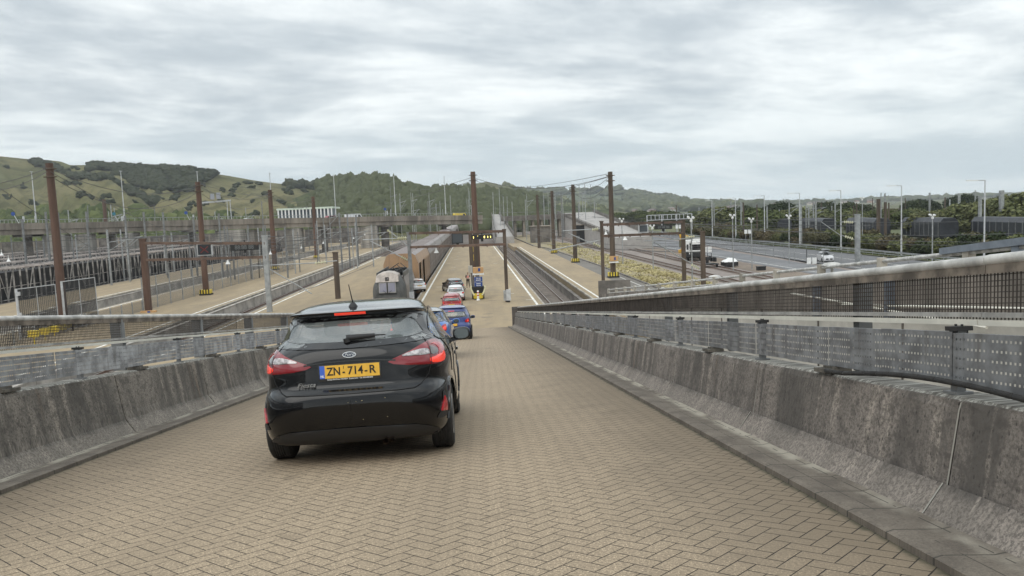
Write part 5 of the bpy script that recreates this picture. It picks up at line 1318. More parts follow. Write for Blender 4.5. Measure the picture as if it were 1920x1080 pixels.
for px_, lb in ((25, 'small blue round sign on the bridge nearest the left edge'), (214, 'small teal sign on the bridge beside a lamp column'), (349, 'small blue sign on the bridge left of the portal frame'), (722, 'small blue sign on the bridge above the round pier')):
    p, _ = on_bridge(max(px_, 1), 0, 0); t = at(px_, [401, 401, 399, 392][[25, 214, 349, 722].index(px_)], p.y)
    root = thing('road_sign', lb, 'sign', p, group='small signs on the bridge'); mb = MB(); mb.tube((0, 0, 0), (t.x-p.x, 0, t.z-p.z), .08); mb.box((.45, 0, t.z-p.z-1.2), (.35, .3, 1.2)); mb.build('post', M_LIGHTG, root)
    mb = MB(); mb.tube((t.x-p.x, -.1, t.z-p.z), (t.x-p.x, -.16, t.z-p.z), .42, .42, 16); mb.build('disc', mat('sign_teal', (.03, .16, .22), .5) if px_ == 214 else M_BLUE, root)

# lamp columns
def lamp(xb, yb, xt, yt, label, z, arm=None, Y=None, r=.10, group='tall lamp columns', m=M_LIGHTG, name='lamp_column'):
    if Y is None: p = gz(xb, yb, z)
    else: p = at(xb, yb, Y)
    t = at(xt, yt, p.y); root = thing(name, label, 'lamp', p, group=group); h = t.z-p.z
    mb = MB(); mb.tube((0, 0, 0), (0, 0, h*.25), r*1.35, r*1.25, 8); mb.tube((0, 0, h*.25), (0, 0, h), r, r*.75, 8); mb.build('pole', m, root, True, 40)
    if arm:
        a = at(arm[0], arm[1], p.y)-p; mb = MB(); mb.tube((0, 0, h), (a.x*.4, 0, h+(a.z-h)*.4), .07, .06, 8); mb.build('arm', m, root); mb = MB(); mb.beam((a.x*.4, 0, h+(a.z-h)*.4), (a.x, 0, a.z), .28, .12); mb.build('lantern', M_WHITE, root)
    else:
        mb = MB(); mb.box((.1, -.2, h), (.35, .9, .14)); mb.build('lantern', m, root)
        if name == 'lamp_column' and Y: mb = MB(); mb.box((-.05, -.05, .8), (.36, .3, 1.3)); mb.build('column_box', m, root)
for k, (xb, yb, xt, yt) in enumerate(((68, 417, 61, 322), (234, 413, 227, 321), (376, 410, 373, 322), (511, 407, 507, 325), (630, 405, 627, 328), (742, 403, 739, 331), (836, 402, 834, 331))):
    lamp(xb, yb, xt, yt, 'slim pale lamp column on the bridge, %s from the left' % ORD[k].replace('nearest', 'first'), 0, Y=[185, 198, 216, 230, 243, 254, 262][k]+8, r=.13)
for k, (xb, yb, xt, yt, ax) in enumerate(((1845, 500, 1847, 338, 1812), (1690, 480, 1691, 348, 1663), (1577, 470, 1577, 357, 1554), (1500, 462, 1497, 362, 1476), (1434, 455, 1433, 367, 1414), (1380, 450, 1382, 371, 1365), (1336, 446, 1338, 376, 1323))):
    lamp(xb, yb, xt, yt, 'tall grey street lamp with a leftward arm beyond the road, %s from the right' % ORD[k].replace('nearest', 'first'), GZ+.35, arm=(ax, yt+.6), r=.10+.006*k)
# shorter grey CCTV/floodlight masts
for k, (xb, yb, xt, yt, Y) in enumerate(((1748, 480, 1748, 405, 105), (1480, 490, 1478, 406, 120), (1410, 500, 1407, 412, 112), (1617, 470, 1617, 372, 150), (1225, 505, 1220, 425, 112), (1168, 492, 1166, 412, 125), (1298, 520, 1296, 410, 92), (1248, 484, 1248, 425, 145), (1375, 502, 1374, 405, 112))):
    lb = 'grey camera mast %s' % ['near the guard rail right of the lamp with the box', 'in front of the white car road', 'behind the white debris', 'with a cluster head beyond the hedge', 'beside the right gantry screen', 'beneath the right gantry', 'between the two brown right posts', 'left of the maintenance truck', 'right of the white debris'][k]
    p = at(xb, yb, Y); t = at(xt, yt, Y); root = thing('camera_mast', lb, 'mast', (p.x, Y, GZ+.3), group='grey camera masts'); mb = MB(); mb.tube((0, 0, 0), (0, 0, t.z-GZ-.3), .09, .07, 8); mb.build('pole', M_GALV, root)
    mb = MB(); h = t.z-GZ-.3; mb.box((0, 0, h), (.7, .2, .08)); mb.tube((-.3, -.2, h+.15), (-.3, .25, h+.2), .13); mb.tube((.25, -.2, h+.1), (.3, .25, h+.15), .12); mb.lathe((0, 0, h-.25), [(.05, -.2), (.16, -.1), (.16, .1), (.05, .2)], 10); mb.build('camera_head', M_WHITE, root)
# many thin masts far down the yard
proto = None
def thin_mast(x, y, z, h, r, m, lb, grp, arm=True):
    key = (m.name, arm); global TM
    if key not in TM:
        root = thing('catenary_mast', lb, 'mast', group=grp); mb = MB(); mb.beam((0, 0, 0), (0, 0, 1), 1, 1, up=(0, 1, 0)); mb.build('shaft', m, root)
        if arm: mb = MB(); mb.beam((0, 0, .80), (14, 0, .84), .45, .012); mb.beam((0, 0, .66), (12, 0, .83), .45, .012); mb.build('arm', m, root)
        TM[key] = root; o = root; o.location = (x, y, z)
    else: o = dup(TM[key], (x, y, z), 0, lb, grp)
    o.scale = (r, r, h); return o
TM = {}
rng = random.Random(3)
# left yard field
for k in range(46):
    px = rng.uniform(5, 690); Y = rng.uniform(125, 165) if k % 3 else rng.uniform(200, 300)
    zt = rng.uniform(6.6, 9.0) if Y < 180 else rng.uniform(9, 16)
    X = at(px, 430, Y).x
    if any(abs(X-q) < 2.4 for q in (-44.3, -62.2, -74, -86, -24.3, -8.5)): X += 4.5
    thin_mast(X, Y, GZ, zt-GZ, rng.uniform(.14, .24), M_GALVD if k % 2 else M_GALV, 'thin grey catenary mast in the crowded left yard near the bridge', 'thin grey masts of the left yard', k % 2 == 0)
# regular posts in front of bridge, left
for k, px in enumerate((47, 92, 115, 168, 240, 275, 311, 367, 415, 640, 655, 671)):
    p = at(px, 470, 128+k*2); lb = 'taller dark thin mast standing before the left part of the bridge'
    thin_mast(p.x, p.y, GZ, at(px, 401, p.y).z-GZ+rng.uniform(-.8, .4), .26, M_GALVD, lb, 'dark thin masts before the bridge', False)
# centre far yard
for k in range(44):
    px = rng.uniform(700, 1130); Y = rng.uniform(230, 520); X = at(px, 430, Y).x
    if abs(X+8.5) < 3: X -= 6
    zt = rng.uniform(9, 17) if Y < 350 else rng.uniform(12, 24)
    thin_mast(X, Y, GZ, zt-GZ, rng.uniform(.16, .28), M_GALV if k % 3 else M_GALVD, 'thin grey mast in the far centre of the yard under the hills', 'thin grey masts of the far yard', k % 2 == 0)
for k, (px, yt) in enumerate(((927, 360), (946, 368), (962, 378), (987, 374), (1043, 363), (1099, 344), (1116, 372), (1145, 376), (1057, 372), (939, 346), (847, 366), (777, 362))):
    Y = 240+k*6; p = at(px, 430, Y); thin_mast(p.x, Y, GZ, at(px, yt, Y).z-GZ, .2, M_GALV, 'slender tall pole among the yard masts, centre', 'slender tall poles of the centre', False)
# right yard beyond the hedge
for k in range(42):
    px = rng.uniform(1180, 1900); Y = rng.uniform(185, 300); X = at(px, 430, Y).x
    if X < 72: X = 72+rng.uniform(0, 10)
    thin_mast(X, Y, GZ, rng.uniform(6, 10.2)-GZ, rng.uniform(.18, .34), M_GALV if k % 4 else M_RUSTD, 'grey or brown mast of the far yard behind the hedge', 'masts behind the hedge', k % 3 == 0)
for px, yt, w_, m_, lb in ((1877, 357, .75, M_GALV, 'thick grey mast above the trees near the right edge'), (1837, 368, .55, M_GALV, 'grey mast left of the lamp near the right edge'), (1647, 373, .6, M_RUSTD, 'taller brown mast standing against the far right trees'), (1660, 379, .45, M_RUSTD, 'shorter brown mast next to the taller brown one, right'), (1501, 383, .5, M_GALV, 'grey mast by the lamp in the middle of the right yard')):
    p = at(px, 430, 170); o = thin_mast(p.x, 170, GZ, at(px, yt, 170).z-GZ, w_, m_, lb, None, False)
# a portal row in the far right yard
p1 = at(1213, 404, 260); p2 = at(1297, 399, 260); root = thing('portal_frame', 'long white portal gantry far behind the right gantry signs', 'gantry', (p1.x, 260, GZ)); mb = MB(); D = p2.x-p1.x
for dz_ in (0, -1.6): mb.beam((0, 0, p1.z-GZ+dz_), (D, 0, p1.z-GZ+dz_), .25, .22)
for i in range(12): mb.beam((D*i/11, 0, p1.z-GZ-1.6), (D*i/11, 0, p1.z-GZ), .18, .18, up=(0, 1, 0))
for t_ in (0, .33, .66, 1): mb.beam((D*t_, 0, 0), (D*t_, 0, p1.z-GZ), .3, .3, up=(0, 1, 0))
mb.build('frame', M_LIGHTG, root)
# dark rake of wagons behind the hedge, right
for k in range(8):
    x0, y0 = 86+k*3.2, 282-k*21.5
    r = thing('dark_wagon', 'dark blue-grey covered wagon behind the hedge, %s from the left' % ORD[k].replace('nearest', 'first'), 'freight wagon', (x0, y0, GZ+.3), radians(-8), group='dark wagons behind the hedge')
    mb = MB(); mb.prism([(-1.9, .6), (1.9, .6), (1.9, 3.8), (1.2, 4.7), (-1.2, 4.7), (-1.9, 3.8)], [lambda a, b: Vector((a, -10.3, b)), lambda a, b: Vector((a, 10.3, b))]); mb.build('wagon_body', mat('dark_blue_grey_sheet', (.03, .033, .040), .5, .2, .3, .8), r)
    mb = MB(); 
    for i in range(9): mb.box((-1.93, -9.6+i*2.4, 2.4), (.08, .14, 3.2))
    mb.build('ribs', M_GALVD, r)
    mb = MB(); mb.box((0, 0, .4), (2.2, 18, .5)); mb.build('bogie', M_BLACK, r)

# overhead wires
M_WIRE = mat('contact_wire', (.10, .10, .10), .6, .3)
def wire(A, B, sag, label, r=.032, n=10):
    mb = MB(); pts = []
    for i in range(n+1):
        t = i/n; p = A.lerp(B, t); p.z -= sag*4*t*(1-t); pts.append(p-A)
    mb.path(pts, r, 4); o = mb.build('overhead_wire', M_WIRE); o.location = A; xm = (A.x+B.x)/2; rg_ = 'left yard' if xm < -18 else 'central platform' if xm < 7 else 'right platform and tracks'
    tag(o, 'thin dark overhead wire above the '+rg_, 'wire', 'overhead wires above the '+rg_)
def topof(k, dz_=.5): r, p, h = MS[k]; return Vector((p.x, p.y, p.z+h-dz_))
wl = 'thin overhead wire strung between the masts of the yard'
for a, b, s in (('L1', 'L2', 1.6), ('L2', 'L3', 1.4), ('L3', 'L4', 1.2), ('R1', 'R2', 1.0), ('R2', 'R3', .9), ('R3', 'R4', .8)):
    wire(topof(a, .5), topof(b, .5), s, wl); wire(topof(a, 1.2), topof(b, 1.2), s*1.6, wl)
for (xa, ya, xb, yb, Ya, Yb, s) in ((88, 315, -60, 352, 77, 62, .3), (88, 322, -60, 362, 77, 62, .5), (95, 322, 371, 450, 77, 140, .8), (884, 333, 770, 358, 120, 200, .4), (884, 340, 700, 385, 120, 240, .4), (887, 333, 1143, 330, 122, 102, 1.6), (887, 338, 940, 352, 122, 190, .1),
                                    (1140, 326, 940, 352, 102, 230, .6), (1140, 332, 1000, 362, 102, 260, .5), (372, 352, 200, 410, 100, 150, .3), (0, 455, 620, 425, 110, 170, .3), (0, 353, 230, 500, 70, 120, .2), (507, 368, 375, 345, 150, 100, .4),
                                    (1320, 447, 1960, 462, 120, 100, .2), (1600, 443, 1960, 436, 112, 90, .1), (1600, 449, 1960, 455, 112, 80, .1), (560, 548, 700, 495, 84, 120, .1), (500, 470, 770, 405, 100, 240, .3)):
    wire(at(xa, ya, Ya), at(xb, yb, Yb), s, wl)
# contact wires over each track
for x in (-8.5, -24.3, -44.3, 8.55, 31.3, 36.5):
    for z_, s in ((5.6, 0.0), (7.0, .0)):
        for y in ((97 if abs(x) < 9 and x < 0 and False else 75), 135, 195, 255): wire(Vector((x, y, z_)), Vector((x, y+60, z_)), .0 if z_ < 6 else .7, wl, .016)
# far ramp on the right side + the second one at centre
def far_ramp(tl, tr, bl, br_, Yt, Yb, label, m, par=True):
    A, B = at(*tl, Yt), at(*tr, Yt); C, D = at(*bl, Yb), at(*br_, Yb); C.z = D.z = min(C.z, D.z); A.z = B.z = max(A.z, B.z)
    root = thing('access_ramp', label, 'ramp', C); mb = MB(); low = [Vector((p.x, p.y, GZ-.1)) for p in (C, D, B, A)]
    mb.add([p-C for p in (C, D, B, A)]+[p-C for p in low], [(0, 1, 2, 3), (0, 4, 5, 1), (1, 5, 6, 2), (2, 6, 7, 3), (3, 7, 4, 0)]); mb.build('ramp_slab', m, root)
    for P, Q in ((C, A), (D, B)):
        mb = MB(); mb.beam(P-C+Vector((0, 0, .45)), Q-C+Vector((0, 0, .45)), .35, .9); mb.beam(P-C+Vector((0, 0, 1.15)), Q-C+Vector((0, 0, 1.15)), .12, .12)
        n = 14
        for i in range(n): p = P.lerp(Q, i/n)-C; mb.beam(p, p+Vector((0, 0, 1.15)), .12, .12)
        mb.build('side_parapet', M_CON2D, root)
    return root
far_ramp((1045, 400), (1112, 400), (1150, 446), (1222, 440), 330, 185, 'broad pale access ramp climbing away right of the brown masts', mat('pale_paved_ramp', (.36, .34, .32), .9, 0, .12, .6))
far_ramp((922, 402), (936, 402), (930, 443), (964, 443), 400, 235, 'narrow pale access ramp climbing away just right of the central mast', MATS['pale_paved_ramp'])
# second bridge arm right of centre: dark concrete with huts
p1 = at(940, 400, 300); p2 = at(1075, 398, 300); root = thing('road_bridge', 'farther dark concrete bridge stretch right of the central mast', 'bridge', (p1.x, 300, 0)); mb = MB(); D = p2.x-p1.x
mb.box((D/2, 4, at(1000, 406, 300).z-.4), (D, 8, 1.9)); mb.build('deck', M_CON2D, root)
for i in range(8): mb = MB(); mb.box((D*(i+.5)/8, 4, 3.4), (.9, 6, 8)); mb.build('pier', M_CON2, root)
mb = MB(); mb.beam((0, 0, p1.z+.3), (D, 0, p2.z+.3), .12, .12); mb.build('railing', M_GALVD, root)
for k, (xa, xb, yt, yb, Y, m_, lb) in enumerate(((997, 1031, 424, 445, 235, M_CON2D, 'dark low equipment hut behind the third brown mast'), (1078, 1096, 422, 436, 240, M_BLACK, 'small black cabin at the foot of the far ramp'))):
    a = at(xa, yb, Y); b = at(xb, yt, Y); root = thing('equipment_hut', lb, 'hut', (a.x, Y, GZ)); h = b.z-GZ; w_ = b.x-a.x
    mb = MB(); mb.box((w_/2, 3, h/2), (w_, 6, h)); mb.build('wall', m_, root); mb = MB(); mb.box((w_/2, 3, h+.1), (w_+.6, 6.6, .25)); mb.build('roof', M_CON2, root)
    mb = MB(); mb.box((w_*.3, -.03, 1.2), (1.0, .08, 2.2)); mb.build('door', M_GALVD, root)

# ------------------------------------------------------------------ neighbouring ramp, right
UN = 11.4
def zrail(s): return 6.95-(s-20.0)*0.1095
nr = thing('neighbour_ramp', 'neighbouring concrete ramp with square posts and pipe handrail, seen over the right parapet', 'ramp', RW(UN, 74)); o0 = RW(UN, 74); o0.z = 0; nr.location = o0
def NW(u, s, z): p = RW(u, s, 0); return Vector((p.x, p.y, z))-o0
def nface(u0, u1, s0, s1, top, bot, m, name):
    mb = MB(); n = 16; ss = np.linspace(s0, s1, n); vs = []
    for s in ss: vs += [NW(u0, s, bot(s)), NW(u0, s, top(s)), NW(u1, s, top(s)), NW(u1, s, bot(s))]
    mb.add(vs, [(a*4+i, a*4+(i+1) % 4, (a+1)*4+(i+1) % 4, (a+1)*4+i) for a in range(n-1) for i in range(4)]+[(3, 2, 1, 0), tuple((n-1)*4+i for i in range(4))]); return mb.build(name, m, nr)
nface(UN, UN+7.5, -8, 74, lambda s: max(.01, zrail(s)-1.15), lambda s: GZ, M_CREAM, 'support_wall')
nface(UN-.12, UN+.30, -8, 74, lambda s: zrail(s)-.42, lambda s: max(GZ, zrail(s)-1.50), mat('brown_stained_parapet', (.20, .175, .15), .95, 0, .4, .7, streak=True), 'parapet_wall')
nface(UN+7.4, UN+7.8, -8, 74, lambda s: zrail(s)-.30, lambda s: max(GZ, zrail(s)-1.30), MATS['brown_stained_parapet'], 'parapet_wall')
mb = MB(); s = -6.0; pp = []
while s < 74: pp.append(s); s += 4.05
for a, b in zip(pp[:-1], pp[1:]): mb.tube(NW(UN+.1, a, zrail(a)-.07), NW(UN+.1, b, zrail(b)-.07), .055, .055, 8)
for a, b in zip(pp[:-1], pp[1:]): mb.tube(NW(UN+.1, a, zrail(a)-.36), NW(UN+.1, b, zrail(b)-.36), .045, .045, 8)
mb.build('pipe_handrail', M_RAILT, nr)
for s in pp: mb = MB(); mb.beam(NW(UN+.1, s, zrail(s)-.55), NW(UN+.1, s, zrail(s)+.03), .20, .22, up=(0, 1, 0)); mb.build('square_post', MATS['coping_concrete'], nr)
mb = MB()
for q, (a, b) in enumerate(((19.3, 13.4), (14.4, 9.0), (10, 4.6))): mb.beam(NW(UN+.02-.05*q, a, zrail(a)+.02+.05*q), NW(UN+.02-.05*q, b, zrail(b)+.06+.05*q), .10, .16)
for s in (16.6, 14.2, 12, 9.5): mb.beam(NW(UN+.1, s, zrail(s)-.6), NW(UN+.1, s, zrail(s)+.0), .14, .22, up=(0, 1, 0))
mb.build('steel_guard_beam', mat('blue_grey_galvanised', (.22, .25, .29), .5, .3, .15, 2.0), nr)
s = -6
while s < 72: mb = MB(); mb.beam(NW(UN-.02, s, GZ), NW(UN-.02, s, zrail(s)-1.5), .06, .03, up=(0, 1, 0)); mb.build('wall_seam', M_CON2D, nr); s += 5.4
for k, s in enumerate((10.6, 15.6, 21.3, 26)): mb = MB(); mb.beam(NW(UN-.22, s, zrail(s)-1.7), NW(UN-.22, s, zrail(s)-.45), .26, .14, up=(0, 1, 0)); mb.build('wall_bracket', mat('blue_grey_steel', (.13, .15, .18), .6, .2), nr)
mb = MB(); mb.box(o0*0+Vector((1.2, .3, .9)), (3.0, .3, 1.9)); mb.build('end_wall', M_CON2D, nr)
for k, (a, b, d1, d2) in enumerate(((12, 24, -.9, -1.6), (17, 28, -1.3, -1.2))):
    mb = MB(); A = NW(UN-.3, a, zrail(a)+d1-.5); B = NW(UN-.3, b, zrail(b)+d2+.3); mb.tube(A, B, .035, .035, 6); mb.build('conduit', M_RAILC, nr)
for k, (px, py) in enumerate(((1560, 497), (1340, 519), (1240, 541))):
    p = at(px, py, 26+k*16); mb = MB(); mb.lathe((0, 0, 0), [(.30, -.05), (.34, 0), (.22, .07), (.05, .10)], 14); mb.tube((0, 0, -.6), (0, 0, 0), .05); o = mb.build('dome_camera', M_RAILT, None, True, 40); o.location = p; tag(o, 'pale flat dome unit above the right parapet, %s' % ('largest and rightmost', 'middle one', 'smallest and leftmost')[k], 'dome unit', 'dome units')

# ------------------------------------------------------------------ maintenance truck and its debris
T = gz(1300, 489, GZ+.35); tr = thing('maintenance_truck', 'white and yellow road-rail maintenance truck with a raised boom beside the tracks', 'truck', T, radians(-12))
mb = MB(); mb.box((0, 3.5, .95), (2.3, 8.5, .4)); mb.box((0, 0, 1.0), (2.35, .5, 1.0)); mb.build('chassis', M_BLACK, tr)
mb = MB(); mb.prism([(-1.15, 1.0), (1.15, 1.0), (1.15, 2.5), (1.05, 3.25), (-1.05, 3.25), (-1.15, 2.5)], [lambda a, b: Vector((a+.45, -.3, b)), lambda a, b: Vector((a+.45, 1.9, b))]); cb = mb.build('cab', M_WHITE, tr)
mb = MB(); mb.box((.45, -.33, 2.35), (1.85, .05, .95)); mb.build('windscreen', M_FRIT, cb); mb = MB(); mb.box((.45, -.36, 1.35), (2.0, .1, .5)); mb.build('grille', M_BLACK, cb)
mb = MB(); mb.box((-.95, .9, 2.6), (1.5, 2.4, 1.9)); mb.box((.9, 3.5, 3.2), (1.4, 2.0, 1.2)); mb.box((.3, 5.5, 2.3), (2.0, 3.0, 1.6)); mb.build('equipment_box', M_WHITE, tr)
mb = MB(); mb.box((-.95, -.33, 2.4), (.3, .06, .9)); mb.box((-.5, -.33, 2.9), (.2, .06, .3)); mb.build('box_vents', M_BLACK, tr)
mb = MB(); mb.tube((-1.6, 3.0, 1.3), (-2.0, 2.2, 4.6), .22, .18, 8); mb.tube((-2.0, 2.2, 4.6), (-.3, 4.2, 4.0), .18, .14, 8); mb.box((-1.9, 2.2, 4.5), (.5, .5, .7)); mb.box((-1.8, 1.6, 1.6), (1.2, .9, .6)); mb.build('boom', mat('amber_paint', (.65, .36, .03), .5), tr)
mb = MB(); mb.box((-1.7, 2.4, 2.9), (1.0, .8, 1.3)); mb.build('basket', mat('olive_steel', (.12, .11, .07), .7), tr)
for y in (.6, 2.0, 6.2):
    for sd_ in (-1, 1): mb = MB(); mb.lathe((sd_*1.05+.2, y, .5), [(.3, -.15), (.5, -.13), (.5, .13), (.3, .15)], 16, 'X'); mb.build('wheel', M_TYRE, tr)
D_ = gz(1352, 500, GZ+.35); gm = thing('equipment_trailer', 'low trailer with black machinery beside the white sheeted heap', 'trailer', D_+Vector((-1.6, 0, 0)))
mb = MB(); mb.box((0, 0, .5), (1.9, 2.2, .12)); 
for sd_ in (-1, 1): mb.lathe((sd_*.95, 0, .3), [(.3, -.1), (.3, .1)], 12, 'X')
for i in range(10): mb.box((random.uniform(-.7, .7), random.uniform(-.8, .8), .8+random.uniform(0, .6)), (random.uniform(.2, .6), .4, random.uniform(.3, .7)), random.uniform(0, 2))
for sd_ in (-.3, .3): mb.tube((sd_, .5, 1), (sd_, .5, 2.1), .05)
mb.build('machinery', M_BLACK, gm)
gh = thing('sheeted_trailer', 'white sheeted heap on a small dark trailer by the tracks', 'trailer', D_+Vector((1.1, -.6, 0)))
mb = MB(); mb.box((0, 0, .45), (2.0, 2.2, .6)); mb.build('trailer_bed', M_BLACK, gh)
mb = MB(); n = 9; vs = []
for j in range(n):
    for i in range(n): u, v = i/(n-1)*2-1, j/(n-1)*2-1; vs.append((u*1.05, v*1.1, .75+max(0, (1-u*u)*(1-v*v))**.6*.55*(1+.4*u)+random.uniform(-.06, .08)))
mb.add(vs, [(j*n+i, j*n+i+1, (j+1)*n+i+1, (j+1)*n+i) for j in range(n-1) for i in range(n-1)]); mb.build('white_sheet', M_WHITE, gh, True)
p = gz(1309+15, 497, GZ+.3); mb = MB(); mb.box((0, 0, .25), (1.1, .8, .5)); mb.box((0, 0, .55), (1.2, .9, .08)); o = mb.build('cabinet', M_BLACK); o.location = gz(1427, 507, GZ+.3); tag(o, 'low black trackside box behind the neighbouring handrail', 'cabinet')
for k, (px, py, lb) in enumerate(((1326, 468, 'pair of white trackside boxes right of the maintenance truck'), (1402, 434, 'white board on posts before the hedge'), (1272, 425, 'white panel at the far right gantry end'), (1522, 489, 'small white barrier board left of the white car'))):
    Y = [128, 165, 200, 112][k]; p = at(px, py, Y); root = thing('white_board', lb, 'board', (p.x, Y, GZ+.3)); mb = MB(); hh = p.z-GZ-.3
    for sd_ in (-.45, .45): mb.tube((sd_, 0, 0), (sd_, 0, hh), .05)
    mb.build('leg', M_GALV, root); mb = MB(); mb.box((-.4, 0, hh), (.6, .12, .9)); mb.box((.4, 0, hh), (.6, .12, .9)); mb.build('panel', M_WHITE, root)
# sidings, and a wall added to darken the gap under the bridge, left
a = at(-60, 445, 300); b = at(690, 430, 330); root = thing('retaining_wall', 'long dark backing wall added for the shade under the left half of the bridge', 'wall', (a.x, 300, GZ)); D = Vector((b.x-a.x, 30, 0))
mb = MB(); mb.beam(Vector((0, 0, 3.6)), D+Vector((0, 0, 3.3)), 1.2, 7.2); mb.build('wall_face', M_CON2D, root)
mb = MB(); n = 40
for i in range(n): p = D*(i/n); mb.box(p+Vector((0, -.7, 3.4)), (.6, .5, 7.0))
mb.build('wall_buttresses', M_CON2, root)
LWB = {}
rows2 = ((-98, 128, 5, 'fourth row'), (-110, 150, 4, 'fifth row'))
for (x, y0, n, rl) in rows2:
    for k in range(n): dup(LW, (x, y0+k*20.6, GZ+.3), 0, 'open lattice freight wagon, %s from the left in the %s' % (ORD[k], rl), 'open lattice freight wagons')
for i in range(34):
    xa = rng.uniform(-20, 560); Ya = rng.uniform(105, 160); ya = rng.uniform(436, 490); xb = xa+rng.uniform(90, 330); yb = ya-rng.uniform(-4, 22)
    wire(at(xa, ya, Ya), at(xb, yb, Ya+rng.uniform(5, 60)), rng.uniform(.05, .5), wl, .03, 5)
for i in range(16):
    xa = rng.uniform(960, 1500); Ya = rng.uniform(110, 200); ya = rng.uniform(405, 470); wire(at(xa, ya, Ya), at(xa+rng.uniform(100, 420), ya+rng.uniform(-2, 20), Ya-rng.uniform(0, 40)), .3, wl, .03, 5)
# ------------------------------------------------------------------ hills
def hill_material(name, g1, g2, wood, scale, wthr):
    m, nt, b = newmat(name); g = nt.nodes.new('ShaderNodeNewGeometry'); P = g.outputs['Position']; x, y, z = xyz(nt, P)
    q = comb(nt, x*1.0, y*.6, z*2.2)
    f = noise(nt, q, scale, 6, .65); f2 = noise(nt, q, scale*3.5, 6, .7); f3 = noise(nt, q, scale*14, 4, .7)
    col = mix(nt, f.ramp(.35, .65), g1, g2); col = mix(nt, f2.ramp(.45, .6, 0, .75), col, tuple(v*.6 for v in g1)); col = mix(nt, (f3*.5+f*.5).ramp(wthr, wthr+.05), col, wood)
    nt.links.new(col, b.inputs['Base Color']); b.inputs['Roughness'].default_value = 1.0; b.inputs['Specular IOR Level'].default_value = .1
    bumpnode(nt, b, f3+f2, .5, 2.0); return m
M_HA = hill_material('chalk_down_grass', (.105, .108, .045), (.175, .155, .078), (.045, .055, .028), .006, .60)
M_HB = hill_material('wooded_hill_ground', (.06, .075, .03), (.09, .10, .045), (.035, .045, .022), .008, .5)
M_HD = hill_material('distant_down', (.10, .12, .065), (.16, .16, .09), (.04, .055, .035), .004, .50)
def leafmat(name, a, b_, c):
    m, nt, b = newmat(name); g = nt.nodes.new('ShaderNodeNewGeometry'); P = g.outputs['Position']; oi = nt.nodes.new('ShaderNodeObjectInfo')
    r = E(nt, g.outputs['Random Per Island']); f = noise(nt, P, .12, 3, .6)
    col = mix(nt, r, a, b_); col = mix(nt, (f+E(nt, oi.outputs['Random'])*.5-.25).ramp(.4, .62), col, c)
    nt.links.new(col, b.inputs['Base Color']); b.inputs['Roughness'].default_value = .9; b.inputs['Specular IOR Level'].default_value = .15
    return m
M_LEAFB = leafmat('hill_wood_leaves', (.034, .044, .022), (.19, .195, .10), (.085, .095, .05))
M_LEAFL = leafmat('light_scrub_leaves', (.045, .062, .022), (.125, .145, .052), (.075, .09, .036))
M_LEAFD = leafmat('dark_tree_leaves', (.030, .040, .020), (.08, .095, .045), (.030, .042, .018))
M_LEAFM = leafmat('tree_leaves', (.065, .08, .032), (.18, .19, .085), (.125, .13, .06))
M_LEAFR = leafmat('autumn_scrub_leaves', (.07, .055, .035), (.16, .135, .075), (.10, .095, .055))
M_BARK = mat('bark', (.10, .08, .06), .95, 0, .3, 3.0)
def sil(pts, x): return float(np.interp(x, [p[0] for p in pts], [p[1] for p in pts]))
def hill(name, pts, Y0, Y1, m, jag=0.0, x0=None, x1=None, zb=GZ-.1, curve=1.4, nx=160, seed=1):
    """slope rising from Y0 (foot) to the ridge at Y1 whose height is the skyline"""
    x0 = x0 if x0 is not None else pts[0][0]; x1 = x1 if x1 is not None else pts[-1][0]
    vs = []; rows_ = 26; xs = np.linspace(x0, x1, nx); rg = random.Random(seed)
    for j in range(rows_+6):
        t = j/(rows_-1)
        for i, x in enumerate(xs):
            y1 = Y1+60*sin(x*.011+seed)+30*sin(x*.031)
            rp = at(x, sil(pts, x), y1); Yf = Y0+(y1-Y0)*min(t, 1.0)+(max(0, t-1))*(y1-Y0)*2.2
            X = rp.x*(Yf/y1)
            if t <= 1: h = zb+(rp.z-zb)*(t**curve*(1-.28*sin(pi*t)*(.5+.5*sin(x*.02+seed)))); h += (rp.z*.035*sin(x*.07+t*9)+rp.z*.03*sin(x*.17+t*23+seed)+rg.uniform(-1, 1)*rp.z*.008)*sin(pi*t)
            else: h = rp.z-(t-1)*rp.z*3.5
            vs.append((X, Yf, h))
    n = nx; R = rows_+6; F_ = np.array([(j*n+i, j*n+i+1, (j+1)*n+i+1, (j+1)*n+i) for j in range(R-1) for i in range(n-1)])
    o = npobj(name, np.array(vs), F_, m, None, True); struct(o)
    def surf(x, t):
        fi = np.interp(x, xs, np.arange(n)); i = min(int(fi), n-2); fx = fi-i; fj = t*(rows_-1); j = min(int(fj), rows_-2); fy = fj-j
        V = [Vector(vs[a]) for a in (j*n+i, j*n+i+1, (j+1)*n+i, (j+1)*n+i+1)]
        return (V[0]*(1-fx)+V[1]*fx)*(1-fy)+(V[2]*(1-fx)+V[3]*fx)*fy
    return surf
SA = [(-250, 296), (0, 293), (50, 298), (90, 300), (115, 303), (132, 310), (175, 309), (225, 311), (275, 313), (325, 315), (362, 319), (388, 324), (425, 329), (475, 338), (510, 343), (532, 345), (570, 347), (607, 349), (700, 356), (760, 366), (850, 380)]
SB = [(480, 388), (540, 376), (590, 357), (615, 342), (650, 340), (700, 341), (715, 341), (735, 347), (755, 359), (780, 364), (830, 364), (870, 361), (885, 368), (900, 366), (1000, 378), (1060, 386), (1150, 396)]
SC = [(760, 366), (830, 358), (860, 353), (892, 344), (912, 341), (930, 344), (957, 354), (975, 361), (1005, 368), (1030, 374), (1060, 381), (1100, 390), (1180, 398)]
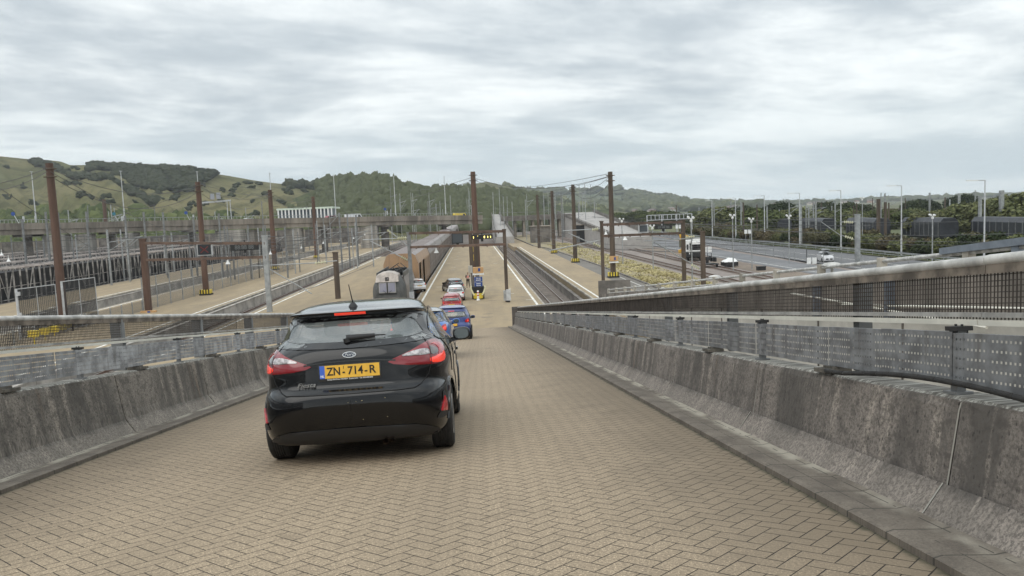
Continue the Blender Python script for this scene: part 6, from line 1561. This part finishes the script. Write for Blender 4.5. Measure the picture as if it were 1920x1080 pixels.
SD = [(900, 362), (980, 359), (1055, 357), (1130, 355), (1172, 355), (1200, 361), (1225, 365), (1250, 371), (1275, 376), (1300, 379), (1350, 382), (1400, 384), (1500, 386)]
SE = [(1250, 384), (1325, 381), (1375, 381), (1450, 382), (1525, 382), (1590, 381), (1640, 377), (1677, 375), (1710, 377), (1752, 375), (1790, 374), (1825, 369), (1865, 369), (1920, 368), (2100, 366)]
ha = hill('hills', SA, 360, 950, M_HA, seed=1, curve=1.25)
hb = hill('hills', SB, 420, 720, M_HB, seed=2, curve=1.1)
hc = hill('hills', SC, 800, 1500, M_HA, seed=3, curve=1.3)
hd = hill('hills', SD, 1500, 2700, M_HD, seed=4, curve=1.3)
he = hill('hills', SE, 1900, 3600, M_HD, seed=5, curve=1.0)
# blob template: rough leafy clump
import bmesh
def ico(sub):
    b_ = bmesh.new(); bmesh.ops.create_icosphere(b_, subdivisions=sub, radius=1.0); V = np.array([v.co[:] for v in b_.verts]); F_ = np.array([[v.index for v in f.verts] for f in b_.faces]); b_.free(); return V, F_
IV, IF = ico(2)
def scrub(name, pts, m, label, cat_='trees'):
    """rough clumps merged: far-off woodland / scrub that reads as one mass"""
    Vs = []; Fs = []; o = 0
    for p, r, h in pts:
        n = RNG.normal(0, 1, IV.shape); k = 1+.30*np.clip(RNG.normal(0, 1, (len(IV), 1)), -1.6, 1.6)
        V = IV*k*np.array([r*RNG.uniform(.8, 1.3), r*RNG.uniform(.8, 1.2), h]); V = V+np.array([p.x, p.y, p.z+h*.45]); Vs.append(V); Fs.append(IF+o); o += len(IV)
    ob = npobj(name, np.concatenate(Vs), np.concatenate(Fs), m); tag(ob, label, cat_, kind='stuff'); return ob
rg = random.Random(11)
P = []
for _ in range(2000):
    x = rg.uniform(500, 1010); lo = .02
    t = rg.random()**.8
    if x < 610 and t > (x-470)/140: continue
    P.append((hb(x, t), rg.uniform(2.5, 5.2), rg.uniform(3.5, 6.5)))
for _ in range(190):
    x = rg.uniform(600, 880); P.append((hb(x, rg.uniform(.93, 1.0)), rg.uniform(2.5, 4.5), rg.uniform(3.0, 5.5)))
scrub('woodland', P, M_LEAFB, 'dark mixed wood covering the middle hill', 'woodland')
P = []
for _ in range(1900):
    x = rg.uniform(-60, 560); t = rg.uniform(.0, .30)*(1 if x < 420 else .6); P.append((ha(x, t), rg.uniform(2.2, 5), rg.uniform(2.5, 5.0)))
scrub('woodland', P, M_LEAFL, 'light green scrub wood at the foot of the left hill', 'woodland')
P = []
for _ in range(1300):
    x = rg.uniform(170, 400); c_ = .93-.0*x; u = rg.random()
    t = 1-u*(.22 if 215 < x < 330 else .10)*(1+.3*sin(x*.05)); 
    if x > 330: t = 1-u*.22*(1 if x < 350 else (400-x)/50)
    P.append((ha(x, t), rg.uniform(2.5, 6), rg.uniform(1.6, 3.4)))
for _ in range(420):
    s_ = rg.random(); x = 60+s_*230; t = .99-s_*.42+rg.uniform(-.025, .025); P.append((ha(x, min(t, .99)), rg.uniform(2, 5), rg.uniform(1.4, 3.0)))
for _ in range(85):
    x = rg.uniform(0, 640); t = rg.uniform(.3, .97)
    for q in range(rg.randrange(2, 9)): P.append((ha(x+rg.gauss(0, 3.5), min(1, t+rg.gauss(0, .012))), rg.uniform(1, 3.2), rg.uniform(1.0, 2.2)))
for _ in range(60): x = rg.uniform(540, 640); P.append((ha(x, rg.uniform(.93, 1.0)), rg.uniform(4, 6), rg.uniform(4, 6)))
scrub('scrub', P, leafmat('thicket_leaves', (.020, .026, .014), (.075, .080, .040), (.040, .046, .026)), 'dark scrub thickets on the slope and crest of the left hill', 'scrub')
P = []
for _ in range(1500):
    x = rg.uniform(790, 1130); t = rg.uniform(.05, .80); 
    if t > .62+.3*abs(x-912)/70: continue
    P.append((hc(x, t), rg.uniform(5, 10), rg.uniform(5, 9)))
for _ in range(90): x = rg.choice((rg.uniform(780, 880), rg.uniform(945, 1060))); P.append((hc(x, rg.uniform(.9, 1)), rg.uniform(6, 10), rg.uniform(5, 9)))
scrub('woodland', P, M_LEAFB, 'dark woods on the flanks of the conical hill', 'woodland')
P = []
for _ in range(800):
    x = rg.uniform(960, 1420); t = rg.uniform(0.05, 1.0)
    if 1040 < x < 1170 and .55 < t < .85: continue
    P.append((hd(x, t), rg.uniform(10, 22), rg.uniform(6, 12)))
for _ in range(500): x = rg.uniform(1300, 1960); P.append((he(x, rg.uniform(.3, 1.0)), rg.uniform(14, 28), rg.uniform(6, 12)))
scrub('woodland', P, M_LEAFB, 'hazy far woods on the most distant downs', 'woodland')
# small houses of the town below the far hill
def house_proto():
    res = []
    for k, (wc, rc) in enumerate((((.62, .60, .56), (.20, .13, .10)), ((.40, .26, .19), (.16, .12, .11)), ((.55, .50, .42), (.24, .20, .19)))):
        r = thing('house', 'x', 'house'); mb = MB(); mb.box((0, 0, 2.6), (10, 8, 5.2)); mb.build('wall', mat('house_wall_%s' % 'abc'[k], wc, .9), r)
        mb = MB(); mb.prism([(-4.6, 5.1), (4.6, 5.1), (0, 8.3)], [lambda a, b: Vector((-5.3, a, b)), lambda a, b: Vector((5.3, a, b))]); mb.build('roof', mat('house_roof_%s' % 'abc'[k], rc, .9), r); res.append(r)
    return res
HP = house_proto(); used = [False]*3
for i in range(230):
    if i < 180: x = rg.uniform(1125, 1420); p = hd(x, rg.uniform(.04, .42))
    else: x = rg.uniform(1330, 1640); p = he(x, rg.uniform(.05, .8))
    k = rg.randrange(3); sc_ = rg.uniform(.8, 1.15) if i < 180 else rg.uniform(.9, 1.3)
    lb = 'small house of the hazy town below the far hill'
    if i == 10: lb = lb
    if not used[k]: o = HP[k]; used[k] = True; o['label'] = lb; o['group'] = 'houses of the far town'
    else: o = dup(HP[k], None, None, lb, 'houses of the far town')
    o.location = p+Vector((0, 0, -.5)); o.rotation_euler = (0, 0, rg.uniform(0, 3)); o.scale = (sc_, sc_, sc_)

# ------------------------------------------------------------------ trees and hedge
def leaf_cards(blobs, n, size, rng_):
    tot = sum(b[3]**2 for b in blobs); Vs = []
    for bx, by, bz, br_, sq in blobs:
        k = int(n*br_**2/tot); d = rng_.normal(0, 1, (k, 3)); d /= np.linalg.norm(d, axis=1)[:, None]
        rr = br_*(.72+.36*rng_.random((k, 1))); lump = 1+.16*np.sin(d[:, :1]*7+bx)*np.cos(d[:, 2:]*6+by)
        c = d*rr*lump*np.array([1, 1, sq])+np.array([bx, by, bz])
        a = rng_.normal(0, 1, (k, 3)); a /= np.linalg.norm(a, axis=1)[:, None]; b = np.cross(a, d+.4*rng_.normal(0, 1, (k, 3))); b /= np.linalg.norm(b, axis=1)[:, None]+1e-6
        s = size*(.6+.8*rng_.random((k, 1)))
        Vs.append(np.stack([c-a*s-b*s*.6, c+a*s-b*s*.6, c+a*s*.8+b*s*.6, c-a*s*.8+b*s*.6], 1).reshape(-1, 3))
    V = np.concatenate(Vs); F_ = np.arange(len(V)).reshape(-1, 4); return V, F_
def make_tree(seed, h, wd, m, n=5200, size=.27, low=.12):
    r = np.random.default_rng(seed); root = thing('tree', 'x', 'tree'); blobs = []
    for i in range(11):
        t = r.random(); a = r.uniform(0, 2*pi); zz_ = h*(low+.16+.66*t); rad = wd*.5*(1-abs(t-.38)**1.4)*r.uniform(.25, .75); br_ = wd*r.uniform(.20, .33)*(1.1-.4*t)
        blobs.append((rad*cos(a), rad*sin(a), min(zz_, h-br_*.8), br_, r.uniform(.7, .95)))
    blobs.append((0, 0, h*.55, wd*.30, 1.1))
    V, F_ = leaf_cards(blobs, n, size, r); npobj('crown', V, F_, m, root)
    mb = MB(); mb.tube((0, 0, 0), (0, 0, h*.5), wd*.035, wd*.022, 8)
    for b in blobs[:6]: mb.tube((0, 0, h*r.uniform(.2, .42)), (b[0], b[1], b[2]), wd*.014, wd*.006, 5)
    mb.build('trunk', M_BARK, root); return root
TP = {'dark': [make_tree(1, 10, 12, M_LEAFD), make_tree(2, 10, 11, M_LEAFD)], 'mid': [make_tree(3, 8, 9, M_LEAFM), make_tree(4, 8, 10, M_LEAFM)], 'light': [make_tree(5, 6.5, 9, M_LEAFL), make_tree(6, 6.5, 8, M_LEAFL)]}
USED = {}
def put_tree(kind, x, ytop, Y, lb, grp, widen=1.0):
    k = rg.randrange(2); pr = TP[kind][k]; t = at(x, ytop, Y); h = t.z-GZ; base = {'dark': 10, 'mid': 8, 'light': 6.5}[kind]; s_ = h/base
    if (kind, k) not in USED: USED[(kind, k)] = 1; o = pr; o['label'] = lb; o['group'] = grp
    else: o = dup(pr, None, None, lb, grp)
    o.location = (t.x, Y, GZ+.1); o.rotation_euler = (0, 0, rg.uniform(0, 6)); o.scale = (s_*widen*rg.uniform(.95, 1.15), s_*widen, s_)
BT = ((1382, 385, 'dark'), (1418, 392, 'mid'), (1444, 386, 'dark'), (1462, 380, 'dark'), (1490, 394, 'mid'), (1546, 379, 'dark'), (1580, 380, 'dark'), (1620, 384, 'dark'), (1716, 376, 'dark'), (1738, 374, 'dark'), (1798, 365, 'dark'), (1818, 368, 'dark'))
for x, y, kd in BT: put_tree(kd, x, y, rg.uniform(300, 340), 'dark round-crowned tree on the far right skyline', 'dark skyline trees', 1.25)
MT = [(1350+i*21+rg.uniform(-8, 8), rg.uniform(389, 398)) for i in range(19)]
for x, y in MT: put_tree(rg.choice(('mid', 'light', 'mid')), x, y, rg.uniform(235, 290), 'mid green tree of the belt behind the dark wagons', 'mid green belt trees', 1.35)
for x, y in ((1800, 385), (1830, 380), (1858, 376), (1880, 372), (1900, 366), (1925, 363), (1950, 366), (1775, 395), (1850, 395), (1890, 390), (1915, 385), (1740, 398)): put_tree('mid', x, y, rg.uniform(165, 205), 'bushy green tree massed at the right edge', 'trees at the right edge', 1.2)
for i in range(12): put_tree('light', 1162+i*13+rg.uniform(-4, 4), rg.uniform(396, 401), rg.uniform(420, 470), 'pale green tree of the row below the town', 'pale green row trees', 1.2)
for i in range(7): put_tree('light', 1385+i*14+rg.uniform(-4, 4), rg.uniform(388, 398), rg.uniform(330, 380), 'yellow green tree below the town, middle right', 'yellow green trees', 1.2)
# hedge bushes
def make_bush(seed, m, size=.20):
    r = np.random.default_rng(seed); root = thing('bush', 'x', 'bush'); blobs = [(r.uniform(-1.6, 1.6), r.uniform(-1.2, 1.2), r.uniform(.6, 1.9), r.uniform(.7, 1.15), .9) for _ in range(7)]
    V, F_ = leaf_cards(blobs, 2600, size*.68, r); npobj('foliage', V, F_, m, root); mb = MB()
    for b in blobs[:4]: mb.tube((0, 0, 0), b[:3], .06, .03, 5)
    mb.build('stems', M_BARK, root); return root
BP = [make_bush(21, M_LEAFR), make_bush(22, M_LEAFM), make_bush(23, M_LEAFD), make_bush(24, M_LEAFR)]; BU = set()
def put_bush(k, x, y, z, s_, lb, grp):
    if k not in BU: BU.add(k); o = BP[k]; o['label'] = lb; o['group'] = grp
    else: o = dup(BP[k], None, None, lb, grp)
    o.location = (x, y, z); o.rotation_euler = (0, 0, rg.uniform(0, 6)); o.scale = (s_, s_, s_*rg.uniform(.8, 1.1))
for i in range(118):
    y = 62+i*1.9; d = rg.uniform(0, 9); x = 69.5+d+max(0, y-200)*.04
    big = y < 118
    put_bush(rg.choice((0, 3, 1, 2, 0) if y > 100 else (1, 0, 3, 1)), x, y, GZ+.3, rg.uniform(.8, 1.35)*(.92+.12*(d > 4))*(1.25 if big and d > 4 else 1), 'brownish green bush of the hedge behind the guard rail', 'hedge bushes')
# dry grass tufts on the bank (uncountable)
def tufts(name, n, fn, m, label, hs=(.08, .2)):
    p = np.array([fn() for _ in range(n)]); a = RNG.uniform(0, pi, n); w_ = RNG.uniform(.05, .16, n); h = RNG.uniform(*hs, n); l = RNG.normal(0, .12, (n, 2))
    V = np.zeros((n, 4, 3)); c, s_ = np.cos(a)*w_, np.sin(a)*w_
    V[:, 0] = p-np.stack([c, s_, 0*c], 1); V[:, 1] = p+np.stack([c, s_, 0*c], 1); V[:, 2] = p+np.stack([c*.5+l[:, 0], s_*.5+l[:, 1], h], 1); V[:, 3] = p+np.stack([-c*.9+l[:, 0], -s_*.9+l[:, 1], h*.8], 1)
    o = npobj(name, V.reshape(-1, 3), np.arange(4*n).reshape(-1, 4), m); return tag(o, label, 'grass', kind='stuff')
def drym():
    m, nt, b = newmat('dry_grass_blades'); g = nt.nodes.new('ShaderNodeNewGeometry'); r = E(nt, g.outputs['Random Per Island']); f = noise(nt, g.outputs['Position'], .35, 5, .6)
    col = mix(nt, r, (.34, .30, .14), (.58, .50, .28)); col = mix(nt, f.ramp(.5, .62), col, (.22, .19, .09)); nt.links.new(col, b.inputs['Base Color']); b.inputs['Roughness'].default_value = .95; return m
def fdry():
    while True:
        y = 62+rg.random()**1.8*160; x = rg.uniform(20.2, 26.8)
        if rg.random() < .10+.9*max(0, sin(x*.9+2.1*sin(y*.11))*sin(y*.17+x*.35)): return (x, y, -.25)
tufts('dry_grass', 9000, fdry, drym(), 'dry yellow grass on the bank between the right platform and the tracks')
tufts('verge_grass', 5000, lambda: (rg.uniform(66.5, 70), rg.uniform(60, 240), GZ+.36), M_LEAFL, 'green grass verge under the hedge', (.1, .3))

# ------------------------------------------------------------------ the other cars
def flatM(x, y, yaw): return Matrix.Translation((x, y, 0.004)) @ Matrix.Rotation(yaw, 4, 'Z')
P_LB = paint('bright_blue_paint', (.03, .16, .52)); P_DB = paint('deep_blue_paint', (.012, .035, .19)); P_RD = paint('red_car_paint', (.32, .02, .025)); P_WH = paint('white_car_paint', (.72, .72, .73)); P_BK = paint('dark_car_paint', (.02, .02, .025)); P_RF = paint('black_roof_paint', (.03, .03, .032), rough=.15)
BLUE = make_car('bright blue hatchback with dark roof and round sticker, partly hidden by the black car', HATCH, (3.95, 1.72, 1.50), P_LB, rampM(-1.75, 21.5, radians(-1.0), 0), detail=0, roofmat=P_RF, lamps='narrow')
S_ = make_car('dark blue tall crossover with lit lamps at the foot of the ramp', SUV, (4.10, 1.77, 1.65), P_DB, rampM(-1.38, 36.5, 0, 0), detail=0, lamps='narrow')
p = gz(862, 574)
make_car('red hatchback behind the dark blue crossover on the platform', SUV, (4.3, 1.80, 1.58), P_RD, flatM(-2.05, 70.3, 0), detail=0, lamps='narrow')
make_car('white hatchback between the red car and the dark turning car', SUV, (4.2, 1.80, 1.55), P_WH, flatM(-1.88, 79.3, radians(1)), detail=0, lamps='narrow')
make_car('dark car turned slightly left beside the person in the orange vest', SUV, (4.4, 1.85, 1.55), P_BK, flatM(-1.85, 88.0, radians(14)), detail=0, lamps='narrow')
make_car('white car driving into the side doorway of the train', HATCH, (4.3, 1.8, 1.5), P_WH, Matrix.Translation((-6.15, 91.0, .02)) @ Matrix.Rotation(radians(22), 4, 'Z'), detail=0, lamps='narrow')
stk = MB(); stk.tube((.34, .30, 1.17), (.34, .32, 1.18), .075, .075, 16); stk.build('round_sticker', M_WHITE, BLUE)
wc = gz(1540, 489, GZ+.35)
r = make_car('white hatchback with a black roof box driving on the far right road', HATCH, (4.1, 1.75, 1.55), P_WH, Matrix.Translation((wc.x, wc.y, GZ+.35)) @ Matrix.Rotation(radians(180-8), 4, 'Z'), detail=0, lamps='narrow', brake=False)
mb = MB(); pr = [(.42*cos(t), .17*sin(t)*(1 if sin(t) > 0 else .7)) for t in np.linspace(0, 2*pi, 14, endpoint=False)]
mb.prism([(float(a), float(b)) for a, b in pr], [lambda a, b: Vector((a*.6, -.95, b*.6)), lambda a, b: Vector((a, -.7, b)), lambda a, b: Vector((a, .7, b)), lambda a, b: Vector((a*.6, .95, b*.4))])
o = mb.build('roof_box', M_FRIT, None, True, 40); o.location = (wc.x-.2, wc.y-2.0, GZ+.35+1.78); tag(o, 'black roof box on the white car on the far road', 'roof box')
# ------------------------------------------------------------------ the attendant
def skin_mesh(name, joints, edges, m, parent, sub=2):
    me = bpy.data.meshes.new('s'); me.from_pydata([j[:3] for j in joints], edges, []); ob = bpy.data.objects.new('s', me); COL.objects.link(ob)
    sm = ob.modifiers.new('Skin', 'SKIN'); ob.modifiers.new('Sub', 'SUBSURF').levels = sub
    if not me.skin_vertices:
        bm = bmesh.new(); bm.from_mesh(me); bm.verts.layers.skin.verify(); bm.to_mesh(me); bm.free()
    for i, j in enumerate(joints): me.skin_vertices[0].data[i].radius = (j[3], j[4] if len(j) > 4 else j[3])
    me.skin_vertices[0].data[0].use_root = True
    dg = bpy.context.evaluated_depsgraph_get(); r = bpy.data.meshes.new_from_object(ob.evaluated_get(dg)); bpy.data.objects.remove(ob)
    r.name = name; r.materials.clear(); r.materials.append(m); r.polygons.foreach_set('use_smooth', [True]*len(r.polygons))
    o = bpy.data.objects.new(name, r); COL.objects.link(o); o.parent = parent; return o
pp_ = gz(878, 538.5); per = thing('person', 'person in a red-orange vest and black trousers standing by the dark car', 'person', pp_, radians(12))
SK = mat('skin', (.36, .22, .16), .6); DK = mat('dark_cloth', (.015, .015, .018), .85); OV = mat('vest_red_orange', (.75, .12, .07), .7); RS = mat('reflective_strip', (.65, .62, .58), .4)
J = [(0, 0, .98, .14, .10), (0, 0, 1.15, .13, .10), (0, .01, 1.38, .17, .11), (0, .01, 1.50, .06), (0, .0, 1.58, .055), (0, -.01, 1.66, .085, .10), (0, -.01, 1.74, .07, .08),
     (-.20, .01, 1.43, .06), (-.25, .02, 1.16, .045), (-.14, -.20, 1.08, .035), (-.10, -.25, 1.10, .028), (.20, .01, 1.43, .06), (.27, .02, 1.18, .045), (.17, -.18, 1.20, .035), (.12, -.23, 1.24, .028),
     (-.10, 0, .90, .095), (-.13, -.02, .50, .065), (-.15, .02, .10, .045), (-.16, -.12, .04, .04), (.10, 0, .90, .095), (.12, .0, .50, .065), (.15, .05, .10, .045), (.17, -.08, .04, .04)]
Eg = [(0, 1), (1, 2), (2, 3), (3, 4), (4, 5), (5, 6), (2, 7), (7, 8), (8, 9), (9, 10), (2, 11), (11, 12), (12, 13), (13, 14), (0, 15), (15, 16), (16, 17), (17, 18), (0, 19), (19, 20), (20, 21), (21, 22)]
skin_mesh('body', J, Eg, SK, per)
sc_ = lambda idx, k: [tuple(J[i][:3])+tuple(v*k for v in J[i][3:]) for i in idx]
skin_mesh('trousers', sc_([0, 15, 16, 17, 19, 20, 21], 1.18), [(0, 1), (1, 2), (2, 3), (0, 4), (4, 5), (5, 6)], DK, per)
skin_mesh('shirt', [(0, 0, 1.05, .15, .115), (0, .01, 1.38, .175, .12), (-.20, .01, 1.43, .072), (-.25, .02, 1.17, .055), (-.15, -.19, 1.09, .045), (.20, .01, 1.43, .072), (.27, .02, 1.19, .055), (.18, -.16, 1.20, .045)], [(0, 1), (1, 2), (2, 3), (3, 4), (1, 5), (5, 6), (6, 7)], DK, per)
vest = skin_mesh('vest', [(0, 0, .98, .17, .135), (0, 0, 1.2, .17, .135), (0, .01, 1.42, .19, .135)], [(0, 1), (1, 2)], OV, per)
mb = MB()
for sd_ in (-1, 1): mb.beam((sd_*.10, -.155, 1.0), (sd_*.10, -.15, 1.46), .05, .02, up=(0, 1, 0)); mb.beam((sd_*.10, .15, 1.0), (sd_*.10, .15, 1.46), .05, .02, up=(0, 1, 0))
mb.box((0, -.155, 1.12), (.30, .02, .05)); mb.box((0, .15, 1.12), (.30, .02, .05)); mb.build('reflective_strips', RS, vest)
skin_mesh('hair', [(0, .02, 1.70, .088, .10), (0, .02, 1.77, .078, .085)], [(0, 1)], mat('dark_hair', (.02, .015, .012), .9), per)
for sd_ in (-1, 1):
    a = 18 if sd_ < 0 else 22; mb = MB(); mb.prism([(-.05, 0), (.05, 0), (.05, .07), (-.05, .09)], [lambda x_, z_, a=a: Vector((J[a][0]+x_, J[a][1]-.10, z_*.6)), lambda x_, z_, a=a: Vector((J[a][0]+x_, J[a][1]+.18, z_))]); mb.build('shoe', M_BLACK, per)
mb = MB()
for sd_ in (-.032, .032): mb.tube((sd_, -.108, 1.665), (sd_, -.100, 1.665), .010, .010, 8)
mb.build('eyes', M_BLACK, per); mb = MB(); mb.tube((0, -.13, 1.635), (0, -.09, 1.67), .014, .008, 8); mb.box((0, -.098, 1.600), (.05, .01, .010)); mb.build('nose_and_mouth', mat('lip', (.28, .13, .10), .6), per)
# fingers of each hand
for q, sd_ in ((10, -1), (14, 1)):
    c_ = Vector(J[q][:3]); 
    for f_ in range(4): mb = MB(); a = c_+Vector((-.024+.016*f_, -.02, .0)); mb.tube(a, a+Vector((0, -.045+.004*abs(f_-1.5), -.01)), .008, .007, 6); mb.tube(a+Vector((0, -.045, -.01)), a+Vector((0, -.06, -.035)), .007, .005, 6); mb.build('finger', SK, per)
    mb = MB(); mb.tube(c_+Vector((-sd_*.02, 0, .01)), c_+Vector((-sd_*.055, -.03, .02)), .009, .007, 6); mb.build('thumb', SK, per)

# ------------------------------------------------------------------ haze
def haze():
    mb = MB(); mb.box((0, 1800, 140), (7000, 5200, 2*141+2)); 
    o = mb.build('haze', []); me = o.data
    m = bpy.data.materials.new('haze_air'); m.use_nodes = True; nt = m.node_tree; nt.nodes.clear()
    ou = nt.nodes.new('ShaderNodeOutputMaterial'); v = nt.nodes.new('ShaderNodeVolumePrincipled'); v.inputs['Color'].default_value = (.88, .93, 1.0, 1); v.inputs['Density'].default_value = .00014; v.inputs['Anisotropy'].default_value = .2
    nt.links.new(v.outputs[0], ou.inputs['Volume']); me.materials.clear(); me.materials.append(m); tag(o, 'thin pale haze over the whole valley', 'haze', kind='stuff')
haze()
bpy.context.view_layer.update()
# prototypes never placed are removed
for o in list(bpy.data.objects):
    if o.get('label') == 'x':
        for c_ in list(o.children): bpy.data.objects.remove(c_)
        bpy.data.objects.remove(o)
